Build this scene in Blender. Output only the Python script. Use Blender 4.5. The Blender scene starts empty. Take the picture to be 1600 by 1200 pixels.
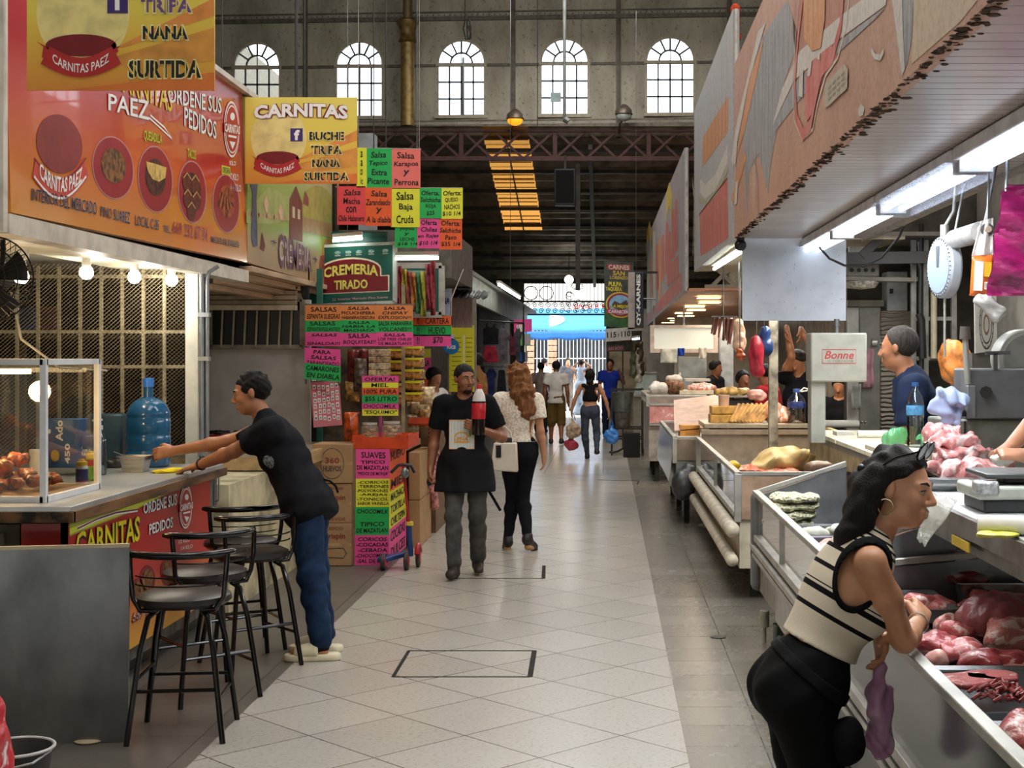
import bpy, math, random
import numpy as np
from mathutils import Vector, Matrix
random.seed(7)
rng = np.random.default_rng(7)
S = bpy.context.scene
COL = S.collection
# ---------------------------------------------------------------- camera
F, VX, VY, EYE = 2200.0, 948.0, 557.0, 1.78
cd = bpy.data.cameras.new('camera'); cam = bpy.data.objects.new('camera', cd); COL.objects.link(cam)
cam.location = (0, 0, EYE); cam.rotation_euler = (math.pi/2, 0, 0)
cd.sensor_width = 36; cd.lens = 36*F/1600
cd.shift_x = (800-VX)/1600; cd.shift_y = -(600-VY)/1600
cd.clip_start = .05; cd.clip_end = 500
S.camera = cam
S.view_settings.view_transform = 'Standard'; S.view_settings.look = 'None'
S.view_settings.gamma = 1; S.view_settings.use_curve_mapping = False
S.view_settings.exposure = 0.12
S.cycles.max_bounces = 6; S.cycles.diffuse_bounces = 3; S.cycles.glossy_bounces = 3
S.cycles.transmission_bounces = 4; S.cycles.transparent_max_bounces = 16
S.cycles.caustics_reflective = False; S.cycles.caustics_refractive = False
S.cycles.use_denoising = True
S.cycles.sample_clamp_indirect = 6
# ---------------------------------------------------------------- sky, sun, added overhead lamps
W = bpy.data.worlds.new('sky'); S.world = W; W.use_nodes = True
bg = W.node_tree.nodes['Background']; bg.inputs[0].default_value = (.93, .97, 1, 1); bg.inputs[1].default_value = 3.6
def lamp(name, kind, loc, energy, col=(1, 1, 1), size=None, target=None, rot=None):
 d = bpy.data.lights.new(name, kind); o = bpy.data.objects.new(name, d); COL.objects.link(o)
 d.energy = energy; d.color = col; o.location = loc
 if kind == 'AREA':
  d.shape = 'RECTANGLE'; d.size, d.size_y = size
 elif size: d.shadow_soft_size = size
 if target is not None:
  o.rotation_euler = (Vector(target)-Vector(loc)).to_track_quat('-Z', 'Y').to_euler()
 if rot: o.rotation_euler = rot
 return o
sun = lamp('sun', 'SUN', (0, 50, 20), 4.0, (1, .96, .9), rot=(math.radians(38), math.radians(-12), 0)); sun.data.angle = .02
# area lamps added under the closed roof in place of unseen skylights
lamp('hall_fill', 'AREA', (-.6, 4.5, 8.6), 270, (1, .97, .93), (3.0, 6), target=(-.6, 4.5, 0))
lamp('hall_fill', 'AREA', (-.6, 14, 8.6), 330, (1, .97, .93), (3.0, 8), target=(-.6, 14, 0))
lamp('hall_fill', 'AREA', (-.6, 24, 8.6), 330, (1, .97, .93), (3.0, 8), target=(-.6, 24, 0))
lamp('hall_fill', 'AREA', (3.5, 7.5, 7.6), 200, (.96, .98, 1), (1.5, 6), target=(-2, 8.5, 2.8))
lamp('hall_fill', 'AREA', (-2, 22.5, 9.3), 260, (1, .97, .92), (9, 2.5), target=(-2, 30, 7.4))  # lamp added to brighten the high window wall
lamp('hall_fill', 'AREA', (-3.5, 7, 8.4), 160, (1, .98, .95), (1.5, 6), target=(2, 7, 2.5))
# ---------------------------------------------------------------- helpers
def P(px, py, Y): return Vector(((px-VX)/F*Y, Y, EYE-(py-VY)/F*Y))
def tag(o, label=None, cat=None, group=None, kind=None):
 if label: o['label'] = label
 if cat: o['category'] = cat
 if group: o['group'] = group
 if kind: o['kind'] = kind
 return o
def thing(name, label, cat, loc=(0, 0, 0), group=None, rz=0):
 o = bpy.data.objects.new(name, None); COL.objects.link(o); o.empty_display_size = .1
 o.location = loc; o.rotation_euler = (0, 0, rz)
 return tag(o, label, cat, group)
def copy_tree(o, loc=None, rz=None, label=None, parent=None):
 c = o.copy(); COL.objects.link(c)
 if parent is not None: c.parent = parent
 for ch in list(o.children): copy_tree(ch, parent=c)
 if loc is not None: c.location = loc
 if rz is not None: c.rotation_euler = (0, 0, rz)
 if label: c['label'] = label
 return c
_origin = {}
def basis(d):
 d = Vector(d).normalized()
 a = Vector((0, 0, 1)) if abs(d.z) < .9 else Vector((1, 0, 0))
 u = d.cross(a).normalized(); return u, d.cross(u).normalized()
class MB:
 def __init__(s): s.v = []; s.f = []; s.m = []
 def add(s, verts, faces, m=0):
  n = len(s.v); s.v.extend([tuple(v) for v in verts]); s.f.extend([tuple(i+n for i in f) for f in faces]); s.m.extend([m]*len(faces)); return s
 def box(s, lo, hi, m=0, R=None, c=None):
  x0, y0, z0 = lo; x1, y1, z1 = hi
  vs = [Vector(p) for p in ((x0, y0, z0), (x1, y0, z0), (x1, y1, z0), (x0, y1, z0), (x0, y0, z1), (x1, y0, z1), (x1, y1, z1), (x0, y1, z1))]
  if R is not None:
   c = Vector(c) if c is not None else (Vector(lo)+Vector(hi))/2
   vs = [R @ (v-c)+c for v in vs]
  return s.add(vs, [(0, 3, 2, 1), (4, 5, 6, 7), (0, 1, 5, 4), (1, 2, 6, 5), (2, 3, 7, 6), (3, 0, 4, 7)], m)
 def cb(s, c, size, m=0, R=None):
  c = Vector(c); h = Vector(size)/2; return s.box(c-h, c+h, m, R, c)
 def bar(s, a, b, w, t, up=(0, 0, 1), m=0):
  a = Vector(a); b = Vector(b); d = (b-a).normalized(); u = d.cross(Vector(up))
  if u.length < 1e-4: u = d.cross(Vector((1, 0, 0)))
  u.normalize(); v = u.cross(d)
  q = [p+u*(w/2*i)+v*(t/2*j) for p in (a, b) for i, j in ((-1, -1), (1, -1), (1, 1), (-1, 1))]
  return s.add(q, [(3, 2, 1, 0), (4, 5, 6, 7), (0, 1, 5, 4), (1, 2, 6, 5), (2, 3, 7, 6), (3, 0, 4, 7)], m)
 def cyl(s, a, b, r0, r1=None, n=16, m=0, caps=True):
  a = Vector(a); b = Vector(b); r1 = r0 if r1 is None else r1; u, v = basis(b-a)
  vs = [];
  for p, r in ((a, r0), (b, r1)):
   for i in range(n):
    t = 2*math.pi*i/n; vs.append(p+u*(r*math.cos(t))+v*(r*math.sin(t)))
  fs = [(i, i+n, (i+1) % n+n, (i+1) % n) for i in range(n)]
  if caps: fs += [tuple(range(n)), tuple(range(2*n-1, n-1, -1))]
  return s.add(vs, fs, m)
 def tube(s, pts, r, n=8, m=0, closed=False, caps=True):
  pts = [Vector(p) for p in pts]; k = len(pts); rs = r if isinstance(r, (list, tuple)) else [r]*k
  vs = []; pu = None
  for i, p in enumerate(pts):
   if closed: d = pts[(i+1) % k]-pts[i-1]
   else: d = pts[min(i+1, k-1)]-pts[max(i-1, 0)]
   if d.length < 1e-9: d = Vector((0, 0, 1))
   d.normalize()
   if pu is None: u, v = basis(d)
   else:
    u = pu-d*pu.dot(d)
    if u.length < 1e-5: u, v = basis(d)
    u.normalize(); v = d.cross(u)
   pu = u
   for j in range(n):
    t = 2*math.pi*j/n; vs.append(p+u*(rs[i]*math.cos(t))+v*(rs[i]*math.sin(t)))
  fs = []
  for i in range(k if closed else k-1):
   a, b = i*n, ((i+1) % k)*n
   for j in range(n): fs.append((a+j, a+(j+1) % n, b+(j+1) % n, b+j))
  if not closed and caps: fs += [tuple(range(n-1, -1, -1)), tuple(range((k-1)*n, k*n))]
  return s.add(vs, fs, m)
 def lathe(s, prof, c=(0, 0, 0), n=24, m=0, ax=(0, 0, 1), sx=1, sy=1):
  c = Vector(c); ax = Vector(ax).normalized()
  if abs(ax.z) > .99: u, v = Vector((1, 0, 0)), Vector((0, 1, 0))
  else: u, v = basis(ax)
  vs = []
  for r, z in prof:
   for j in range(n):
    t = 2*math.pi*j/n; vs.append(c+ax*z+u*(r*sx*math.cos(t))+v*(r*sy*math.sin(t)))
  fs = []
  for i in range(len(prof)-1):
   for j in range(n): fs.append((i*n+j, i*n+(j+1) % n, (i+1)*n+(j+1) % n, (i+1)*n+j))
  if prof[0][0] > 1e-6: fs.append(tuple(range(n-1, -1, -1)))
  if prof[-1][0] > 1e-6: fs.append(tuple(range((len(prof)-1)*n, len(prof)*n)))
  return s.add(vs, fs, m)
 def ball(s, c, r, m=0, n=16, k=10, R=None):
  rx, ry, rz = r if isinstance(r, (tuple, list)) else (r, r, r); c = Vector(c); vs = []
  for i in range(k+1):
   p = math.pi*i/k
   for j in range(n):
    t = 2*math.pi*j/n; q = Vector((rx*math.sin(p)*math.cos(t), ry*math.sin(p)*math.sin(t), -rz*math.cos(p)))
    vs.append(c+(R @ q if R is not None else q))
  fs = [(i*n+j, i*n+(j+1) % n, (i+1)*n+(j+1) % n, (i+1)*n+j) for i in range(k) for j in range(n)]
  return s.add(vs, fs, m)
 def prism(s, poly, off, m=0):
  off = Vector(off); poly = [Vector(p) for p in poly]; n = len(poly)
  return s.add(poly+[p+off for p in poly], [tuple(range(n-1, -1, -1)), tuple(range(n, 2*n))]+[(i, (i+1) % n, (i+1) % n+n, i+n) for i in range(n)], m)
 def grid(s, fn, nu, nv, m=0):
  vs = [fn(i/nu, j/nv) for i in range(nu+1) for j in range(nv+1)]; w = nv+1
  return s.add(vs, [(i*w+j, (i+1)*w+j, (i+1)*w+j+1, i*w+j+1) for i in range(nu) for j in range(nv)], m)
 def build(s, name, mats, parent=None, smooth=None, label=None, cat=None, group=None, kind=None, solid=0, bevel=0, sub=0, origin=None):
  me = bpy.data.meshes.new(name)
  if parent is not None: off = parent.location
  elif origin is not None: off = Vector(origin)
  elif kind == 'structure' or not s.v: off = Vector((0, 0, 0))
  else:
   a = np.array(s.v); lo, hi = a.min(0), a.max(0)
   off = Vector(((lo[0]+hi[0])/2, (lo[1]+hi[1])/2, lo[2]))
  me.from_pydata([(v[0]-off[0], v[1]-off[1], v[2]-off[2]) for v in s.v], [], s.f)
  for mt in (mats if isinstance(mats, (list, tuple)) else [mats]): me.materials.append(mt)
  if any(s.m): me.polygons.foreach_set('material_index', s.m)
  o = bpy.data.objects.new(name, me); COL.objects.link(o)
  if parent is not None: o.parent = parent
  else: o.location = off
  if smooth is not False and len(s.f):
   me.polygons.foreach_set('use_smooth', [True]*len(s.f))
   try: me.set_sharp_from_angle(angle=math.radians(smooth or 38))
   except Exception: pass
  me.validate(); me.update()
  if bevel:
   b = o.modifiers.new('edge', 'BEVEL'); b.width = bevel; b.segments = 2; b.limit_method = 'ANGLE'
  if solid:
   d = o.modifiers.new('thick', 'SOLIDIFY'); d.thickness = solid; d.offset = -1
  if sub:
   d = o.modifiers.new('round', 'SUBSURF'); d.levels = d.render_levels = sub
  return tag(o, label, cat, group, kind)
# ---------------------------------------------------------------- materials
_mats = {}
def nd(nt, t, **kw):
 n = nt.nodes.new(t)
 for k, v in kw.items(): setattr(n, k, v)
 return n
def ramp(nt, stops, interp='LINEAR'):
 r = nd(nt, 'ShaderNodeValToRGB'); r.color_ramp.interpolation = interp; e = r.color_ramp.elements
 while len(e) < len(stops): e.new(.5)
 for el, (p, c) in zip(e, stops): el.position = p; el.color = (*c, 1) if len(c) == 3 else c
 return r
def base(name):
 m = bpy.data.materials.new(name); m.use_nodes = True; nt = m.node_tree
 return m, nt, nt.nodes['Principled BSDF']
def srgb(h):
 h = h.lstrip('#'); c = [int(h[i:i+2], 16)/255 for i in (0, 2, 4)]
 return tuple(x/12.92 if x <= .04045 else ((x+.055)/1.055)**2.4 for x in c)
def mat(col, rough=.5, metal=0, var=.12, scale=9, bump=0, bscale=None, emit=0, alpha=1, trans=0, stretch=None, coat=0, sheen=0, sss=0, tint=None):
 """plain surface: base colour with soft procedural variation, optional bump"""
 key = (col, rough, metal, var, scale, bump, bscale, emit, alpha, trans, stretch, coat, sheen, sss, tint)
 if key in _mats: return _mats[key]
 c = srgb(col) if isinstance(col, str) else col
 m, nt, b = base('surface'); L = nt.links.new
 b.inputs['Roughness'].default_value = rough; b.inputs['Metallic'].default_value = metal
 b.inputs['Coat Weight'].default_value = coat
 if coat: b.inputs['Coat Roughness'].default_value = .1
 if sheen: b.inputs['Sheen Weight'].default_value = sheen
 if alpha < 1: b.inputs['Alpha'].default_value = alpha
 if trans: b.inputs['Transmission Weight'].default_value = trans
 tc = nd(nt, 'ShaderNodeTexCoord'); mp = nd(nt, 'ShaderNodeMapping'); L(tc.outputs['Object'], mp.inputs[0])
 if stretch: mp.inputs['Scale'].default_value = stretch
 nz = nd(nt, 'ShaderNodeTexNoise'); nz.inputs['Scale'].default_value = scale; nz.inputs['Detail'].default_value = 5
 L(mp.outputs[0], nz.inputs[0])
 c2 = tint if tint else tuple(x*(1-2.2*var) for x in c); c3 = tuple(min(1, x*(1+var)) for x in c)
 r = ramp(nt, [(.32, tuple(max(0, x) for x in c2)), (.55, c), (.8, c3)]); L(nz.outputs[0], r.inputs[0]); L(r.outputs[0], b.inputs['Base Color'])
 if emit:
  L(r.outputs[0], b.inputs['Emission Color']); b.inputs['Emission Strength'].default_value = emit
 if bump:
  nb = nd(nt, 'ShaderNodeTexNoise'); nb.inputs['Scale'].default_value = bscale or scale*3; nb.inputs['Detail'].default_value = 6; L(mp.outputs[0], nb.inputs[0])
  bp = nd(nt, 'ShaderNodeBump'); bp.inputs['Strength'].default_value = bump; bp.inputs['Distance'].default_value = .01
  L(nb.outputs[0], bp.inputs['Height']); L(bp.outputs[0], b.inputs['Normal'])
 _mats[key] = m; return m
def glow(col, strength):
 k = ('glow', col, strength)
 if k not in _mats:
  m, nt, b = base('lamp light'); c = srgb(col)
  b.inputs['Base Color'].default_value = (*c, 1); b.inputs['Emission Color'].default_value = (*c, 1); b.inputs['Emission Strength'].default_value = strength
  _mats[k] = m
 return _mats[k]
def glass(tint='#ffffff', amount=.12, rough=.03):
 k = ('glass', tint, amount, rough)
 if k not in _mats:
  m = bpy.data.materials.new('clear glass'); m.use_nodes = True; nt = m.node_tree; nt.nodes.clear(); L = nt.links.new
  o = nd(nt, 'ShaderNodeOutputMaterial'); t = nd(nt, 'ShaderNodeBsdfTransparent'); t.inputs[0].default_value = (*srgb(tint), 1)
  g = nd(nt, 'ShaderNodeBsdfGlossy'); g.inputs['Roughness'].default_value = rough; g.inputs['Color'].default_value = (1, 1, 1, 1)
  lw = nd(nt, 'ShaderNodeFresnel'); lw.inputs[0].default_value = 1.45
  a = nd(nt, 'ShaderNodeMath', operation='ADD'); a.inputs[1].default_value = amount; L(lw.outputs[0], a.inputs[0]); a.use_clamp = True
  mx = nd(nt, 'ShaderNodeMixShader'); L(a.outputs[0], mx.inputs[0]); L(t.outputs[0], mx.inputs[1]); L(g.outputs[0], mx.inputs[2]); L(mx.outputs[0], o.inputs[0])
  _mats[k] = m
 return _mats[k]
def film(col, opacity=.5, rough=.2):
 """thin plastic film: partly see-through, crinkled gloss"""
 k = ('film', col, opacity, rough)
 if k not in _mats:
  m, nt, b = base('plastic film'); L = nt.links.new
  b.inputs['Base Color'].default_value = (*srgb(col), 1); b.inputs['Roughness'].default_value = rough; b.inputs['Alpha'].default_value = opacity
  tc = nd(nt, 'ShaderNodeTexCoord'); nz = nd(nt, 'ShaderNodeTexNoise'); nz.inputs['Scale'].default_value = 22; L(tc.outputs['Object'], nz.inputs[0])
  bp = nd(nt, 'ShaderNodeBump'); bp.inputs['Strength'].default_value = .7; bp.inputs['Distance'].default_value = .02; L(nz.outputs[0], bp.inputs['Height']); L(bp.outputs[0], b.inputs['Normal'])
  _mats[k] = m
 return _mats[k]
def meat(c1='#7d2a2c', c2='#a8474a', fat='#e3bfb4', fatness=.62, scale=7, rough=.28):
 k = ('meat', c1, c2, fat, fatness, scale)
 if k not in _mats:
  m, nt, b = base('raw meat'); L = nt.links.new
  tc = nd(nt, 'ShaderNodeTexCoord'); nz = nd(nt, 'ShaderNodeTexNoise'); nz.inputs['Scale'].default_value = scale; nz.inputs['Detail'].default_value = 6; nz.inputs['Distortion'].default_value = 1.4
  L(tc.outputs['Object'], nz.inputs[0])
  r = ramp(nt, [(.3, srgb(c1)), (.5, srgb(c2)), (fatness, srgb(c2)), (min(.99, fatness+.05), srgb(fat))]); L(nz.outputs[0], r.inputs[0]); L(r.outputs[0], b.inputs['Base Color'])
  b.inputs['Roughness'].default_value = rough
  n2 = nd(nt, 'ShaderNodeTexNoise'); n2.inputs['Scale'].default_value = scale*6; n2.inputs['Detail'].default_value = 4; L(tc.outputs['Object'], n2.inputs[0])
  bp = nd(nt, 'ShaderNodeBump'); bp.inputs['Strength'].default_value = .45; bp.inputs['Distance'].default_value = .01; L(n2.outputs[0], bp.inputs['Height']); L(bp.outputs[0], b.inputs['Normal'])
  _mats[k] = m
 return _mats[k]
STEEL = mat('#a9abab', .3, .9, .12, 6, .05, 40, stretch=(1, 1, 9))
STEELD = mat('#7f8182', .38, .85, .2, 5, .08, 30)
ALU = mat('#b8b6ae', .4, .55, .14, 5, .05)
WHITE = mat('#e4e2da', .5, 0, .06, 5)
CREAM = mat('#d6cdb4', .6, 0, .12, 4, .1)
BLACK = mat('#121212', .4, 0, .1)
BLKGLOSS = mat('#0c0c0d', .16, 0, .1)
DARK = mat('#2a2623', .7, 0, .2)
RUSTY = mat('#4a2a22', .7, 0, .3, 7, .2)
GLASS = glass()
PAPERW = mat('#ece8dd', .8, 0, .05)
INK = mat('#15130f', .7, 0, 0)
# ---------------------------------------------------------------- flat graphics on signs
_tx = {}
def glyphs(s, off=0.0, shear=0.0):
 k = (s, off, shear)
 if k not in _tx:
  c = bpy.data.curves.new('t', 'FONT'); c.body = s; c.offset = off; c.shear = shear; c.resolution_u = 2; c.fill_mode = 'FRONT'
  o = bpy.data.objects.new('t', c); COL.objects.link(o); bpy.context.view_layer.update()
  me = bpy.data.meshes.new_from_object(o.evaluated_get(bpy.context.evaluated_depsgraph_get()))
  v = np.array([x.co[:2] for x in me.vertices]).reshape(-1, 2); f = [tuple(p.vertices) for p in me.polygons]
  bpy.data.objects.remove(o); bpy.data.curves.remove(c); bpy.data.meshes.remove(me)
  lo, hi = v.min(0), v.max(0); _tx[k] = ((v-lo)/np.maximum(hi-lo, 1e-6), f)
 return _tx[k]
class Face:
 """a flat face in the place with its own u, v in 0..1; graphics are laid on it a hair above the surface"""
 def __init__(s, o, U, V):
  s.o = Vector(o); s.U = Vector(U); s.V = Vector(V); s.N = s.U.cross(s.V).normalized(); s.g = {}
 def at(s, u, v, lift=0): return s.o+s.U*u+s.V*v+s.N*lift
 def mb(s, m, layer, kind='printed_pattern'): return s.g.setdefault((layer, kind, m.name), (MB(), m))[0]
 def text(s, t, u0, v0, u1, v1, m, off=.012, layer=3, shear=0, arc=0, tilt=0):
  vs, fs = glyphs(t, off, shear); out = []
  for x, y in vs:
   u = u0+(u1-u0)*x; v = v0+(v1-v0)*y+arc*(1-(2*x-1)**2)+tilt*(x-.5); out.append(s.at(u, v, .0012*layer))
  s.mb(m, layer, 'lettering').add(out, fs); return s
 def outlined(s, t, u0, v0, u1, v1, m, mo, off=.02, edge=.035, layer=3, **k):
  s.text(t, u0-edge*.25*(u1-u0)/max(1, len(t)), v0-edge*.5*(v1-v0), u1+edge*.25*(u1-u0)/max(1, len(t)), v1+edge*.5*(v1-v0), mo, off+edge, layer, **k)
  return s.text(t, u0, v0, u1, v1, m, off, layer+1, **k)
 def poly(s, pts, m, layer=1):
  s.mb(m, layer).add([s.at(u, v, .0012*layer) for u, v in pts], [tuple(range(len(pts)))]); return s
 def rect(s, u0, v0, u1, v1, m, layer=1): return s.poly([(u0, v0), (u1, v0), (u1, v1), (u0, v1)], m, layer)
 def oval(s, u, v, ru, rv, m, layer=2, n=28): return s.poly([(u+ru*math.cos(2*math.pi*i/n), v+rv*math.sin(2*math.pi*i/n)) for i in range(n)], m, layer)
 def ring(s, u, v, ru, rv, w, m, layer=2, n=32, a0=0, a1=360):
  pts = []
  for i in range(n+1):
   t = math.radians(a0+(a1-a0)*i/n); pts.append((math.cos(t), math.sin(t)))
  vs = [s.at(u+ru*c, v+rv*q, .0012*layer) for c, q in pts]+[s.at(u+ru*(1-w)*c, v+rv*(1-w)*q, .0012*layer) for c, q in pts]
  s.mb(m, layer).add(vs, [(i+n+1, i, i+1, i+n+2) for i in range(n)]); return s
 def stroke(s, pts, w, m, layer=2):
  pts = [s.at(u, v, .0012*layer) for u, v in pts]; k = len(pts); vs = []
  for i, p in enumerate(pts):
   d = (pts[min(i+1, k-1)]-pts[max(0, i-1)]).normalized(); n = s.N.cross(d)*w/2; vs += [p-n, p+n]
  s.mb(m, layer).add(vs, [(2*i, 2*i+2, 2*i+3, 2*i+1) for i in range(k-1)]); return s
 def flush(s, parent, name=None):
  for (layer, kind, _), (mb, m) in sorted(s.g.items(), key=lambda t: t[0][0]):
   mb.build(name or kind, m, parent, smooth=False)
  s.g = {}
def board(name, label, cat, o, U, V, m, thick=.012, frame=None, group=None, fw=.02, part='panel'):
 """a sign board: panel (and frame) under one root; returns root and its Face"""
 o, U, V = Vector(o), Vector(U), Vector(V); N = U.cross(V).normalized()
 r = thing(name, label, cat, o+U/2-N*thick/2, group)
 MB().prism([o, o+U, o+U+V, o+V], -N*thick).build(part, m, r, smooth=False)
 if frame:
  f = MB(); un, vn = U.normalized(), V.normalized()
  for a, b in ((o, o+U), (o+V, o+U+V)): f.bar(a-N*thick/2, b-N*thick/2, fw, thick+.012, N)
  for a, b in ((o, o+V), (o+U, o+U+V)): f.bar(a-N*thick/2, b-N*thick/2, fw, thick+.012, N)
  f.build('frame', frame, r, smooth=False)
 return r, Face(o, U, V)
# ---------------------------------------------------------------- soft bodies from distance fields
def _axes(R):
 return np.eye(3) if R is None else np.array(R)
class Field:
 def __init__(s, lo, hi, h):
  s.h = h; s.lo = np.array(lo, float); s.n = (np.ceil((np.array(hi)-s.lo)/h).astype(int)+1); s.f = np.full(s.n, 1.0, np.float32)
 def sl(s, lo, hi):
  a = np.clip(np.floor((np.array(lo)-s.lo)/s.h).astype(int), 0, s.n-1); b = np.clip(np.ceil((np.array(hi)-s.lo)/s.h).astype(int)+1, 1, s.n)
  g = [(s.lo[i]+s.h*np.arange(a[i], b[i])).astype(np.float32) for i in range(3)]
  return tuple(slice(a[i], max(b[i], a[i]+1)) for i in range(3)), np.meshgrid(*[x if len(x) else np.array([s.lo[i]], np.float32) for i, x in enumerate(g)], indexing='ij')
 def put(s, d, sl, k, sub=False):
  c = s.f[sl]
  if d.shape != c.shape: return
  if sub:
   h = np.clip(.5-.5*(c+d)/k, 0, 1); s.f[sl] = c*(1-h)+(-d)*h+k*h*(1-h)
  else:
   h = np.clip(.5+.5*(c-d)/k, 0, 1); s.f[sl] = c*(1-h)+d*h-k*h*(1-h)
 def cap(s, a, b, r0, r1=None, k=.02, flat=None, sub=False):
  r1 = r0 if r1 is None else r1; a = np.array(a, float); b = np.array(b, float); R = max(r0, r1)*(max(1, flat[1]) if flat else 1)+k*1.5+s.h*2
  sl, (X, Y, Z) = s.sl(np.minimum(a, b)-R, np.maximum(a, b)+R)
  ba = b-a; L2 = max(1e-9, ba@ba); px, py, pz = X-a[0], Y-a[1], Z-a[2]
  t = np.clip((px*ba[0]+py*ba[1]+pz*ba[2])/L2, 0, 1); qx, qy, qz = px-t*ba[0], py-t*ba[1], pz-t*ba[2]
  sc = 1
  if flat:
   n = np.array(flat[0], float); n /= np.linalg.norm(n); q = (qx*n[0]+qy*n[1]+qz*n[2])*(1/flat[1]-1); qx, qy, qz = qx+n[0]*q, qy+n[1]*q, qz+n[2]*q; sc = min(1, flat[1])
  s.put((np.sqrt(qx*qx+qy*qy+qz*qz)-(r0+(r1-r0)*t))*(.5+.5*sc), sl, k, sub); return s
 def ell(s, c, r, R=None, k=.02, sub=False):
  c = np.array(c, float); r = np.array(r, float); A = _axes(R); m = r.max()+k*1.5+s.h*2
  sl, (X, Y, Z) = s.sl(c-m, c+m); p = np.stack([X-c[0], Y-c[1], Z-c[2]], -1)@A.astype(np.float32)
  q = np.linalg.norm(p/r, axis=-1); g = np.linalg.norm(p/(r*r), axis=-1)
  s.put(q*(q-1)/np.maximum(g, 1e-6), sl, k, sub); return s
 def chain(s, pts, rs, k=.02, **kw):
  for i in range(len(pts)-1): s.cap(pts[i], pts[i+1], rs[i], rs[i+1], k, **kw)
  return s
 def coords(s): return np.meshgrid(*[(s.lo[i]+s.h*np.arange(s.n[i])).astype(np.float32) for i in range(3)], indexing='ij')
 def noise(s, amp, freq, seed=0):
  X, Y, Z = s.coords(); r = np.random.default_rng(seed); q = np.zeros_like(s.f)
  for i in range(4):
   w = r.normal(size=3); w *= freq*(1+.7*i)/np.linalg.norm(w); w2 = r.normal(size=3); w2 *= freq*.8/np.linalg.norm(w2)
   q += np.sin(X*w[0]+Y*w[1]+Z*w[2]+r.uniform(0, 6)+1.6*np.sin(X*w2[0]+Y*w2[1]+Z*w2[2]))/(1+.6*i)
  s.f += amp*.5*q; return s
 def clip(s, p, n, k=.004):
  """keep what lies on the side the normal points away from"""
  X, Y, Z = s.coords(); n = np.array(n, float); n /= np.linalg.norm(n); d = (X-p[0])*n[0]+(Y-p[1])*n[1]+(Z-p[2])*n[2]
  h = np.clip(.5-.5*(s.f-d)/k, 0, 1); s.f = s.f*(1-h)+d*h+k*h*(1-h); return s
 def mesh(s):
  f = s.f; f[0] = f[-1] = 1; f[:, 0] = f[:, -1] = 1; f[:, :, 0] = f[:, :, -1] = 1
  ins = f < 0; nx, ny, nz = f.shape
  cnt = np.zeros((nx-1, ny-1, nz-1), np.int8)
  for i in (0, 1):
   for j in (0, 1):
    for k in (0, 1): cnt += ins[i:nx-1+i, j:ny-1+j, k:nz-1+k]
  act = np.argwhere((cnt > 0) & (cnt < 8))
  if not len(act): return MB()
  idx = np.full(cnt.shape, -1, np.int64); idx[tuple(act.T)] = np.arange(len(act))
  cor = np.array([(i, j, k) for i in (0, 1) for j in (0, 1) for k in (0, 1)]); val = np.stack([f[tuple((act+c).T)] for c in cor], 1)
  acc = np.zeros((len(act), 3)); num = np.zeros(len(act))
  for a in range(8):
   for b in range(a+1, 8):
    if np.abs(cor[a]-cor[b]).sum() != 1: continue
    x = (val[:, a] < 0) != (val[:, b] < 0); t = np.where(x, val[:, a]/np.where(x, val[:, a]-val[:, b], 1), 0)
    acc += np.where(x[:, None], cor[a]+t[:, None]*(cor[b]-cor[a]), 0); num += x
  v = s.lo+s.h*(act+acc/num[:, None]); faces = []
  for ax in range(3):
   o1, o2 = [(1, 2), (2, 0), (0, 1)][ax]; A = [slice(None)]*3; B = [slice(None)]*3; A[ax] = slice(0, -1); B[ax] = slice(1, None)
   sa, sb = ins[tuple(A)], ins[tuple(B)]; e = np.argwhere(sa != sb)
   e = e[(e[:, o1] > 0) & (e[:, o2] > 0) & (e[:, o1] < f.shape[o1]-1) & (e[:, o2] < f.shape[o2]-1)]
   d1 = np.zeros(3, int); d1[o1] = 1; d2 = np.zeros(3, int); d2[o2] = 1
   q = np.stack([idx[tuple((e-d1-d2).T)], idx[tuple((e-d2).T)], idx[tuple(e.T)], idx[tuple((e-d1).T)]], 1)
   fl = ~sa[tuple(e.T)]; q[fl] = q[fl][:, ::-1]; faces.append(q[(q >= 0).all(1)])
  m = MB(); m.v = [tuple(x) for x in v]; m.f = [tuple(int(i) for i in x) for x in np.concatenate(faces)]; m.m = [0]*len(m.f); return m
def blob(parts, h=.012, pad=.05, noise=None, k=.02, clips=()):
 """parts: ('c', a, b, r0, r1) or ('e', centre, radii[, R]) -> mesh builder"""
 lo = np.min([np.min([np.array(q[1])-np.max(q[2]) for q in parts if q[0] == 'e'] or [[9e9]*3], 0), np.min([np.minimum(q[1], q[2])-max(q[3:5]) for q in parts if q[0] == 'c'] or [[9e9]*3], 0)], 0)-pad
 hi = np.max([np.max([np.array(q[1])+np.max(q[2]) for q in parts if q[0] == 'e'] or [[-9e9]*3], 0), np.max([np.maximum(q[1], q[2])+max(q[3:5]) for q in parts if q[0] == 'c'] or [[-9e9]*3], 0)], 0)+pad
 f = Field(lo, hi, h)
 for q in parts:
  if q[0] == 'e': f.ell(q[1], q[2], q[3] if len(q) > 3 else None, k=k)
  else: f.cap(q[1], q[2], q[3], q[4], k=k)
 if noise: f.noise(*noise)
 for p, n in clips: f.clip(p, n)
 return f.mesh()
def Rz(a): return Matrix.Rotation(math.radians(a), 3, 'Z')
def Rx(a): return Matrix.Rotation(math.radians(a), 3, 'X')
def Ry(a): return Matrix.Rotation(math.radians(a), 3, 'Y')
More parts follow.
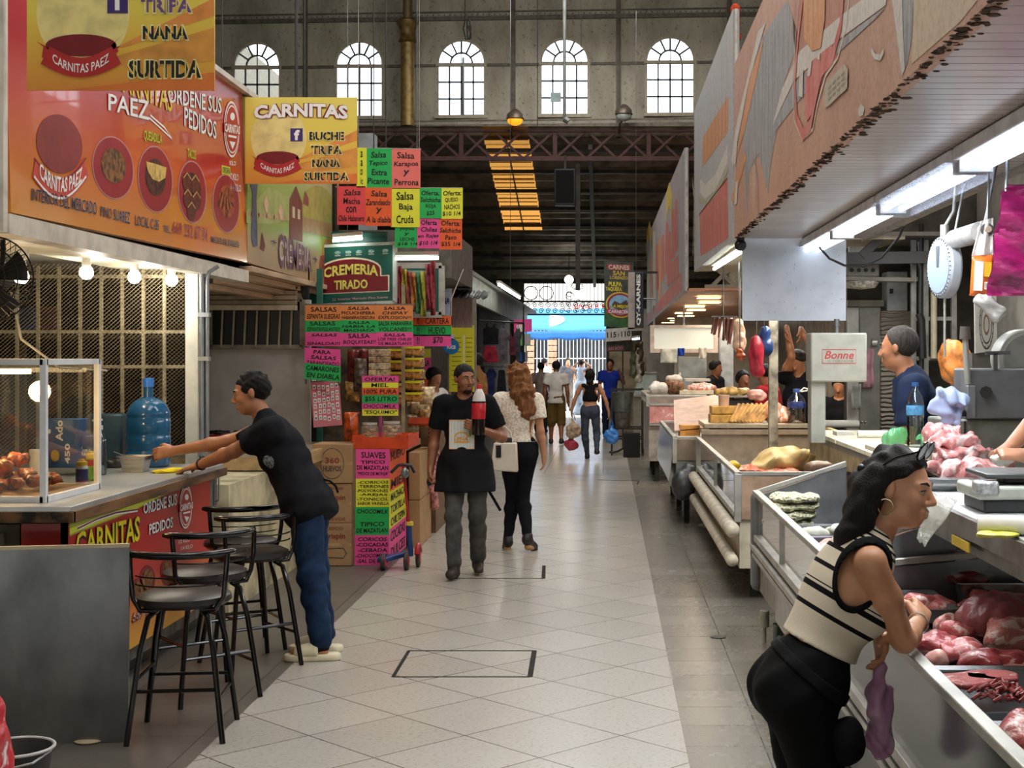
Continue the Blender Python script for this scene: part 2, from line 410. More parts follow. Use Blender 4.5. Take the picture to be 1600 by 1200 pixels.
# ================================================================ the setting: floor, hall walls, roof, entrance, street
def tiles(c1, c2, grout, size, rot=0, off=(0, 0), rough=.22, mortar=.004, dirt=.5, width=None):
 m, nt, b = base('floor tiles'); L = nt.links.new
 tc = nd(nt, 'ShaderNodeTexCoord'); mp = nd(nt, 'ShaderNodeMapping'); mp.inputs['Rotation'].default_value = (0, 0, math.radians(rot)); mp.inputs['Location'].default_value = (*off, 0)
 L(tc.outputs['Object'], mp.inputs[0])
 br = nd(nt, 'ShaderNodeTexBrick'); br.offset = 0; br.squash = 1; br.inputs['Scale'].default_value = 1
 br.inputs['Color1'].default_value = (*srgb(c1), 1); br.inputs['Color2'].default_value = (*srgb(c2), 1); br.inputs['Mortar'].default_value = (*srgb(grout), 1)
 br.inputs['Mortar Size'].default_value = mortar; br.inputs['Mortar Smooth'].default_value = .2
 br.inputs['Brick Width'].default_value = width or size; br.inputs['Row Height'].default_value = size
 L(mp.outputs[0], br.inputs[0])
 nz = nd(nt, 'ShaderNodeTexNoise'); nz.inputs['Scale'].default_value = 2.2; nz.inputs['Detail'].default_value = 8; nz.inputs['Roughness'].default_value = .7; L(tc.outputs['Object'], nz.inputs[0])
 r = ramp(nt, [(.3, (1-.55*dirt,)*3), (.62, (1, 1, 1))]); L(nz.outputs[0], r.inputs[0])
 n2 = nd(nt, 'ShaderNodeTexNoise'); n2.inputs['Scale'].default_value = 45; n2.inputs['Detail'].default_value = 4; L(tc.outputs['Object'], n2.inputs[0])
 r2 = ramp(nt, [(.33, (.72, .7, .66)), (.5, (1, 1, 1))]); L(n2.outputs[0], r2.inputs[0])
 mx = nd(nt, 'ShaderNodeMixRGB', blend_type='MULTIPLY'); mx.inputs[0].default_value = 1; L(br.outputs[0], mx.inputs[1]); L(r.outputs[0], mx.inputs[2])
 m2 = nd(nt, 'ShaderNodeMixRGB', blend_type='MULTIPLY'); m2.inputs[0].default_value = .6; L(mx.outputs[0], m2.inputs[1]); L(r2.outputs[0], m2.inputs[2])
 L(m2.outputs[0], b.inputs['Base Color'])
 rr = ramp(nt, [(.3, (rough+.05,)*3), (.7, (rough,)*3)]); L(nz.outputs[0], rr.inputs[0]); L(rr.outputs[0], b.inputs['Roughness'])
 bp = nd(nt, 'ShaderNodeBump'); bp.inputs['Strength'].default_value = .25; bp.inputs['Distance'].default_value = .004; L(br.outputs['Fac'], bp.inputs['Height']); bp.invert = True; L(bp.outputs[0], b.inputs['Normal'])
 return m
def quad(name, pts, m, kind='structure', parent=None): return MB().add(pts, [tuple(range(len(pts)))]).build(name, m, parent, smooth=False, kind=kind)
def flr(name, x0, x1, y0, y1, m, z=0): return quad(name, [(x0, y0, z), (x1, y0, z), (x1, y1, z), (x0, y1, z)], m)
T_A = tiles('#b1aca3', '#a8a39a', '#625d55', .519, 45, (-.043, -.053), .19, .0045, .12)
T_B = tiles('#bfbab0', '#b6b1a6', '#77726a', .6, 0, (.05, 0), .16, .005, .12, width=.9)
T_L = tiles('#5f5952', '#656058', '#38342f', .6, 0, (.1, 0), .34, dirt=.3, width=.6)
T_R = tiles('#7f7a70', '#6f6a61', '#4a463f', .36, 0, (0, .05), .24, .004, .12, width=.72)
flr('floor', -1.82, .36, -1, 21.4, T_A)
flr('floor.001', -1.82, .36, 21.4, 41, T_B)
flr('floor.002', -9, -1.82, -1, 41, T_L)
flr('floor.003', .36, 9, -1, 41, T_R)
tr = MB()
def seam(pts, w=.012):
 for a, b in zip(pts, pts[1:]): tr.bar(Vector((a[0], a[1], .0015)), Vector((b[0], b[1], .0015)), w, .003)
def fl(px, py): Y = EYE*F/(py-VY); return ((px-VX)/F*Y, Y)
a, b, c, d = fl(639, 1017), fl(835, 1017), fl(828, 1058), fl(614, 1058)
seam([a, b]); seam([b, c], .03); seam([c, d], .015); seam([d, a], .02)
tr.build('trim_1', mat('#2b2925', .9), kind='structure')
tr = MB(); a, b, c, d = fl(717, 887), fl(850, 884), fl(849, 904), fl(702, 904)
seam([b, c], .03); seam([c, d], .015); seam([d, fl(708, 895)], .025)
tr.build('trim_2', mat('#2b2925', .9), kind='structure')
tr = MB(); a, b, c, d = fl(934, 750), fl(936, 753), fl(998, 751), fl(996, 757)
seam([a, c], .03); seam([fl(998, 751), d], .02)
tr.build('trim_3', mat('#3a3834', .9), kind='structure')
# high window wall at the end of the hall (slightly turned)
IRON = None
def iron_wall():
 m, nt, b = base('riveted iron wall'); L = nt.links.new
 tc = nd(nt, 'ShaderNodeTexCoord'); nz = nd(nt, 'ShaderNodeTexNoise'); nz.inputs['Scale'].default_value = 1.3; nz.inputs['Detail'].default_value = 9; nz.inputs['Roughness'].default_value = .68
 mp = nd(nt, 'ShaderNodeMapping'); mp.inputs['Scale'].default_value = (1, 1, .35); L(tc.outputs['Object'], mp.inputs[0]); L(mp.outputs[0], nz.inputs[0])
 r = ramp(nt, [(.28, srgb('#6b6355')), (.45, srgb('#918a79')), (.6, srgb('#a59f8e')), (.78, srgb('#b5ae9c'))]); L(nz.outputs[0], r.inputs[0])
 vo = nd(nt, 'ShaderNodeTexNoise'); vo.inputs['Scale'].default_value = 16; vo.inputs['Detail'].default_value = 3; L(tc.outputs['Object'], vo.inputs[0])
 r2 = ramp(nt, [(.3, (.45, .38, .3)), (.4, (1, 1, 1))]); L(vo.outputs[0], r2.inputs[0])
 mx = nd(nt, 'ShaderNodeMixRGB', blend_type='MULTIPLY'); mx.inputs[0].default_value = .8; L(r.outputs[0], mx.inputs[1]); L(r2.outputs[0], mx.inputs[2]); L(mx.outputs[0], b.inputs['Base Color'])
 b.inputs['Roughness'].default_value = .6; return m
IRON = iron_wall()
YW = lambda x: 30-.06*x
WX = [-7.57, -5.33, -3.12, -.9, 1.35, 3.6, 5.85]; WB, WS, WT, WH = 6.94, 8.07, 8.57, .51
wl = MB(); ZT = 9.55; Z0 = 6.42
def wq(x0, z0, x1, z1, m=0): wl.add([(x0, YW(x0), z0), (x1, YW(x1), z0), (x1, YW(x1), z1), (x0, YW(x0), z1)], [(0, 1, 2, 3)], m)
ed = [-9.2]+[v for x in WX for v in (x-WH, x+WH)]+[9.2]
for i in range(0, len(ed), 2): wq(ed[i], Z0, ed[i+1], ZT)
def arch(x, s=1.0, n=14): return [(x-WH*s*math.cos(math.pi*i/n), WS+(WT-WS)*s*math.sin(math.pi*i/n)) for i in range(n+1)]
for x in WX:
 wq(x-WH, Z0, x+WH, WB); A = arch(x)
 for (xa, za), (xb, zb) in zip(A, A[1:]):
  wl.add([(xa, YW(xa), za), (xb, YW(xb), zb), (xb, YW(xb), ZT), (xa, YW(xa), ZT)], [(0, 1, 2, 3)])
 out = [(x-WH, WB)]+A+[(x+WH, WB)]
 for (xa, za), (xb, zb) in zip(out, out[1:]+out[:1]):
  wl.add([(xa, YW(xa), za), (xb, YW(xb), zb), (xb, YW(xb)+.16, zb), (xa, YW(xa)+.16, za)], [(0, 1, 2, 3)])
wl.build('wall_back', IRON, kind='structure', smooth=False)
# riveted straps of the wall
sp = MB()
for x in (-8.6, -6.5, -4.25, -2.0, .25, 2.6):
 sp.box((x-.05, YW(x)-.03, Z0), (x+.05, YW(x)+.0, ZT)); sp.box((x-.012, YW(x)-.06, Z0), (x+.012, YW(x), ZT))
for z in (9.02, 8.02):
 for i, (xa, xb) in enumerate(zip([-9.2]+[x+WH+.05 for x in WX], [x-WH-.05 for x in WX]+[9.2])):
  if z > 8.5: continue
  sp.bar((xa, YW(xa)-.015, z), (xb, YW(xb)-.015, z), .03, .06)
 if z > 8.5:
  sp.bar((-9.2, YW(-9.2)-.03, z), (9.2, YW(9.2)-.03, z), .06, .09); sp.bar((-9.2, YW(-9.2)-.02, z+.14), (9.2, YW(9.2)-.02, z+.14), .04, .03)
for i in range(0, 150):
 x = -9+i*.12; sp.cyl((x, YW(x)-.02, 9.1), (x, YW(x)-.036, 9.1), .016, n=6)
sp.build('trim_4', mat('#5f594d', .6, .1, .2), kind='structure')
FR = mat('#a59b86', .6); MUN = mat('#4f555c', .6)
for i, x in enumerate(WX):
 w = MB(); A = arch(x)
 out = [(x-WH, WB)]+A+[(x+WH, WB)]
 for (xa, za), (xb, zb) in zip(out, out[1:]+out[:1]): w.bar((xa, YW(xa)+.02, za), (xb, YW(xb)+.02, zb), .05, .05, (0, 1, 0))
 w.box((x-WH-.03, YW(x)-.03, WS-.07), (x+WH+.03, YW(x)+.06, WS)); w.box((x-WH-.06, YW(x)-.06, WB-.06), (x+WH+.06, YW(x)+.06, WB))
 o = w.build('window_%d' % (i+1), FR, kind='structure')
 q = MB()
 for k in (-.5, 0, .5): q.bar((x+k*WH, YW(x)+.05, WB), (x+k*WH, YW(x)+.05, WS-.05), .036, .03, (0, 1, 0))
 for z in (WB+.37, WB+.73): q.bar((x-WH, YW(x)+.05, z), (x+WH, YW(x)+.05, z), .036, .03, (0, 1, 0))
 B = arch(x, .46)
 for (xa, za), (xb, zb) in zip(B, B[1:]): q.bar((xa, YW(x)+.05, za), (xb, YW(x)+.05, zb), .036, .03, (0, 1, 0))
 for t in (35, 65, 90, 115, 145):
  c, s_ = math.cos(math.radians(t)), math.sin(math.radians(t))
  q.bar((x+.46*WH*c, YW(x)+.05, WS+(WT-WS)*.46*s_), (x+WH*c, YW(x)+.05, WS+(WT-WS)*s_), .036, .03, (0, 1, 0))
 q.bar((x, YW(x)+.05, WS), (x, YW(x)+.05, WS+.24), .02, .02, (0, 1, 0))
 q.build('muntins', MUN, o)
 g = MB().add([(xx, YW(xx)+.08, zz) for xx, zz in out], [tuple(range(len(out)))]).build('pane', glass('#f4f8ff', .0), o, smooth=False)
 if i == 3:
  MB().box((x-.3, YW(x)+.03, 7.22), (x-.08, YW(x)+.05, 7.42)).build('vent_flap', mat('#9fb4b6', .5), o)
# ledge, rails and lattice truss under the windows
ld = MB()
ld.bar((-9.2, YW(-9.2)-.12, 6.66), (5, YW(5)-.12, 6.66), .3, .1); ld.bar((-9.2, YW(-9.2)-.3, 6.78), (5, YW(5)-.3, 6.78), .03, .03)
ld.build('trim_5', mat('#6c6356', .6, .2, .25), kind='structure')
ts = MB(); yt = 29.7
for z in (6.56, 5.95): ts.bar((-9, yt, z), (5.5, yt, z), .12, .09)
n = 22
for i in range(n):
 xa = -9+i*14.5/n; xb = xa+14.5/n
 if i % 3 == 0: ts.bar((xa, yt, 5.95), (xa, yt, 6.56), .09, .06, (0, 1, 0))
 ts.bar((xa, yt, 5.95), (xb, yt, 6.56), .05, .03, (0, 1, 0)); ts.bar((xa, yt+.03, 6.56), (xb, yt+.03, 5.95), .05, .03, (0, 1, 0))
ts.build('trim_6', mat('#46211f', .65, .1, .25), kind='structure')
# corrugated lower roof
def roofz(y): return 6.45-(y-30)*(6.45-4.05)/11
def corr(u, v, x0, x1, y0=29.5, y1=41.3):
 y = y0+(y1-y0)*v; return (x0+(x1-x0)*u, y, roofz(y)+.06*math.sin(y*2*math.pi/.46))
CORR = mat('#8f8576', .5, .1, .25, 3)
for nm, x0, x1 in (('ceiling', -12, -2.62), ('ceiling.001', -1.66, 7)):
 MB().grid(lambda u, v: corr(u, v, x0, x1), 1, 200).build(nm, CORR, kind='structure', smooth=60)
flr_ = MB().grid(lambda u, v: corr(u, v, -2.62, -1.66, 29.5, 36.3), 1, 110)
fg, nt_, b_ = base('amber fibreglass'); b_.inputs['Base Color'].default_value = (*srgb('#b98a4a'), 1); b_.inputs['Roughness'].default_value = .6
_t = nd(nt_, 'ShaderNodeBsdfTranslucent'); _t.inputs[0].default_value = (*srgb('#c98f45'), 1); _m = nd(nt_, 'ShaderNodeMixShader'); _m.inputs[0].default_value = .45
nt_.links.new(b_.outputs[0], _m.inputs[1]); nt_.links.new(_t.outputs[0], _m.inputs[2]); nt_.links.new(_m.outputs[0], nt_.nodes['Material Output'].inputs[0])
flr_.build('ceiling.002', fg, kind='structure', smooth=60)
MB().grid(lambda u, v: corr(u, v, -2.62, -1.66, 36.3, 41.3), 1, 80).build('ceiling.003', CORR, kind='structure', smooth=60)
pu = MB()
for k in range(9):
 y = 30.5+k*1.3; pu.bar((-9, y, roofz(y)-.1), (6, y, roofz(y)-.1), .06, .08)
for x in (-5.2, -.35, 3.2): pu.bar((x, 30, roofz(30)-.2), (x, 41, roofz(41)-.2), .09, .12)
pu.bar((-.62, 30.2, 5.9), (-.62, 30.2, 3.2), .1, .1, (0, 1, 0))
pu.build('trim_7', mat('#3c3631', .6, .3, .2), kind='structure')
sb = MB()
for k in range(24):
 y = 30.05+k*.27; sb.bar((-2.6, y, roofz(y)-.03), (-1.68, y, roofz(y)-.03), .07, .02)
for x in (-2.14,): sb.bar((x, 30, roofz(30)-.04), (x, 36.3, roofz(36.3)-.04), .03, .03)
sb.build('trim_8', mat('#8a6a3a', .7), kind='structure')
# closed parts of the hall out of the picture
HALL = mat('#8e8878', .8, 0, .1)
quad('wall_left', [(-9, -4, 0), (-9, 41, 0), (-9, 41, 9.5), (-9, -4, 9.5)], HALL)
quad('wall_right', [(9, -4, 0), (9, 41, 0), (9, 41, 9.5), (9, -4, 9.5)], HALL)
quad('wall_front', [(-9, -4, 0), (9, -4, 0), (9, -4, 9.5), (-9, -4, 9.5)], HALL)
quad('ceiling.004', [(-9.3, -4, 9.5), (9.3, -4, 9.5), (9.3, 30.8, 9.5), (-9.3, 30.8, 9.5)], HALL)
# gable wall with the gate opening to the street
gw = MB(); yg = 41
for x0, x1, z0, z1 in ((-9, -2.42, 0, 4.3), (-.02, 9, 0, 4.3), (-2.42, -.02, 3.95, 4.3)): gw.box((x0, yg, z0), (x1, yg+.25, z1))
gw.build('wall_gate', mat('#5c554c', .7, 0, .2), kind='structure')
gt = thing('iron_gate_grille', 'rusty scrollwork iron grille above the bright street entrance', 'grille', (-1.2, 40.9, 2.95))
g = MB()
for k in range(22): x = -2.4+k*.113; g.bar((x, 40.9, 3.35), (x, 40.9, 3.95), .018, .018, (0, 1, 0))
for z in (3.0, 3.38, 3.92): g.bar((-2.42, 40.9, z), (-.02, 40.9, z), .05, .04, (0, 1, 0))
g.build('bars', RUSTY, gt)
g = MB()
for k in range(12):
 cx = -2.3+k*.2
 for sgn, cz in ((1, 3.1), (-1, 3.27)):
  pts = [(cx+.085*(1-t/14)*math.cos(t*.8)*sgn, 40.88, cz+.085*(1-t/14)*math.sin(t*.8)) for t in range(13)]; g.tube(pts, .014, 5)
for cx in (-2.2, -1.75):
 g.tube([(cx+.2*math.cos(t*.4), 40.87, 3.62+.2*math.sin(t*.4)) for t in range(16)], .015, 5, closed=True)
for k in range(10):
 r = random.uniform(.05, .13); cx, cz = random.uniform(-1.2, -.5), random.uniform(3.1, 3.85)
 g.tube([(cx+r*math.cos(t*.55), 40.86, cz+r*math.sin(t*.55)) for t in range(11)], .012, 5)
g.build('scrollwork', mat('#4b3a2e', .7, .2), gt)
# street
flr('floor.004', -14, 12, 41, 64, mat('#b9b6ae', .7, 0, .1, 2))
st = MB(); st.box((-14, 56, 0), (-5.2, 57, 9)); st.box((-5.2, 56, 3.2), (12, 57, 9)); st.box((-5.2, 56, 0), (-3.4, 57, 3.2)); st.box((.35, 56, 0), (12, 57, 3.2)); st.box((-3.4, 56, 0), (.35, 57, .75))
st.build('wall_street', mat('#e2ddd2', .8, 0, .06), kind='structure', smooth=False)
w6 = MB()
for k in range(26): x = -3.35+k*.145; w6.cyl((x, 55.95, .75), (x, 55.95, 3.2), .018, n=6)
for z in (.8, 1.7, 3.1): w6.bar((-3.4, 55.95, z), (.35, 55.95, z), .04, .04, (0, 1, 0))
w6 = w6.build('window_8', mat('#c9c9c6', .5), kind='structure')
MB().box((-3.4, 56.6, .75), (.35, 56.7, 3.2)).build('pane', mat('#3b4148', .25), w6)
bk = MB()
for r_ in range(9):
 for c_ in range(2): bk.cb((-3.05+c_*.9, 55.9, .9+r_*.24), (.34, .1, .2))
bk.build('trim_9', mat('#b98a72', .8), kind='structure')
aw = thing('street_awning', 'blue canvas awning with a white emblem across the street entrance', 'awning', (-1.2, 47, 2.3))
MB().grid(lambda u, v: (-2.75+u*2.95, 46.4+v*.9, 2.62+.75*v+.03*math.sin(u*9)), 14, 4).build('canopy', mat('#3f8fd0', .7, 0, .05), aw, solid=.01)
MB().grid(lambda u, v: (-2.75+u*2.95, 46.39, 2.34+.28*v+.025*math.sin(u*21)*(1-v)), 40, 3).build('valance', mat('#2b6fc4', .7, 0, .05), aw, solid=.01)
m_ = MB(); m_.cyl((-2.7, 46.45, 0), (-2.7, 46.45, 2.6), .03, n=8); m_.build('pole', ALU, aw)
m_ = MB(); m_.cyl((.15, 46.45, 0), (.15, 46.45, 2.6), .03, n=8); m_.build('pole', ALU, aw)
fa = Face((-2.75, 46.38, 2.6), (2.95, 0, 0), (0, .9, .75)); fa.N = Vector((0, -.64, .77))
fa.poly([(.17+.17*math.cos(t)+.12, .42+.3*math.sin(t)*(1 if t < 3.14 else .7)+.1*math.cos(t)) for t in [i*.2 for i in range(32)]], mat('#f2f4f6', .7), 12)
fa.stroke([(.2, .35), (.28, .5), (.33, .45), (.4, .6)], .03, mat('#7fb2dd', .7), 14); fa.flush(aw, 'emblem')
sg, fs_ = board('shop_fascia', 'white shop fascia with red lettering above the blue street awning', 'sign', (-2.8, 47.6, 3.1), (3.3, 0, 0), (0, 0, .55), mat('#f4f1ea', .7), .1)
MB().box((-2.85, 47.62, 0), (-2.75, 47.7, 3.65)).build('post', ALU, sg)
fs_.text('SINGER ME', .5, .55, .9, .8, mat('#c43a35', .6), .02); fs_.flush(sg)
# ================================================================ left side: the carnitas stall
def Rp(x0, y0, x1, y1, Y): a = P(x0, y1, Y); b = P(x1, y0, Y); return a.x, b.x, a.z, b.z
def pbox(mb, x0, y0, x1, y1, Y, d, m=0): a = P(x0, y1, Y); b = P(x1, y0, Y); return mb.box((a.x, Y, a.z), (b.x, Y+d, b.z), m)
def ray(f, px, py, lift=0):
 d = Vector(((px-VX)/F, 1, -(py-VY)/F)); e = Vector((0, 0, EYE)); t = (f.o-e).dot(f.N)/d.dot(f.N); return e+d*t+f.N*lift
def ptext(f, t, bl, br, tr, tl, m, off=.012, layer=3, arc=0, shear=0):
 A, B, C_, D = [ray(f, *q) for q in (bl, br, tr, tl)]; vs, fs = glyphs(t, off, shear); out = []
 up = (D-A+C_-B)/2
 for x, y in vs: out.append(A.lerp(B, x).lerp(D.lerp(C_, x), y)+up*(arc*(1-(2*x-1)**2))+f.N*(.0012*layer))
 f.mb(m, layer, 'lettering').add(out, fs)
def ptext2(f, t, bl, br, tr, tl, m, mo, off=.02, edge=.03, layer=3, **k):
 ptext(f, t, bl, br, tr, tl, mo, off+edge, layer, **k); ptext(f, t, bl, br, tr, tl, m, off, layer+1, **k)
def ppoly(f, pts, m, layer=1): f.mb(m, layer).add([ray(f, x, y, .0012*layer) for x, y in pts], [tuple(range(len(pts)))])
def poval(f, cx, cy, rx, ry, m, layer=2, sk=0, n=30): ppoly(f, [(cx+rx*math.cos(2*math.pi*i/n), cy+ry*math.sin(2*math.pi*i/n)+sk*rx*math.cos(2*math.pi*i/n)) for i in range(n)], m, layer)
def pline(f, pts, w, m, layer=2):
 q = [ray(f, x, y, .0012*layer) for x, y in pts]; k = len(q); vs = []
 for i, p in enumerate(q):
  d = (q[min(i+1, k-1)]-q[max(0, i-1)]).normalized(); n = f.N.cross(d)*w/2; vs += [p-n, p+n]
 f.mb(m, layer).add(vs, [(2*i, 2*i+2, 2*i+3, 2*i+1) for i in range(k-1)])
def print_grad(stops, rough=.3, axis=2, coat=0, n=.05):
 """a printed banner whose artwork fades between colours"""
 m, nt, b = base('printed banner'); L = nt.links.new; tc = nd(nt, 'ShaderNodeTexCoord'); sx = nd(nt, 'ShaderNodeSeparateXYZ'); L(tc.outputs['Generated'], sx.inputs[0])
 nz = nd(nt, 'ShaderNodeTexNoise'); nz.inputs['Scale'].default_value = 3; L(tc.outputs['Object'], nz.inputs[0])
 a = nd(nt, 'ShaderNodeMath', operation='MULTIPLY_ADD'); a.inputs[1].default_value = n*2; L(nz.outputs[0], a.inputs[0]); L(sx.outputs[axis], a.inputs[2])
 r = ramp(nt, [(p+n, srgb(c)) for p, c in stops]); L(a.outputs[0], r.inputs[0]); L(r.outputs[0], b.inputs['Base Color']); b.inputs['Roughness'].default_value = rough
 b.inputs['Coat Weight'].default_value = coat; return m
YEL = mat('#e9c93f', .5, 0, .03); ORG = mat('#df7a35', .5, 0, .05); REDP = mat('#b52b2a', .5, 0, .05); DRED = mat('#7a1a1f', .5, 0, .08); WHT = mat('#f3f0ea', .55, 0, .02)
PURP = mat('#3d2a6a', .5, 0, .03); NAVY = mat('#23233f', .5, 0, .03); LIME = mat('#d8dc3c', .5, 0, .03)
# big fascia sign along the aisle
SGN = print_grad([(0, '#dd8f33'), (.2, '#dc7a33'), (.42, '#cf4a30'), (.62, '#b9242a'), (1, '#c03038')], .22, coat=.5)
sg, fc = board('stall_sign', 'long red and orange fascia sign with food pictures above the left food counter', 'sign', (-2.75, 6.5, 2.445), (0, 4.27, .055), (-.04, 0, 1.33), SGN, .05)
K = dict(layer=3)
def plain(t, xl, ybl, ytl, xr, ybr, ytr, m, mo=None, f=fc, off=.012, edge=.014, arc=0):
 if mo: ptext2(f, t, (xl, ybl), (xr, ybr), (xr, ytr), (xl, ytl), m, mo, off, edge, 3, arc=arc)
 else: ptext(f, t, (xl, ybl), (xr, ybr), (xr, ytr), (xl, ytl), m, off, 3, arc=arc)
plain('INTERIOR DEL MERCADO', 48, 313, 294, 150, 336, 316, NAVY, WHT)
plain('PINO SUAREZ', 156, 338, 322, 202, 350, 332, NAVY, WHT)
plain('LOCAL C-35', 210, 352, 336, 247, 360, 344, NAVY, WHT)
plain('TEL.:', 254, 362, 352, 267, 365, 354, NAVY, WHT)
plain('669 232 67 34', 269, 364, 345, 323, 378, 356, mat('#a3262c', .5, 0, .03), WHT)
plain('MAZATLAN, SINALOA', 329, 380, 369, 373, 389, 377, NAVY, WHT)
plain('PEDIDOS', 287, 197, 166, 337, 218, 190, WHT, NAVY)
plain('ORDENE SUS', 262, 160, 134, 345, 178, 153, WHT, NAVY)
plain('PAEZ', 168, 172, 146, 232, 188, 158, WHT, mat('#8a2a2a', .5, 0, .03))
plain('CARNITAS', 176, 138, 100, 268, 176, 138, YEL, DRED)
plain('QUESADILLA', 224, 221, 203, 252, 227, 211, LIME, DRED)
plain('TACOS', 292, 246, 232, 305, 250, 235, LIME, DRED)
plain('KILO', 358, 258, 251, 368, 259, 252, WHT); plain('ORDEN', 347, 270, 260, 358, 272, 263, NAVY)
plain('1/2 KILO', 358, 280, 270, 372, 283, 272, WHT); plain('1/4 KILO', 360, 298, 286, 376, 300, 289, WHT)
ppoly(fc, [(346, 272), (346, 258), (359, 261), (359, 275)], LIME, 2)
pline(fc, [(232, 184), (250, 200), (268, 217), (256, 199), (234, 180)], .012, WHT, 3)
PLATE = mat('#9c2230', .4, 0, .06); FOOD = mat('#8a5a2e', .6, 0, .5, 30); FOODD = mat('#5d2c1e', .6, 0, .5, 30)
for cx, cy, rx, ry, fm in ((176, 262, 31, 47, FOOD), (242, 280, 26, 50, FOODD), (300, 300, 21, 47, FOODD), (353, 318, 20, 44, mat('#a8502a', .6, 0, .45, 25))):
 poval(fc, cx, cy, rx+1.5, ry+2, mat('#c98a8a', .5, 0, .03), 2, .2); poval(fc, cx, cy, rx, ry, PLATE, 3, .2); poval(fc, cx, cy-3, rx*.62, ry*.58, fm, 4, .2)
ppoly(fc, [(226, 252), (242, 256), (259, 262), (257, 278), (247, 284), (237, 280), (230, 268)], mat('#d8b463', .5, 0, .25, 20), 5)
for dx, dy in ((-7, -12), (6, -8), (-6, 14), (8, 18), (0, 34)): poval(fc, 298+dx, 296+dy, 7, 15, mat('#6b2b22', .5, 0, .4, 40), 5); pline(fc, [(298+dx-6, 300+dy-10), (298+dx, 284+dy-2), (298+dx+6, 302+dy-10)], .01, mat('#cfa76a', .5), 6)
for k in range(9): pline(fc, [(340+k*3, 330-abs(k-4)*2), (346+k*1.6, 300+k*2)], .02, mat('#c26a33', .5, 0, .2) if k % 2 else FOODD, 5)
# faded ribbon emblem at the near end, oval emblem at the far end
rb = [(52+i*7.4, 236+46*math.sin(math.pi*(.08+.84*i/11))) for i in range(12)]
pline(fc, [(x, y+14) for x, y in rb], .11, mat('#c9473d', .5, 0, .05), 3); pline(fc, [(x, y+28) for x, y in rb], .012, WHT, 4); pline(fc, [(x, y-1) for x, y in rb], .008, mat('#6b2020', .5), 4)
ptext(fc, 'CARNITAS PAEZ', (60, 277), (126, 283), (127, 260), (60, 252), WHT, .02, 5, arc=-.85)
poval(fc, 92, 225, 36, 46, mat('#8e3433', .5, 0, .12), 2, .15)
def logo(f, cx, cy, rx, ry, sk=.2):
 for s_, m_, l in ((1, WHT, 4), (.92, REDP, 5), (.86, WHT, 6), (.8, REDP, 7)): poval(f, cx, cy, rx*s_, ry*s_, m_, l, sk)
 ppoly(f, [(cx-rx*1.02, cy+ry*.16-rx*sk), (cx+rx*1.02, cy+ry*.16+rx*sk), (cx+rx*1.02, cy-ry*.2+rx*sk), (cx-rx*1.02, cy-ry*.2-rx*sk)], REDP, 8)
 ptext(f, 'CARNITAS', (cx-rx*1.0, cy+ry*.14-rx*sk), (cx+rx*1.0, cy+ry*.14+rx*sk), (cx+rx*1.0, cy-ry*.17+rx*sk), (cx-rx*1.0, cy-ry*.17-rx*sk), WHT, .03, 9)
 ppoly(f, [(cx-rx*.55, cy+ry*.22-rx*sk*.5), (cx+rx*.55, cy+ry*.22+rx*sk*.5), (cx+rx*.55, cy+ry*.3+rx*sk*.5), (cx-rx*.55, cy+ry*.3-rx*sk*.5)], WHT, 9)
 ppoly(f, [(cx-rx*.4, cy+ry*.42), (cx+rx*.4, cy+ry*.46), (cx, cy+ry*.72)], WHT, 9); poval(f, cx, cy-ry*.45, rx*.3, ry*.14, WHT, 9)
logo(fc, 361, 202, 12, 44); fc.flush(sg)
# edge post and lower white fascia of the canopy
m = MB(); m.bar((-2.78, 6.44, 2.35), (-2.78, 6.44, 3.8), .05, .06, (1, 0, 0)); m.box((-2.86, 6.46, 2.345), (-2.74, 10.78, 2.437)); m.box((-2.9, 6.42, 3.79), (-2.74, 14.1, 3.83))
cn = thing('stall_canopy', 'white canopy box holding the long red food sign above the left counter', 'canopy', (-3.6, 8.6, 2.35))
m.build('edge_trim', mat('#d9cfc0', .5, 0, .12), cn)
m = MB(); m.box((-5.6, 6.45, 2.44), (-2.86, 10.62, 2.47)); m.build('soffit', mat('#d8d2c0', .6, 0, .1), cn)
m = MB(); m.box((-3.35, 7.2, 2.38), (-3.0, 10.5, 2.44)); m.box((-4.4, 8.2, 2.39), (-3.05, 8.32, 2.44)); m.build('bulb_batten', mat('#e3dcc0', .5, 0, .05), cn)
m = MB(); m.box((-5.6, 6.45, 3.78), (-2.9, 14.1, 3.81)); m.build('roof_sheet', WHITE, cn)
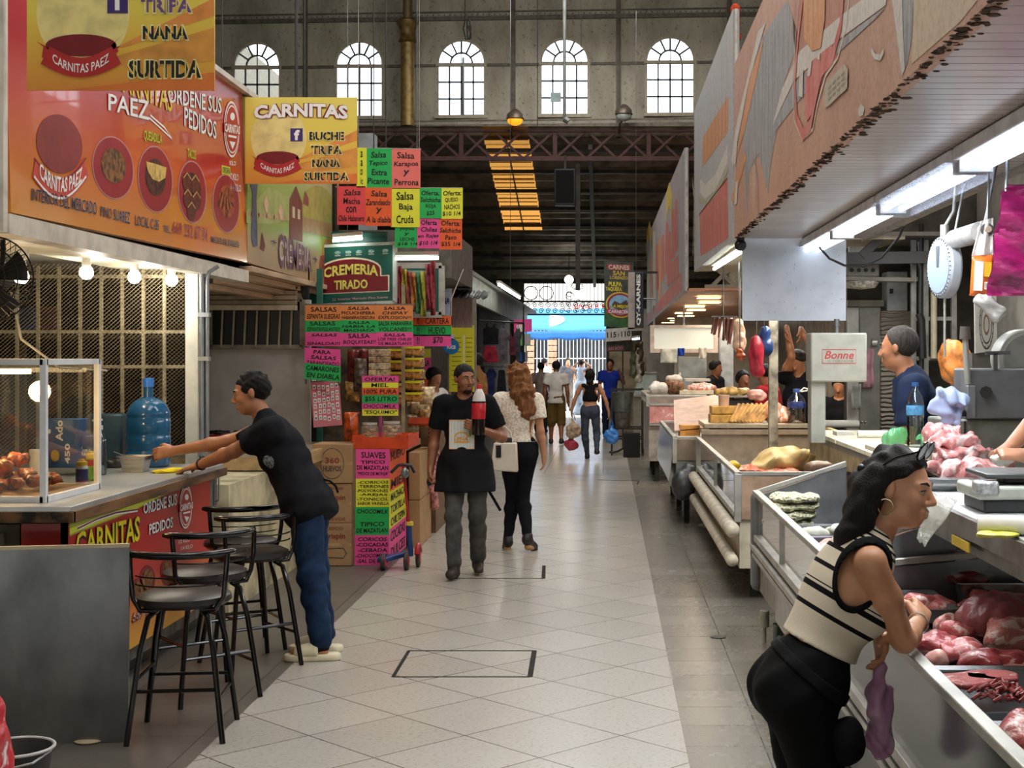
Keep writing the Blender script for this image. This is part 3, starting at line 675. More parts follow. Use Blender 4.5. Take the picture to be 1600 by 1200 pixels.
# yellow side signs
YG = print_grad([(0, '#dd8f3c'), (.25, '#e3b045'), (.55, '#e8cf55'), (1, '#ead765')], .4, n=.12)
def yellow_sign(label, x0, y0, x1, y1, Y, hook, top, sc):
 X0, X1, Z0, Z1 = Rp(x0, y0, x1, y1, Y); r, f = board('hanging_sign', label, 'sign', (X0, Y, Z0), (X1-X0, 0, 0), (0, 0, Z1-Z0), YG, .012, group='yellow menu signs at the ends of the left canopy')
 f.poly([(.45, .27), (1, .62), (1, .5), (.55, .3)], mat('#e2924a', .4), 1); f.poly([(.4, .2), (1, .42), (1, .2), (.6, .14)], mat('#dd9a48', .4), 1); f.poly([(.2, 0), (1, .12), (1, 0)], ORG, 1)
 f.oval(.3, .52, .25, .36, mat('#ecd98d', .4), 1)
 STN = dict(off=.03)
 dk = INK; pv = mat('#6a4a7c', .5, 0, .04)
 for i, (t, a, b_) in enumerate(top): f.text(t, a[0], a[1], b_[0], b_[1], pv if (sc and i < 2) else dk, .035, 4);
 for i, (t, a, b_) in enumerate(top):
  f.text(t, a[0]-.008, a[1]-.01, b_[0]+.008, b_[1]+.01, mat('#efe6a8', .4), .06, 3)
  n_ = len(t)
  for k in range(n_):   # stencil gaps
   u = a[0]+(b_[0]-a[0])*(k+.5)/n_; f.rect(u-.0035, a[1]-.005, u+.0035, b_[1]+.005, mat('#e8cf6a', .4), 5)
 f.rect(*hook, PURP, 3); u0, v0, u1, v1 = hook; f.text('f', u0+(u1-u0)*.3, v0+(v1-v0)*.08, u1-(u1-u0)*.24, v1-(v1-v0)*.12, WHT, .05, 4)
 # red ribbon emblem (oval base and ribbon only)
 f.oval(.29, .3, .19, .075, DRED, 3)
 rb = [(.1+.38*i/10, .235-.085*math.sin(math.pi*i/10)) for i in range(11)]
 f.stroke(rb, .09, REDP, 4); f.text('CARNITAS PAEZ', .14, .19, .44, .25, WHT, .01, 6, arc=-.075)
 f.poly([(.05, .33), (.09, .29), (.08, .22), (.12, .2), (.12, .28)], REDP, 3); f.poly([(.52, .38), (.47, .32), (.49, .26), (.45, .22), (.45, .3)], REDP, 3)
 return r, f
r, f = yellow_sign('large yellow menu sign hanging at the near end of the red fascia, upper left', 42, -92, 335, 141, 6.44, (.43, .515, .54, .76), [('BUCHE', (.595, .7), (.895, .79)), ('TRIPA', (.61, .52), (.88, .61)), ('NANA', (.62, .34), (.86, .43)), ('SURTIDA', (.545, .08), (.93, .2))], 1)
f.flush(r)
r, f = yellow_sign('yellow menu sign headed CARNITAS hanging at the far end of the red fascia', 383, 152, 558, 287, 10.7, (.405, .49, .515, .64), [('BUCHE', (.575, .5), (.885, .6)), ('TRIPA', (.59, .34), (.865, .44)), ('NANA', (.6, .19), (.85, .28)), ('SURTIDA', (.53, .035), (.925, .13))], 0)
f.outlined('CARNITAS', .08, .74, .92, .9, WHT, DRED, .04, .05, 6, arc=.03); f.flush(r)
# bulbs
BULB = glow('#fff6e8', 11)
def bulb(px, py, Y, lab):
 c = P(px, py, Y); r = thing('light_bulb', lab, 'bulb', (c.x, c.y, c.z), 'bulbs under the left canopy')
 MB().lathe([(0, -.042), (.022, -.038), (.04, -.015), (.042, .005), (.034, .028), (.022, .04)], c, 18).build('globe', BULB, r)
 MB().lathe([(.024, .036), (.028, .05), (.026, .085), (.04, .09), (.042, 2.385-c.z)], c, 16).build('holder', WHITE, r)
bulb(135, 426, 8.55, 'bare bulb nearest the fan, first of three in a row under the canopy')
bulb(210, 433, 9.1, 'middle bare bulb of three in a row under the left canopy')
bulb(268, 438, 9.6, 'bare bulb nearest the white post, last of three under the canopy')
bulb(33, 432, 7.7, 'bare bulb glowing behind the cage of the black fan')
for x, y in ((-3.17, 8.7), (-3.05, 9.4)): lamp('bulb_light', 'POINT', (x, y, 2.2), 7, (1, .93, .8), .05)
# fan
c = P(-14, 436, 7.1); fn = thing('wall_fan', 'black caged fan hanging at the left edge below the red sign', 'fan', c)
m = MB(); R_ = .215
for k in range(40):
 a = 2*math.pi*k/40; m.tube([(c.x+.03*math.cos(a), c.y-.075, c.z+.03*math.sin(a)), (c.x+.16*math.cos(a), c.y-.06, c.z+.16*math.sin(a)), (c.x+R_*math.cos(a), c.y, c.z+R_*math.sin(a)), (c.x+.16*math.cos(a), c.y+.06, c.z+.16*math.sin(a))], .0022, 4)
for r_, dy in ((R_, 0), (.16, -.06), (.1, -.07)): m.tube([(c.x+r_*math.cos(i*.157), c.y+dy, c.z+r_*math.sin(i*.157)) for i in range(40)], .004, 6, closed=True)
m.build('cage', BLACK, fn)
m = MB()
for k in range(4):
 a = k*math.pi/2+.4
 m.grid(lambda u, v: (c.x+(.04+.15*u)*math.cos(a+(v-.5)*.9), c.y+.03*(v-.5), c.z+(.04+.15*u)*math.sin(a+(v-.5)*.9)), 5, 5)
m.build('blades', DARK, fn, solid=.003)
MB().cyl((c.x, c.y-.03, c.z), (c.x, c.y+.16, c.z), .05, .045).build('motor', BLACK, fn)
MB().tube([(c.x, c.y+.1, c.z), (c.x, c.y+.14, c.z+.12), (c.x, c.y+.14, 2.41)], .014).build('bracket', BLACK, fn)
MB().tube([(c.x+.06, c.y+.1, c.z-.06), (c.x+.09, c.y+.15, c.z-.3), (c.x+.19, c.y+.4, c.z-.45), (c.x+.3, c.y+.8, c.z-.47)], .006, 6).build('power_cord', mat('#c9bfa6', .5), fn)
# partition with expanded metal mesh, white end post and conduit
YM = 9.68; PX0, PX1 = -4.6, -2.885
pt = thing('mesh_partition', 'cream expanded metal mesh partition behind the left food counter', 'partition', (-3.6, YM, 0))
m = MB(); dw, dh = .031, .0135; z0, z1 = 1.04, 2.44
nx, nz = int((PX1-PX0)/dw), int((z1-z0)/(2*dh))
for j in range(nz):
 for i in range(nx):
  x = PX0+i*dw; z = z0+j*2*dh
  for q in (((x, z), (x+dw/2, z+dh)), ((x+dw/2, z+dh), (x+dw, z)), ((x, z+2*dh), (x+dw/2, z+dh)), ((x+dw/2, z+dh), (x+dw, z+2*dh))):
   (xa, za), (xb, zb) = q; t = .0022; m.add([(xa, YM, za-t), (xb, YM, zb-t), (xb, YM-.003, zb+t), (xa, YM-.003, za+t)], [(0, 1, 2, 3)])
m.build('mesh', mat('#a99a7d', .5, .1, .15), pt, smooth=False)
m = MB()
for k in range(11): x = PX1-.16-k*.145; m.bar((x, YM+.015, .98), (x, YM+.015, 2.4), .02, .02, (0, 1, 0))
for z in (1.0, 1.71, 1.95, 2.33): m.bar((PX0, YM+.018, z), (PX1, YM+.018, z), .022, .022, (0, 1, 0))
m.build('bars', mat('#b5a88a', .6, 0, .15), pt)
MB().box((-2.885, YM-.04, 0), (-2.80, YM+.05, 2.395)).build('end_post', mat('#e6e2d2', .5, 0, .1, 6), pt)
m = MB(); m.cyl((-2.77, YM-.05, .55), (-2.77, YM-.05, 2.395), .018, n=12); m.cyl((-2.735, YM-.04, .75), (-2.735, YM-.04, 2.3), .014, n=10); m.tube([(-2.735, YM-.04, 2.3), (-2.72, YM-.04, 2.36), (-2.66, YM-.03, 2.4)], .014)
for z in (1.1, 1.75, 2.05): m.box((-2.79, YM-.075, z), (-2.715, YM-.02, z+.03))
cd_ = m.build('conduit', mat('#8f9498', .35, .6, .1), label='grey steel conduit pipes running up beside the white post', cat='conduit')
sw = thing('disconnect_switch', 'grey electrical switch box at the far end of the food counter', 'switch', (-2.69, 9.55, .7))
MB().cb((-2.69, 9.55, .89), (.075, .08, .24)).build('body', mat('#4c5054', .5), sw, bevel=.006)
MB().tube([(-2.64, 9.53, .8), (-2.62, 9.51, .81), (-2.62, 9.51, .97), (-2.64, 9.53, .98)], .007).build('handle', ALU, sw)
MB().cyl((-2.69, 9.55, .0), (-2.69, 9.55, .77), .02, n=10).build('pipe', mat('#8f9498', .35, .6), sw)
m = MB(); m.box((-5.7, 6.4, 0), (-5.55, 14.2, 3.78)); m.box((-5.6, 12.6, 0), (-3.6, 12.7, 2.6)); m.build('wall_stall', mat('#2c241d', .8, 0, .25), kind='structure', smooth=False)
m = MB(); m.box((-5.5, YM-.02, 0), (-2.81, YM+.03, 1.04)); m.build('wall_stall.001', mat('#8f8878', .8, 0, .2), kind='structure', smooth=False)
# dim things seen through the mesh
for k, (px, py, h, col, lab) in enumerate(((45, 500, .3, '#355a8a', 'blue pack on the shelf behind the mesh, left'), (75, 500, .3, '#7a3a44', 'blue and red pack on the shelf behind the mesh, right'))):
 c = P(px, py, 11.6); m = MB(); m.cb((c.x, c.y, c.z), (.15, .12, .22)); m.build('drink_pack', mat(col, .5, 0, .3), label=lab, cat='pack', bevel=.01)
m = MB(); m.box((-4.9, 11.45, 1.93), (-3.7, 11.8, 1.96)); m.box((-4.9, 11.75, .0), (-4.86, 11.8, 2.25)); m.box((-3.74, 11.75, .0), (-3.7, 11.8, 2.25)); m.build('storage_shelf', mat('#6b5a44', .7), label='dim wooden shelf behind the mesh partition', cat='shelf')
# food counter
ct = thing('food_counter', 'food counter with a steel top and a red printed banner along its front', 'counter', (-3.0, 8.0, 0))
m = MB(); m.prism([(-2.57, 6.75, 1.03), (-2.57, 9.45, 1.03), (-3.6, 9.45, 1.03), (-3.6, 6.75, 1.03)], (0, 0, .03)); m.build('worktop', mat('#bdbdb8', .3, .45, .1, 4), ct, bevel=.004)
m = MB(); m.box((-2.58, 6.74, .985), (-2.55, 9.46, 1.035)); m.box((-3.6, 6.73, .985), (-2.55, 6.76, 1.035)); m.build('edge_board', mat('#6d4a2a', .6, 0, .45, 14, .2, stretch=(1, .15, 1)), ct)
m = MB(); m.box((-3.55, 6.82, .1), (-2.63, 9.4, .985)); m.build('carcass', mat('#6e675c', .7, 0, .25), ct)
m = MB(); m.box((-3.5, 6.9, 0), (-2.7, 9.3, .1)); m.build('plinth', BLACK, ct)
BN = print_grad([(0, '#e2a63a'), (.22, '#e08a35'), (.45, '#b8281f'), (1, '#a81f20')], .35, n=.06)
MB().box((-2.63, 6.78, .18), (-2.605, 9.25, .975)).build('banner', BN, ct)
MB().box((-2.82, 6.78, .18), (-2.605, 6.81, .975)).build('banner', BN, ct)
f = Face((-2.605, 6.78, .18), (0, 2.47, 0), (0, 0, .795))
GRN = mat('#a8a838', .4, 0, .1)
ppoly(f, [(108, 838), (205, 800), (300, 752), (303, 745), (300, 742), (200, 778), (108, 815)], GRN, 1); ppoly(f, [(108, 835), (210, 796), (300, 750), (210, 788), (108, 826)], LIME, 2)
ptext2(f, 'ORDENE SUS', (223, 804), (275, 789), (275, 771), (223, 786), mat('#f1ede6', .4), NAVY, .02, .04)
ptext2(f, 'PEDIDOS', (232, 836), (269, 824), (269, 807), (232, 819), mat('#f1ede6', .4), NAVY, .02, .04)
ptext2(f, 'CARNITAS', (117, 872), (217, 845), (217, 806), (117, 832), mat('#e7d21f', .4), INK, .02, .05, 4)
pline(f, [(120, 826), (150, 812), (180, 802), (214, 797)], .018, WHT, 3); pline(f, [(120, 826), (150, 811), (180, 801), (214, 796)], .008, DRED, 4)
logo(f, 289, 792, 10, 34, -.26)
for x, y, t in ((290, 838, 'KILO'), (286, 848, '1/2 KILO'), (290, 858, '1/4 KILO')): ptext(f, t, (x-8, y+2), (x+10, y-2), (x+10, y-8), (x-8, y-4), WHT, .01)
for cx, cy in ((230, 905), (262, 893), (215, 925)): poval(f, cx, cy, 12, 22, DRED, 2); poval(f, cx, cy, 9, 16, FOOD, 3)
ptext2(f, '669 232', (205, 975), (240, 955), (240, 940), (205, 958), DRED, WHT, .02, .04)
f.flush(ct)
m = MB(); m.box((-3.55, 6.79, .1), (-2.83, 6.83, .97)); m.build('end_panel', mat('#5c5448', .7, 0, .3, 10, stretch=(1, 1, .2)), ct)
m = MB(); m.box((-3.5, 6.77, .2), (-2.9, 6.795, .93)); m.box((-3.44, 6.76, .27), (-2.96, 6.78, .86)); m.build('door', mat('#6a6152', .6, 0, .3, 10, stretch=(1, 1, .2)), ct)
# warm display case with pork
dc = thing('display_case', 'white framed glass case lit warm inside on the food counter', 'case', (-3.4, 7.3, 1.061))
xa, xb, ya, yb, za, zb = -3.58, -2.77, 6.93, 7.66, 1.061, 1.765
m = MB()
for x in (xa, xb):
 for y in (ya, yb): m.bar((x, y, za), (x, y, zb), .03, .03, (1, 0, 0))
for z in (za+.015, zb-.012):
 for a, b in (((xa, ya), (xb, ya)), ((xa, yb), (xb, yb)), ((xa, ya), (xa, yb)), ((xb, ya), (xb, yb))): m.bar((*a, z), (*b, z), .03, .03)
m.bar((-3.08, ya, za), (-3.08, ya, zb), .035, .03, (1, 0, 0))
m.build('frame', mat('#dfe2e4', .4, 0, .05), dc)
m = MB()
for q in ([(xa, ya, za), (xb, ya, za), (xb, ya, zb), (xa, ya, zb)], [(xb, ya, za), (xb, yb, za), (xb, yb, zb), (xb, ya, zb)], [(xa, yb, za), (xb, yb, za), (xb, yb, zb), (xa, yb, zb)]): m.add(q, [(0, 1, 2, 3)])
m.build('glass_panes', glass('#f4f4ee', .02), dc, smooth=False)
MB().box((xa+.02, ya+.02, za+.005), (xb-.02, yb-.02, za+.03)).build('tray', mat('#8a6a3a', .4, .3), dc)
MB().box((-3.5, 7.2, 1.69), (-3.0, 7.34, 1.715)).build('heat_lamp', glow('#ffd9a0', 9), dc)
lamp('case_lamp', 'POINT', (-3.25, 7.25, 1.58), 15, (1, .66, .3), .06)
random.seed(3)
for k in range(46):
 u = random.random()**1.2; x = -3.45+u*.55; top = .34*(1-u)**1.0; z = 1.12+random.random()*max(.02, top); y = 7.03+random.random()*.42
 s_ = random.uniform(.028, .052)
 mm = blob([('e', (x, y, z), (s_, s_*.8, s_*.6)), ('e', (x+s_*.6*random.uniform(-1, 1), y, z+s_*.3), (s_*.7, s_*.6, s_*.5))], .012, .03, (.014, 60, k))
 mm.build('pork_piece', mat(('#c9702c', '#a34f1e', '#bb6330')[k % 3], .35, 0, .45, 25, .4), label='browned chunk of fried pork heaped in the lit glass case', cat='meat', group='fried pork chunks in the glass case')
# things on the counter
def slab(name, lab, x0, y0, x1, y1, Y, d, m_, cat='box', bev=.004):
 X0, X1, Z0, Z1 = Rp(x0, y0, x1, y1, Y); r = thing(name, lab, cat, ((X0+X1)/2, Y+d/2, Z0)); MB().box((X0, Y, Z0), (X1, Y+d, Z1)).build('carton', m_, r, bevel=bev); return r, Face((X0, Y, Z0), (X1-X0, 0, 0), (0, 0, Z1-Z0))
BLU = mat('#2d5a94', .5, 0, .15)
r, f = slab('detergent_box', 'blue carton with white lettering standing behind the glass case', 72, 655, 123, 731, 8.5, .16, BLU)
for t, u0, v0, u1, v1 in (('Ado', .3, .55, .52, .98), ('450', .58, .08, .74, .5)):
 vs, fs2 = glyphs(t, .03); f.mb(WHT, 3, 'lettering').add([f.at(u0+(u1-u0)*(1-y), v0+(v1-v0)*x, .004) for x, y in vs], fs2)
f.oval(.28, .25, .13, .12, mat('#d9b25a', .5), 2); f.oval(.1, .75, .05, .05, WHT, 2); f.flush(r)
r, f = slab('detergent_box', 'small blue carton between the glass case and the soap bottle', 123, 682, 146, 743, 8.55, .14, BLU)
f.text('Suav', .1, .5, .8, .75, WHT, .03); f.flush(r)
X0, X1, Z0, Z1 = Rp(48, 680, 70, 722, 8.3)
MB().lathe([(.036, 0), (.046, .02), (.048, .17), (.04, .171)], ((X0+X1)/2, 8.3, 1.061), 20).build('foam_cup_stack', WHITE, label='stack of white foam cups behind the glass of the case', cat='cups')
def jar(px, pyb, pyt, Y, r, body, cap_, lab, bands=()):
 b = P(px, pyb, Y); h = (pyb-pyt)/F*Y; b.z = 1.061; o = thing('spice_jar', lab, 'jar', b)
 MB().lathe([(0, 0), (r, .002), (r, h*.72), (r*.85, h*.78)], b, 18).build('jar_body', body, o)
 MB().lathe([(r*.9, h*.76), (r*.92, h*.9), (r*.5, h*.94), (r*.45, h), (0, h)], b, 18).build('cap', cap_, o)
 for z0_, z1_, m_ in bands: MB().lathe([(r*1.01, h*z0_), (r*1.02, h*z0_+.001), (r*1.02, h*z1_), (r*1.0, h*z1_)], b, 18).build('label_band', m_, o)
jar(128, 760, 716, 7.75, .032, WHITE, YEL, 'white spice jar with a yellow cap and blue label nearest the case', [(.25, .65, mat('#3a3f8a', .4, 0, .3, 40)), (.2, .25, mat('#c23a5a', .4))])
jar(143, 750, 705, 8.2, .034, mat('#6aa23a', .4, 0, .2, 30), YEL, 'green spice jar with a yellow cap behind the white jar', [(.5, .72, mat('#b03040', .4, 0, .3, 40))])
b = P(156, 742, 8.56); b.z = 1.061; o = thing('soap_dispenser', 'clear pump bottle of gel standing on the counter', 'bottle', b)
MB().lathe([(0, 0), (.038, .002), (.04, .02), (.04, .2), (.03, .24), (.015, .26), (.014, .28)], b, 20).build('bottle', glass('#dfe9ea', .1), o)
m = MB(); m.cyl(b+Vector((0, 0, .275)), b+Vector((0, 0, .3)), .018); m.cyl(b+Vector((0, 0, .3)), b+Vector((0, 0, .33)), .006); m.bar(b+Vector((.015, 0, .335)), b+Vector((-.045, 0, .33)), .014, .012); m.build('pump', WHITE, o)
b = P(212, 737, 8.8); b.z = 1.061; o = thing('steel_pan', 'deep stainless steel food pan held at the counter edge', 'pan', b)
m = MB(); w, d, h = .08, .07, .1
def ringq(s_, z): return [(b.x+w*s_*i, b.y+d*s_*j, b.z+z) for i, j in ((-1, -1), (1, -1), (1, 1), (-1, 1))]
lv = [ringq(.78, 0), ringq(1, h), ringq(1.18, h), ringq(1.18, h-.006), ringq(.98, h-.006), ringq(.77, .004)]
for a, c_ in zip(lv, lv[1:]): m.add(a+c_, [(i, (i+1) % 4, (i+1) % 4+4, i+4) for i in range(4)])
m.add(lv[0], [(3, 2, 1, 0)]); m.add(lv[-1], [(0, 1, 2, 3)]); m.build('pan', STEEL, o, smooth=False)
MB().bar((b.x-.13, b.y-.02, b.z+.125), (b.x-.04, b.y, b.z+.09), .018, .004).build('spoon', STEEL, o)
b = P(232, 730, 9.2); b.z = 1.061; o = thing('water_jug', 'large blue plastic water jug standing on the counter', 'jug', b)
JB = mat('#2f6f9c', .12, 0, .08, 4, trans=.35)
MB().lathe([(0, 0), (.13, .003), (.14, .02), (.14, .1), (.134, .112), (.14, .124), (.14, .2), (.134, .212), (.14, .224), (.14, .31), (.134, .322), (.138, .335), (.136, .36), (.11, .41), (.07, .44), (.032, .455), (.03, .52)], b, 40).build('bottle', JB, o, smooth=60)
MB().lathe([(.034, .52), (.035, .57), (.033, .578), (0, .58)], b, 24).build('cap', mat('#3a7fd0', .35), o)
X0, X1, Z0, Z1 = Rp(146, 643, 200, 728, 9.42)
MB().box((X0, 9.3, 1.061), (X1, 9.42, 1.4)).build('plastic_tub', mat('#33505c', .35, 0, .15), label='dark teal plastic tub behind the soap bottle', cat='tub', bevel=.015)
X0, X1, Z0, Z1 = Rp(165, 710, 192, 730, 9.1)
blob([('e', ((X0+X1)/2, 9.1, 1.09), (.06, .05, .04))], .012, .03, (.01, 60, 1)).build('crumpled_bag', mat('#3a3530', .4, 0, .4, 20), label='dark crumpled bag beside the steel pan', cat='bag')
c = P(266, 733, 8.75); blob([('e', (c.x-.03, 8.7, 1.07), (.075, .05, .012)), ('e', (c.x+.03, 8.76, 1.072), (.06, .045, .014))], .007, .03, (.008, 55, 4)).build('cleaning_cloth', mat('#e3c928', .8, 0, .1, 12), label='yellow cleaning cloth under the leaning man\'s hand', cat='cloth')
# steel sheet, bucket, lid and sack at the left edge
sh = thing('steel_shield', 'tall brushed steel panel standing in front of the food counter', 'panel', (-2.6, 6.52, 0))
a, b, c, d = P(-60, 1168, 6.45), P(200, 1158, 6.5), P(202, 852, 6.5), P(-60, 858, 6.45)
m = MB(); m.prism([a, b, c, d], (0, .012, 0)); m.build('sheet', mat('#8b8d8d', .32, .85, .22, 3, .1, 14, stretch=(1, 1, .6)), sh)
m = MB(); m.bar(d, c, .022, .016, (0, 0, 1)); m.build('rim', mat('#c8b89a', .4, .3), sh)
m = MB(); m.bar((-2.35, 6.53, 0), (-2.35, 6.53, .88), .03, .03, (1, 0, 0)); m.bar((-2.35, 6.53, .02), (-2.35, 6.7, .02), .03, .03); m.bar((-2.9, 6.53, 0), (-2.9, 6.53, .88), .03, .03, (1, 0, 0)); m.bar((-2.9, 6.53, .02), (-2.9, 6.7, .02), .03, .03); m.build('stand', STEELD, sh)
b = P(22, 1168, 5.75); r0 = .155; z = b.z; o = thing('plastic_bucket', 'grey plastic bucket with a white rim at the lower left corner', 'bucket', (b.x, b.y, 0))
MB().lathe([(0, .004), (r0*.78, .004), (r0*.97, z), (r0*.94, z), (r0*.75, .02), (0, .02)], (b.x, b.y, 0), 32).build('pail', mat('#4a4544', .5), o)
MB().tube([(b.x+r0*math.cos(t), b.y+r0*math.sin(t), z) for t in np.linspace(0, 6.28, 36)[:-1]], .007, 8, closed=True).build('rim', mat('#cfcac8', .5), o)
MB().tube([(b.x+r0*.98, b.y, z-.01), (b.x+r0*.8, b.y-.12, z-.03), (b.x, b.y-.165, z-.05), (b.x-r0, b.y, z-.01)], .005).build('handle', mat('#cfcac8', .5), o)
x, y = fl(124, 1170); MB().lathe([(0, 0), (.06, .001), (.066, .008), (.05, .014), (0, .016)], (x, y+.12, 0), 24).build('jar_lid', mat('#b8a98c', .5), label='round beige lid lying on the floor under the steel panel', cat='lid')
c = P(-8, 1130, 5.0); blob([('c', (c.x-.04, 5.0, .02), (c.x-.015, 5.0, .42), .085, .075), ('c', (c.x-.015, 5.0, .42), (c.x-.06, 5.0, .8), .07, .04)], .012, .05, (.02, 22, 3)).build('patterned_sack', meat('#b3272d', '#c8343c', '#efe0e0', .56, 9), label='red and white blotched sack at the very left edge', cat='sack')
# bar stools
VINYL = mat('#231c1b', .35, 0, .2, 20, .08)
def make_stool():
 r = thing('bar_stool', 'x', 'stool', (0, 0, 0), 'black bar stools at the food counter')
 MB().lathe([(0, .612), (.2, .612), (.222, .63), (.218, .655), (.18, .672), (0, .678)], (0, 0, 0), 40).build('seat', VINYL, r)
 for i, j in ((1, 1), (-1, 1), (-1, -1), (1, -1)):
  MB().tube([(.1*i, .1*j, .6), (.135*i, .135*j, .57), (.165*i, .165*j, .42), (.215*i, .215*j, 0)], .0135, 10).build('leg', BLKGLOSS, r)
 m = MB(); q = lambda z: .135+(.57-z)*.14
 for z, pr in ((.24, ((1, 1), (-1, 1))), (.3, ((-1, 1), (-1, -1))), (.24, ((-1, -1), (1, -1))), (.19, ((1, -1), (1, 1)))):
  a, b = pr; m.tube([(q(z)*a[0], q(z)*a[1], z), (q(z)*b[0], q(z)*b[1], z)], .009, 8)
 m.build('stretcher', BLKGLOSS, r)
 A = [math.radians(t) for t in range(-165, -14, 10)]
 MB().tube([(.25*math.cos(t), .22*math.sin(t)-.0, .865) for t in A], [.012]+[.0175]*(len(A)-2)+[.012], 10).build('back_rail', BLKGLOSS, r)
 for sx in (-1, 1): MB().tube([(.1*sx, -.12, .6), (.17*sx, -.14, .605), (.205*sx, -.12, .66), (.215*sx, -.13, .75), (.222*sx, -.12, .86)], .0125, 10).build('upright', BLKGLOSS, r)
 m = MB()
 for z in (.72, .76): m.tube([(.23*math.cos(t), .2*math.sin(t), z) for t in [math.radians(k) for k in range(-150, -29, 12)]], .004, 6)
 m.build('back_rod', BLKGLOSS, r)
 return r
st0 = make_stool()
def at_seat(px, py): Y = (EYE-.65)*F/(py-VY); return ((px-VX)/F*Y, Y, 0)
sp_ = [(287, 930, 6, 'black bar stool nearest the camera, beside the steel panel'), (320, 893, 38, 'second black bar stool from the camera, behind the nearest one'), (391, 862, 40, 'third black bar stool, right by the leaning man\'s legs'), (376, 845, 30, 'farthest black bar stool, half hidden behind the third')]
for i, (px, py, rz, lab) in enumerate(sp_):
 o = st0 if i == 0 else copy_tree(st0)
 o.location = at_seat(px, py); o.rotation_euler = (0, 0, math.radians(rz)); o['label'] = lab
# ================================================================ left side, farther: cheese shop, poster stall, clothes
# farm mural fascia
mu = print_grad([(0, '#a98a6a'), (.2, '#a99264'), (.28, '#8ca04a'), (.6, '#9fae5a'), (.75, '#c9b98a'), (1, '#a9a45e')], .5, n=.05)
r, f = board('mural_fascia', 'painted farm mural fascia with worn lettering beyond the red sign', 'mural', (-2.75, 10.78, 2.5), (0, 3.32, -.03), (0, 0, 1.27), mu, .05)
BRN = mat('#7a3a2c', .6, 0, .15); GRY = mat('#5d5d74', .6, 0, .15)
ppoly(f, [(385, 330), (420, 292), (450, 306), (470, 340), (420, 350), (385, 348)], mat('#a9b069', .5, 0, .08), 1)
poval(f, 495, 320, 24, 30, mat('#b3a650', .5, 0, .1), 1); ppoly(f, [(470, 338), (520, 350), (520, 372), (470, 360)], mat('#a98a5a', .5, 0, .1), 2)
ppoly(f, [(452, 372), (452, 312), (462, 290), (472, 318), (472, 378)], BRN, 3); ppoly(f, [(456, 340), (460, 341), (460, 324), (456, 322)], mat('#cdbb96', .6), 4); ppoly(f, [(464, 342), (468, 343), (468, 328), (464, 326)], mat('#cdbb96', .6), 4)
ppoly(f, [(392, 372), (394, 300), (390, 288), (402, 288), (400, 310), (402, 384), (396, 386)], GRY, 3); ppoly(f, [(473, 318), (482, 322), (482, 310), (476, 298)], mat('#8c4a3a', .6), 3)
pline(f, [(388, 334), (420, 338), (450, 342)], .03, mat('#c5a277', .6), 2)
for x in (392, 404, 416, 428, 440): pline(f, [(x, 346), (x, 330)], .025, mat('#c5a277', .6), 2)
for x, y in ((415, 318), (438, 330)): ppoly(f, [(x, y+14), (x-4, y), (x, y-12), (x+4, y), (x+3, y+14)], mat('#d9b08c', .6), 3)
poval(f, 512, 395, 9, 22, mat('#b5813a', .6, 0, .2), 2); ppoly(f, [(406, 388), (409, 362), (414, 384), (412, 392)], BRN, 3)
ptext2(f, 'CREMERIA', (434, 418), (486, 425), (486, 390), (434, 362), mat('#6b3a52', .6, 0, .1), mat('#d9c9b5', .6), .03, .05, 4, arc=.0)
ptext2(f, '*', (488, 412), (495, 414), (495, 402), (488, 400), GRY, mat('#d9c9b5', .6), .05, .05, 4)
ptext2(f, '*', (423, 385), (431, 388), (431, 376), (423, 372), GRY, mat('#d9c9b5', .6), .05, .05, 4)
ppoly(f, [(497, 432), (500, 400), (508, 398), (512, 425), (505, 434)], mat('#8c3a2c', .6, 0, .2), 3); f.flush(r)
aw = thing('plank_canopy', 'cream wooden plank canopy under the farm mural', 'canopy', (-3.2, 12.4, 2.36))
m = MB()
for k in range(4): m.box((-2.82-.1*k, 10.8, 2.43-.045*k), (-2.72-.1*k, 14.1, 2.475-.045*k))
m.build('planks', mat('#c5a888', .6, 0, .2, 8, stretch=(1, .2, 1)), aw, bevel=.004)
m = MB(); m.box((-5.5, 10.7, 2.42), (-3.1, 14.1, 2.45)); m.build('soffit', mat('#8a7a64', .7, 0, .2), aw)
# white shop wall with a barred window and rolled shutter
m = MB(); m.box((-3.9, 12.9, 0), (-2.72, 12.97, 2.3)); m.build('wall_shop', mat('#b9b4aa', .7, 0, .08, 5), kind='structure', smooth=False)
X0, X1, Z0, Z1 = Rp(328, 468, 472, 542, 12.86); w7 = MB();
for q in (((X0, Z0), (X1, Z0)), ((X0, Z1), (X1, Z1)), ((X0, Z0), (X0, Z1)), ((X1, Z0), (X1, Z1))): w7.bar((q[0][0], 12.87, q[0][1]), (q[1][0], 12.87, q[1][1]), .04, .04, (0, 1, 0))
w7 = w7.build('window_9', mat('#8f8470', .6, 0, .2), kind='structure'); MB().box((X0, 12.88, Z0), (X1, 12.895, Z1)).build('pane', mat('#14120f', .3), w7)
m = MB()
for k in range(1, 8): x = X0+(X1-X0)*k/8; m.bar((x, 12.85, Z0), (x+.02, 12.85, Z1), .016, .016, (0, 1, 0))
m.build('bars', mat('#a5997f', .5), w7)
sh_ = thing('rolled_shutter', 'cream rolled-up slatted shutter above the barred window', 'shutter', (-3.3, 12.5, 2.0)); m = MB()
for k in range(4): m.box((-3.95, 12.78-.02*(k % 2), 2.25+.045*k), (-2.82, 12.84, 2.29+.045*k))
m.build('slats', mat('#b39f80', .6, 0, .15), sh_, bevel=.006); MB().box((-3.95, 12.74, 2.2), (-2.82, 12.84, 2.245)).build('bottom_rail', mat('#d0c2a4', .5), sh_)
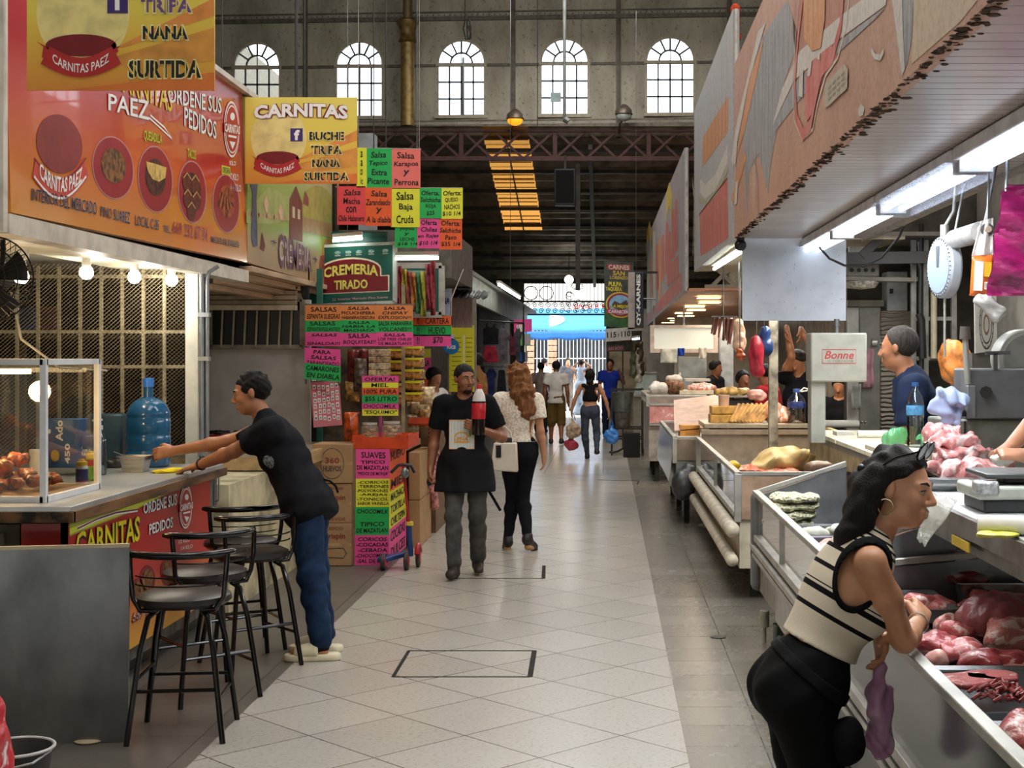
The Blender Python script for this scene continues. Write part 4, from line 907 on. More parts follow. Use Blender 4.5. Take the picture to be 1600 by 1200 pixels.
# low cream wall below the wooden counter
m = MB(); m.box((-3.2, 9.76, 0), (-2.62, 11.9, .89)); m.build('wall_stall.002', mat('#c9bd98', .7, 0, .28, 4, .1), kind='structure', smooth=False)
ctr = thing('shop_counter', 'wooden topped shop counter behind the leaning man', 'counter', (-3.0, 11.9, .9))
m = MB(); m.box((-3.58, 10.9, .955), (-2.43, 12.86, 1.0)); m.build('worktop', mat('#9a8a74', .35, 0, .2, 8), ctr, bevel=.005)
m = MB(); m.box((-2.44, 10.9, .9), (-2.41, 12.87, 1.002)); m.box((-3.6, 10.87, .9), (-2.41, 10.9, 1.002)); m.build('edge_board', mat('#b99a6c', .5, 0, .15, 12, stretch=(1, .1, 1)), ctr)
m = MB(); m.box((-3.55, 11.9, 0), (-2.6, 12.85, .95)); m.build('base_cabinet', mat('#b8ab8c', .6, 0, .15), ctr)
X0, X1, Z0, Z1 = Rp(327, 650, 372, 674, 12.6); so = thing('gas_hob', 'red table-top gas hob on the far wooden counter', 'hob', ((X0+X1)/2, 12.5, 1.0))
MB().box((X0, 12.3, 1.0), (X0+.5, 12.6, 1.09)).build('body', mat('#a32230', .35), so, bevel=.008); m = MB()
for x in (X0+.12, X0+.36):
 m.tube([(x+.1*math.cos(t), 12.45+.1*math.sin(t), 1.11) for t in np.linspace(0, 6.28, 18)[:-1]], .008, 6, closed=True); m.bar((x-.1, 12.45, 1.12), (x+.1, 12.45, 1.12), .012, .012); m.cyl((x, 12.45, 1.09), (x, 12.45, 1.13), .03)
m.build('burner_grate', BLACK, so); m = MB()
for k in (.06, .12): m.cyl((X0+k, 12.3, 1.04), (X0+k, 12.28, 1.04), .018)
m.build('knob', BLACK, so)
# upright frame of the poster stall
m = MB(); m.bar((-2.78, 13.0, 0), (-2.78, 13.0, 2.6), .06, .06, (1, 0, 0)); m.build('stall_post', BLACK, label='dark post between the white shop wall and the poster stall', cat='post')
m = MB(); m.bar((-2.69, 13.2, .9), (-2.69, 13.2, 2.6), .05, .05, (1, 0, 0)); m.build('stall_post', mat('#2c6a5a', .5), label='green post at the left edge of the poster stall', cat='post')
m = MB(); m.box((-6, 14.1, 0), (-2.72, 14.3, 4.2)); m.build('wall_stall.003', mat('#3d352c', .8, 0, .2), kind='structure', smooth=False)
m = MB(); m.box((-2.9, 15.6, 0), (-2.8, 41, 3.0)); m.build('wall_stall.004', mat('#4d443b', .8, 0, .3), kind='structure', smooth=False)
# poster stall body
stl = thing('poster_stall', 'market stall hung with neon posters on the left of the aisle', 'stall', (-2.3, 13.5, 0))
m = MB(); m.box((-2.69, 13.35, .95), (-1.9, 13.4, 1.95)); m.build('back_panel', mat('#6d5b45', .7, 0, .3), stl)
m = MB(); m.box((-2.17, 12.02, 0), (-1.865, 13.08, .985)); m.build('cabinet', mat('#8a7350', .7, 0, .15), stl)
m = MB(); m.box((-2.5, 13.1, .9), (-1.87, 14.15, .96)); m.bar((-1.9, 13.15, .96), (-1.9, 13.15, 2.45), .03, .03, (1, 0, 0)); m.build('shelf_frame', mat('#9c8a6a', .6, .0, .2), stl)
X0, X1, Z0, Z1 = Rp(657, 640, 681, 834, 14.2); m = MB(); m.box((X0, 14.2, 0), (X1, 15.4, 1.28)); m.build('end_panel', mat('#6d4f30', .5, 0, .2, 8), stl)
m = MB(); m.box((-2.2, 14.25, 1.28), (-1.7, 15.3, 1.31)); m.build('worktop', mat('#a8865a', .5), stl)
# neon hand-lettered posters
NE = {'pink': mat('#f0509c', .6, 0, .03), 'green': mat('#1fb257', .6, 0, .03), 'orange': mat('#f0622c', .6, 0, .03), 'yellow': mat('#e6e43a', .6, 0, .03), 'salmon': mat('#f0756c', .6, 0, .03), 'red': mat('#e8484e', .6, 0, .03), 'tan': mat('#e58a4a', .6, 0, .03)}
pr = random.Random(11)
def poster(x0, y0, x1, y1, Y, col, lines, label, group, sizes=None, ink=None, tilt=0, U=None):
 a, b, c, d = P(x0, y1+tilt, Y), P(x1, y1, Y), P(x1, y0, Y), P(x0, y0+tilt, Y)
 o = thing('neon_poster', label, 'poster', (a+b)/2, group)
 MB().prism([a, b, c, d], (0, .0025, 0)).build('sheet', NE[col], o, smooth=False)
 f = Face(a, b-a, d-a); n = len(lines); tot = sum(sizes) if sizes else n; v = .95
 for i, t in enumerate(lines):
  h = (sizes[i] if sizes else 1)/tot*.9; v -= h
  if not t: continue
  w = min(.92, max(.22, .16*len(t)*.75)); u = .5-w/2+pr.uniform(-.02, .03)
  u = max(.03, u); f.text(t, u, v+h*.16, min(.97, u+w), v+h*.86, ink or INK, .018, 2, shear=pr.uniform(-.05, .2), tilt=pr.uniform(-.02, .02))
 f.flush(o); return o
G1 = 'sauce posters hung high on the stall'
YP = 13.45
T1 = [(557, 231, 573, 293, 'yellow', ['a', 'a', 'co', 'ic'], 'narrow yellow poster edge beside the yellow CARNITAS sign, top row'), (572, 232, 612, 293, 'green', ['Salsa', 'Tepico', 'Extra', 'Picante'], 'green poster reading Salsa Tepico Extra Picante, top row'), (612, 233, 657, 295, 'salmon', ['Salsa', 'Karapoa', 'y', 'Perrona'], 'salmon poster reading Salsa Karapoa y Perrona, top row'),
 (527, 291, 571, 351, 'red', ['Salsa', 'Macha', 'con', 'Chile Habanero'], 'red pink poster reading Salsa Macha con Chile'), (570, 293, 612, 353, 'orange', ['Salsa', 'Zarandeado', 'y', 'A la diabla'], 'orange poster reading Salsa Zarandeado y A la diabla'), (611, 294, 656, 355, 'yellow', ['Salsa', 'Baja', 'Cruda'], 'yellow poster reading Salsa Baja Cruda'),
 (656, 294, 690, 341, 'green', ['Oferta:', 'Salchicha', 'ROJA', '$25'], 'green poster reading Oferta Salchicha Roja $25'), (689, 294, 723, 342, 'yellow', ['Oferta:', 'QUESO', 'NACHOS', '$10 1/4'], 'yellow poster reading Oferta Queso Nachos $10'),
 (617, 353, 655, 387, 'green', ['yoyou', 'y', 'LECHE', '$18 1/4'], 'green poster reading Leche $18, lowest row'), (652, 340, 687, 388, 'pink', ['Oferta', 'Chiles', 'en Rajas', '$10 1/4'], 'pink poster reading Chiles en Rajas $10'), (686, 341, 722, 390, 'orange', ['Oferta:', 'Salchicha', 'Pavo', '$35 1/4'], 'orange poster reading Oferta Salchicha Pavo, lowest right')]
for i, q in enumerate(T1): poster(*q[:4], YP+.003*(i % 3)+(.01 if i > 7 else 0), q[4], q[5], q[6], G1)
m = MB(); a, b = P(548, 231, YP+.012), P(658, 233, YP+.012); m.tube([a, b], .006); c = P(723, 294, YP+.012); m.tube([P(524, 292, YP+.012), P(656, 294, YP+.012), c], .006)
for px, py in ((560, 231), (655, 233), (720, 294)): q = P(px, py, YP+.012); m.tube([q, (q.x, q.y, 6.2 if px < 700 else q.z+.0)], .004)
q = P(620, 390, YP+.02); m.tube([P(528, 350, YP+.02), P(528, 231, YP+.02)], .008)
m.build('poster_line', mat('#9a948a', .5), label='thin wires carrying the high neon posters', cat='wire')
YQ = 12.75; G2 = 'salsa posters in the grid above the stall counter'; G = []
rows = [(477, 501, 'tan'), (500, 520, 'green'), (519, 541, 'pink')]; cols = [(477, 533), (532, 589), (588, 645)]
tx = [[['SALSAS', 'ESPANTA SUEGRAS'], ['SALSA', 'PICUCHIPERA', 'HABANERA/OBSCURA'], ['SALSA', 'CHIPAY', 'EXPLOSION!!!']], [['SALSAS', 'ESPANTAVIGILANTES!!'], ['SALSA', 'HABIA LA', 'MACHACA'], ['SALSA HABANERA', 'VOLCANES!!!']], [['SALSAS', 'MARISQUERA', 'SINALOA!!!'], ['SALSA', 'BOQUITEAS!!'], ['SALSA', 'LOS TRES CHILES', 'DE MAZATLAN!!!']]]
for j, (y0, y1, col) in enumerate(rows):
 for i, (x0, x1) in enumerate(cols): poster(x0, y0, x1, y1, YQ+.003*((i+j) % 2), col, tx[j][i], '%s poster in the %s row, %s column, reading %s' % ({'tan': 'orange'}.get(col, col), ('top', 'middle', 'bottom')[j], ('left', 'centre', 'right')[i], ' '.join(tx[j][i])[:22].strip()), G2)
for y0, y1, col, ls, lab in ((494, 509, 'orange', ['CARTERA'], 'orange strip poster reading CARTERA above the egg price'), (508, 525, 'green', ['HUEVO'], 'green strip poster reading HUEVO'), (523, 541, 'pink', ['$70'], 'pink strip poster with the egg price 70')):
 poster(661, y0, 705, y1, 14.6, col, ls, lab, 'egg price posters')
 poster(645, y0, 661, y1, 14.61, col, ['!!'], lab.replace('strip poster', 'narrow strip left of the poster'), 'egg price posters')
m = MB(); m.tube([P(645, 494, 14.63), P(706, 494, 14.63)], .008); m.tube([P(645, 494, 14.63), P(645, 640, 14.63)], .012); m.tube([P(704, 494, 14.63), P(704, 470, 14.63), (-1.6, 15.7, 2.75)], .006); m.build('poster_rail', mat('#8a7d68', .5), label='thin rail carrying the egg price posters', cat='rail')
poster(476, 546, 532, 575, 12.6, 'pink', ['PARA', 'SALSAS', 'ZARANDEADO'], 'tilted pink poster reading Salsas Zarandeado on the green post', 'tilted posters on the green post', tilt=-3)
poster(476, 572, 532, 597, 12.595, 'green', ['CAMARONES', 'EN DIABLA'], 'tilted green poster reading Camarones en Diabla', 'tilted posters on the green post', tilt=-5)
m = MB()
for px in (478, 531, 587, 643): m.bar(P(px, 474, 12.79), P(px, 600 if px < 540 else 542, 12.79), .015, .012, (0, 1, 0))
m.bar(P(476, 476, 12.79), P(646, 476, 12.79), .02, .015); m.build('poster_rack', mat('#7d7466', .5, .2), label='metal frame holding the grid of salsa posters', cat='frame')
# oferta miel board and post posters
a = [('pink', 'OFERTA!', 588, 597), ('yellow', 'MIEL', 597, 606), ('orange', '100% PURA', 606, 617), ('green', '$55 LITRO', 617, 630), ('pink', 'CHOCOMILK', 630, 639), ('yellow', '"ESQUIMO"', 639, 649)]
for col, t, y0, y1 in a: poster(566, y0, 622, y1+.5, 12.2, col, [t], '%s strip reading %s on the honey offer board' % (col, t.strip('!"')), 'strips of the honey offer board')
X0, X1, Z0, Z1 = Rp(565, 587, 623, 650, 12.21); m = MB(); m.box((X0, 12.212, Z0), (X1, 12.225, Z1)); m.bar(((X0+X1)/2, 12.235, .985), ((X0+X1)/2, 12.235, Z1), .02, .02, (0, 1, 0)); m.build('offer_board', mat('#b5458a', .6), label='backing board of the honey offer strips', cat='board')
YF = 12.015
GF = 'candy posters on the front of the post cabinet'
poster(556, 702, 609, 748, YF, 'pink', ['SUAVES', 'TIPICO', 'DE MAZATLAN', '"PEDOS DE MONJA"'], 'pink poster reading SUAVES TIPICO DE MAZATLAN', GF, [1.4, .8, 1, 1])
poster(556, 748, 609, 792, YF, 'yellow', ['-CORICOS', '-TERRONES', '-POLVORONES', '-AREJAS', '-TONICOL', 'SABOR VAINILLA'], 'yellow poster listing coricos, terrones and polvorones', GF)
poster(555, 792, 608, 836, YF, 'green', ['CHOCOMILK', 'ESQUIMOS', 'TIPICO', 'DE MAZATLAN'], 'green poster reading CHOCOMILK ESQUIMOS', GF)
poster(554, 836, 608, 883, YF, 'pink', ['CORICOS', '-COCADAS', '-CEBADA', '-CHOCOMILK', '-SAL DE MAR'], 'lowest pink poster listing coricos and cocadas', GF)
def side_poster(y0, y1, z0, z1, col, lines, lab):
 o = thing('neon_poster', lab, 'poster', (-1.86, (y0+y1)/2, z0), 'posters on the aisle side of the post cabinet'); MB().prism([(-1.862, y0, z0), (-1.862, y1, z0), (-1.862, y1, z1), (-1.862, y0, z1)], (.0025, 0, 0)).build('sheet', NE[col], o, smooth=False)
 f = Face((-1.8595, y0, z0), (0, y1-y0, 0), (0, 0, z1-z0)); n = len(lines)
 for i, t in enumerate(lines): f.text(t, .08, 1-(i+.85)/n, .92, 1-(i+.2)/n, INK, .02, 2, shear=.1)
 f.flush(o)
side_poster(12.03, 13.05, .62, .98, 'orange', ['HUEVO', 'QUESO', 'MIEL'], 'orange poster on the aisle side of the post cabinet'); side_poster(12.03, 13.05, .3, .62, 'yellow', ['MACHACA', 'TORTILLA', 'CHILTEPIN'], 'yellow poster on the aisle side of the post cabinet'); side_poster(12.03, 13.05, .02, .3, 'pink', ['COCADAS', 'DULCES'], 'pink poster on the aisle side of the post cabinet')
# sheet of small pictures
r, f = board('picture_sheet', 'red sheet of small pictures headed DE VENTA AQUI leaning on the counter', 'poster', P(490, 668, 12.5), P(535, 664, 12.62)-P(490, 668, 12.5), P(485, 590, 12.72)-P(490, 668, 12.5), mat('#a3303a', .4, 0, .1), .006)
f.rect(0, .9, 1, 1, mat('#2b2422', .5), 1); f.text('DE VENTA AQUI', .05, .915, .95, .985, WHT, .02, 2)
for i in range(6):
 for j in range(6):
  u, v = .06+i*.155+pr.uniform(-.02, .02), .12+j*.125+pr.uniform(-.02, .02)
  f.rect(u, v, u+.1, v+.085, mat('#cfc5bb', .5), 2); f.rect(u+.02, v+.015, u+.08, v+.06, mat(pr.choice(['#2c2a2a', '#8c3a3a', '#5a6a5a']), .5), 3)
f.flush(r)
# cardboard boxes
KRAFT = mat('#a8845c', .75, 0, .08, 6)
def carton(x0, y0, x1, y1, Y, d, lab, deco):
 X0, X1, Z0, Z1 = Rp(x0, y0, x1, y1, Y); r = thing('cardboard_box', lab, 'box', ((X0+X1)/2, Y+d/2, Z0), 'stacked egg boxes under the counter')
 MB().box((X0, Y, Z0), (X1, Y+d, Z1)).build('carton', KRAFT, r, bevel=.004); f = Face((X0, Y, Z0), (X1-X0, 0, 0), (0, 0, Z1-Z0)); f.rect(0, .47, 1, .53, mat('#b8956c', .4), 1) if deco > 0 else None; deco_box(f, abs(deco)); f.flush(r)
BRD = mat('#8c3a24', .7); DK = mat('#4a4038', .7)
def deco_box(f, k):
 if k == 1:
  f.ring(.5, .5, .3, .4, .05, DK, 1); f.text('360', .32, .5, .68, .66, BRD, .03, 2); f.text('HUEVOS', .27, .3, .73, .44, DK, .03, 2)
 if k == 2:
  f.text('HUEVO 360', .3, .85, .8, .92, BRD, .01, 2); f.text('Crispin', .3, .55, .85, .72, BRD, .03, 2); f.rect(.35, .18, .5, .42, DK, 1); f.text('HUEVOS', .3, .06, .85, .14, BRD, .01, 2)
 if k == 3:
  f.text('FRESCO', .3, .85, .8, .92, BRD, .01, 2); f.text('Crispin', .3, .6, .85, .77, BRD, .03, 2); f.stroke([(.3, .2), (.35, .4), (.8, .42), (.88, .3), (.8, .18), (.3, .2)], .008, DK, 2)
carton(486, 818, 549, 884, 11.95, .36, 'bottom cardboard egg box of the stack under the counter', 3)
carton(487, 756, 549, 817, 11.96, .36, 'middle cardboard egg box of the stack', 2)
carton(488, 694, 550, 755, 11.95, .36, 'top cardboard egg box marked 360 HUEVOS', 1)
X0, X1, Z0, Z1 = Rp(638, 640, 661, 740, 13.2)
for k, (z0, z1, lab) in enumerate(((0, .44, 'bottom cardboard box of the stack behind the toy scooter'), (.445, .885, 'top cardboard box of the stack behind the toy scooter'))): m = MB(); m.box((-1.845, 13.12, z0), (-1.74, 13.95, z1)); m.build('cardboard_box', KRAFT, label=lab, cat='box', group='boxes behind the scooter', bevel=.004)
blob([('c', (-1.70, 13.9, .3), (-1.70, 13.9, 1.05), .035, .05), ('c', (-1.70, 13.7, .45), (-1.70, 13.7, 1.05), .03, .04)], .012, .03, (.015, 30, 2)).build('checked_cloth', mat('#c98a86', .8, 0, .35, 40), label='pink and white cloth hanging at the aisle side of the stall', cat='cloth')
# toy scooter
sc = thing('toy_scooter', 'red and blue toy scooter parked against the poster post', 'scooter', P(630, 884, 11.85).lerp(P(630, 884, 11.85), 1))
bx, by = P(640, 884, 11.85).x, 11.85; RD = mat('#b3232c', .35); BL = mat('#23447c', .35)
m = MB(); m.cyl((bx, by, .3), (bx-.055, by+.02, .86), .012); m.build('stem', RD, sc); m = MB(); m.cyl((bx+.01, by, .1), (bx-.005, by, .36), .022); m.build('fork', BL, sc)
m = MB(); m.cyl((bx-.0, by, .36), (bx-.0, by, .39), .032); m.build('clamp', YEL, sc)
m = MB(); m.tube([(bx-.16, by+.02, .8), (bx-.1, by+.02, .86), (bx-.055, by+.02, .87), (bx+.01, by+.02, .86), (bx+.04, by+.02, .8)], .014); m.build('handlebar', mat('#2a2a30', .4), sc); MB().ball((bx-.04, by-.0, .8), (.035, .03, .045)).build('front_badge', mat('#8f969c', .3, .6), sc)
m = MB(); m.prism([(bx-.02, by-.03, .1), (bx-.2, by-.14, .06), (bx-.26, by-.1, .06), (bx-.26, by+.03, .06), (bx-.02, by+.05, .1)], (0, 0, .04)); m.build('deck', BL, sc, bevel=.01)
def wheel(x, y, z, r, w, nm='wheel'):
 m = MB(); m.cyl((x-w/2, y, z), (x+w/2, y, z), r, n=24); m.build(nm, mat('#3a2a2c', .6), sc, bevel=.008); MB().cyl((x-w/2-.004, y, z), (x+w/2+.004, y, z), r*.55, n=18).build('hub', RD, sc)
wheel(bx-.2, by-.13, .07, .07, .035); wheel(bx-.01, by-.11, .075, .075, .035); wheel(bx+.065, by+.06, .085, .085, .03)
MB().tube([(bx+.065, by+.06+.1*math.cos(t), .085+.1*math.sin(t)) for t in np.linspace(.3, 2.8, 10)], .022).build('mudguard', RD, sc)
# orange crate, jars and snacks
cr = thing('plastic_crate', 'shallow orange plastic crate of sweets on the post cabinet', 'crate', (-1.95, 12.35, .99)); OC = mat('#d8481c', .4)
X0, X1, Z0, Z1 = Rp(551, 681, 644, 703, 12.05); X0, X1 = X0, X1-.04
m = MB(); m.box((X0, 12.05, .987), (X1, 12.75, .995))
for a, b in (((X0, 12.05), (X1, 12.05)), ((X1, 12.05), (X1, 12.75)), ((X0, 12.75), (X1, 12.75)), ((X0, 12.05), (X0, 12.75))): m.bar((*a, 1.04), (*b, 1.04), .012, .1)
m.build('tray', OC, cr); m = MB(); m.bar((X0, 12.05, 1.095), (X0+.1, 12.05, 1.095), .016, .03); m.bar((X1-.1, 12.05, 1.095), (X1, 12.05, 1.095), .016, .03); m.bar((X1, 12.05, 1.095), (X1, 12.3, 1.095), .016, .03); m.build('rim', OC, cr)
COOK = mat('#c99a58', .6, 0, .35, 30);
def cookie_jar(px, Y, w, h, lab, col):
 x = (px-VX)/F*Y; r = thing('cookie_jar', lab, 'jar', (x, Y, .997), 'jars of sweets in the orange crate')
 MB().lathe([(0, 0), (w, .003), (w*1.04, h*.5), (w, h*.85), (w*.8, h*.93), (w*.8, h)], (x, Y, .997), 22).build('jar', film('#e8e2d4', .16, .1), r)
 m = MB(); q = random.Random(px)
 for k in range(26):
  a = q.uniform(0, 6.28); rr = w*.62*math.sqrt(q.random()); m.ball((x+rr*math.cos(a), Y+rr*math.sin(a), 1.03+q.random()*h*.7), (.024, .024, .014), n=8, k=5)
 m.build('sweets', col, r).__setitem__('kind', 'stuff'); MB().cyl((x, Y, .997+h*.96), (x, Y, .997+h*1.05), w*.85, n=20).build('lid', film('#d8d2c4', .6), r)
cookie_jar(578, 12.2, .075, .2, 'jar of brown cookies left in the orange crate', COOK); cookie_jar(612, 12.2, .085, .21, 'jar of pale cookies right in the orange crate', mat('#d9ac7c', .6, 0, .3, 30))
def pouch(px0, py0, px1, py1, Y, col, lab, opac=.75, grp='snack bags at the poster stall'):
 X0, X1, Z0, Z1 = Rp(px0, py0, px1, py1, Y); cx, cz = (X0+X1)/2, (Z0+Z1)/2; w, h = (X1-X0)/2, (Z1-Z0)/2
 r = thing('snack_bag', lab, 'bag', (cx, Y, Z0), grp)
 def fn(u, v):
  a = 2*u-1; b = 2*v-1; t = (1-a*a)*(1-b*b)
  return Vector((cx+w*a*(1-.08*b*b), Y-.045*t-.004*math.sin(17*u+9*v), cz+h*b))
 MB().grid(fn, 10, 10).build('pouch', col, r, solid=.06)
 return r
ORB = mat('#c8551f', .25, 0, .4, 14); SNK = mat('#b98a4c', .3, 0, .5, 22); SNR = mat('#8c3a34', .3, 0, .55, 18); SNP = mat('#d9bf92', .25, 0, .4, 25)
pouch(537, 644, 560, 690, 12.15, ORB, 'orange snack bag leaning at the left of the crate')
pouch(543, 546, 563, 598, 13.0, SNR, 'red striped snack bag hanging highest at the left'); pouch(552, 560, 574, 612, 12.95, mat('#6a5a4a', .25, 0, .6, 20), 'dark snack bag hanging second from the left'); pouch(560, 545, 582, 590, 13.05, SNR, 'red and brown snack bag hanging third from the left'); pouch(538, 596, 562, 628, 13.0, SNK, 'brown snack bag hanging low beside the picture sheet')
for k, (y0, y1) in enumerate(((545, 556), (556, 566), (566, 577), (577, 588))):
 X0, X1, Z0, Z1 = Rp(577, y0, 604, y1, 13.0); m = MB(); m.box((X0, 12.95, Z0), (X1, 13.3, Z0+.012)); m.box((X0, 12.95, Z0+.012), (X1, 13.3, Z1-.004)); m.build('packed_tray', SNP if k % 2 else mat('#e2d3ae', .25, 0, .3, 30), label='wrapped pale pastry tray, %s of the four stacked in the stall' % ('topmost', 'second', 'third', 'lowest')[k], cat='tray', group='pastry trays stacked in the stall', bevel=.006)
k = 0
pos = ('top', 'second', 'third', 'fourth', 'fifth')
for i, (x0, x1) in enumerate(((604, 631), (631, 659))):
 for j in range(5):
  y0 = 543+j*18-i*4; X0, X1, Z0, Z1 = Rp(x0, y0, x1, y0+17, 13.25)
  r = thing('cookie_pack', 'yellow labelled cookie pack, %s in the %s column of the stall shelf' % (pos[j], ('left', 'right')[i]), 'cookies', ((X0+X1)/2, 13.3, Z0), 'cookie packs on the stall shelf')
  MB().box((X0, 13.25, Z0), (X1, 13.5, Z1-.02)).build('pack', mat('#b07a3c', .2, 0, .55, 26), r, bevel=.02); MB().box((X0+.01, 13.244, Z1-.035), (X1-.01, 13.5, Z1-.012)).build('label_strip', mat('#e2cc1e', .4), r)
for k, (x0, y0, x1, y1) in enumerate(((640, 628, 672, 655), (632, 648, 655, 680), (654, 640, 680, 668), (628, 600, 655, 628), (655, 604, 680, 632))):
 pouch(x0, y0, x1, y1, 13.6-.03*k, (SNP, mat('#e0c79c', .2, 0, .3, 30), SNK)[k % 3], 'clear bag of pale cookies, %s' % ('in the middle of the lower shelf', 'lowest beside the crate', 'lowest nearest the aisle', 'under the left pack column', 'under the right pack column')[k])
m = MB(); m.box((-1.9, 13.45, 1.12), (-1.62, 13.8, 1.14)); m.bar((-1.66, 13.47, .96), (-1.66, 13.47, 1.12), .02, .02, (1, 0, 0)); m.box((-1.88, 13.4, 1.14), (-1.64, 13.42, 1.2)); m.build('display_shelf', mat('#c4451f', .5), label='small red shelf carrying the cookie bags at the aisle side', cat='shelf')
# Cremeria Tirado sign, tubes and banners behind it
TG = mat('#17564c', .35, 0, .06)
r, f = board('shop_sign', 'dark green shop sign reading CREMERIA TIRADO in a maroon arch', 'sign', P(478, 478, 13.7), P(616, 472, 13.7)-P(478, 478, 13.7), P(478, 386, 13.7)-P(478, 478, 13.7), TG, .1, mat('#c6cdca', .4, .4), fw=.03)
MR = mat('#7d1622', .4, 0, .05); CR = mat('#efe0c4', .5)
def archp(s, dv=0): return [(.12-s, .2-s), (.93+s, .2-s), (.93+s, .45+s), (.84+s, .45+s), (.84+s, .56+s)]+[(.5+(.34+s)*math.cos(t), .56+s+(.2+s)*math.sin(t)) for t in np.linspace(0, math.pi, 14)]+[(.12-s, .45+s)]
f.poly(archp(.015), CR, 1); f.poly(archp(0), MR, 2)
f.outlined('CREMERIA', .2, .45, .82, .63, mat('#f0dc6a', .5), INK, .035, .03, 4, arc=.05); f.outlined('TIRADO', .32, .25, .7, .41, mat('#f0dc6a', .5), INK, .035, .03, 4)
f.text('J.J. Interior Mercado Pino Suarez', .3, .06, .93, .11, mat('#d8a0a0', .5), .01, 2)
for u in (.36, .48, .6, .74, .9): f.oval(u, .88, .035, .03, mat('#8fb0a8', .5, 0, .3, 60), 2); f.text('leche', u-.03, .82, u+.03, .85, mat('#e0d8c8', .5), .01, 3)
f.flush(r)
def tubelight(x0, y0, x1, y1, Y, lab, Y1=None, s=14, r=.016, up=0):
 a, b = P(x0, y0, Y), P(x1, y1, Y1 or Y); o = thing('tube_light', lab, 'light', (a+b)/2, 'fluorescent tube lights')
 MB().cyl(a, b, r, n=12).build('tube', glow('#f2fff6', s), o); d = Vector((0, 0, .045)); MB().bar(a+d, b+d, .06, .035).build('housing', WHITE, o); c = (a+b)/2
 if up: MB().cyl(c+d, (c.x, c.y, up), .004, n=6).build('rod', STEELD, o)
 return o
tubelight(520, 376, 566, 372, 13.6, 'tube light above the green shop sign', up=9.5); tubelight(618, 404, 685, 403, 13.6, 'tube light right of the green shop sign', up=9.5)
m = MB(); X0, X1, Z0, Z1 = Rp(519, 362, 605, 384, 13.75); m.box((X0, 13.75, Z0), (X1, 13.8, Z1)); m.bar((X0, 13.72, Z1-.03), (X1, 13.72, Z1-.03), .04, .04); m.build('sign_bracket', mat('#17564c', .4), label='green bracket box above the green shop sign', cat='bracket')
# gold and red bunting banners
bn = thing('paper_bunting', 'draped strips of faded red, yellow and green bunting beside the shop sign', 'bunting', P(655, 500, 14.4)); pal = ['#a03a40', '#b8a03c', '#a84a44', '#c07a3c', '#3f7a4c', '#b0a840', '#a03a50']
for k in range(8):
 x = 620+k*7.5; y0 = 416+10*math.sin(k*.45)-(k > 5)*8; y1 = 490+pr.uniform(-8, 6); a = P(x, y1, 14.4); b = P(x+8, y0, 14.4)
 MB().grid(lambda u, v: (a.x+(b.x-a.x)*u, 14.4+.02*math.sin(u*5+v*7+k), a.z+(b.z-a.z)*v), 4, 8).build('strip', mat(pal[k % 7], .6, 0, .25, 20), bn, solid=.004)
r, f = board('window_frame_board', 'pale framed green panel behind the bunting', 'panel', P(616, 492, 14.6), P(690, 492, 14.6)-P(616, 492, 14.6), P(616, 415, 14.6)-P(616, 492, 14.6), mat('#1f7468', .4, 0, .05), .05, mat('#c9c4bc', .4), fw=.06)
f.rect(.15, .1, .7, .9, mat('#8fc0ae', .3, 0, .15), 1); f.flush(r)
r, f = board('white_notice', 'white notice with blue handwriting left of the clothes stall', 'notice', P(689, 494, 15.2), P(706, 494, 15.2)-P(689, 494, 15.2), P(689, 452, 15.2)-P(689, 494, 15.2), mat('#cdd6ef', .5), .01)
f.text('NA', .2, .45, .8, .7, mat('#23306a', .5), .03, 2); f.flush(r)
# upper gallery box over the poster stall
m = MB(); m.box((-3.2, 14.7, 2.6), (-1.62, 17, 3.1)); m.build('stall_canopy', mat('#6b665d', .6, .1, .2), label='grey box canopy behind the green shop sign', cat='canopy')
up = thing('grey_cabinet', 'grey cabinet standing on the canopy behind the high posters', 'cabinet', P(590, 230, 14.3)); X0, X1, Z0, Z1 = Rp(560, 208, 584, 235, 14.72); MB().box((X0, 14.72, 3.1), (X1, 14.95, Z1)).build('body', mat('#9aa0a2', .5), up)
# long canopy and tube lights running to the far gate
cn = thing('aisle_canopy', 'long grey metal canopy over the far left stalls', 'canopy', (-2.2, 25, 2.7))
def lc(y): return -1.98-.012*(y-17)
m = MB(); m.prism([(lc(17.2), 17.2, 2.62), (lc(40), 40, 2.62), (lc(40), 40, 3.2), (lc(17.2), 17.2, 3.06)], (-.05, 0, 0)); m.build('fascia', mat('#8f8a80', .6, .1, .25, 3), cn); m = MB(); m.box((-5.5, 17.2, 3.0), (-1.99, 40, 3.05)); m.build('roof_sheet', mat('#6b665d', .6, .1), cn); m = MB(); m.prism([(lc(17.2)-.02, 17.18, 2.5), (lc(17.2)-.02, 17.18, 3.12), (lc(17.2)-.9, 17.18, 3.1), (lc(17.2)-.9, 17.18, 2.6)], (0, .03, 0)); m.build('end_sheet', mat('#7d776d', .6, .1, .25), cn)
tubelight(779, 445, 812, 466, 21, 'tube light under the far left canopy', 27, up=9.5)
for y0, y1, x, col, lab in ((17.3, 17.5, 700, '#3b3732', 'dark corrugated awning sheet, upper of two beside the notice'), ): pass
a = P(705, 455, 16.5)
MB().grid(lambda u, v: (a.x+u*.42, 16.5+v*.5, a.z-.06-.02*u+.012*math.sin(u*40)+.1*v), 30, 2).build('awning_sheet', mat('#45423e', .4, .3, .2), label='dark corrugated awning sheet over the yellow menu', cat='awning', solid=.01)
r, f = board('curtain_panel', 'pinkish vertical slat curtain above the yellow menu wall', 'curtain', P(706, 512, 16.98), P(738, 512, 16.98)-P(706, 512, 16.98), P(706, 451, 16.98)-P(706, 512, 16.98), mat('#b89c98', .6, 0, .2, 30, stretch=(6, 1, .3)), .02)
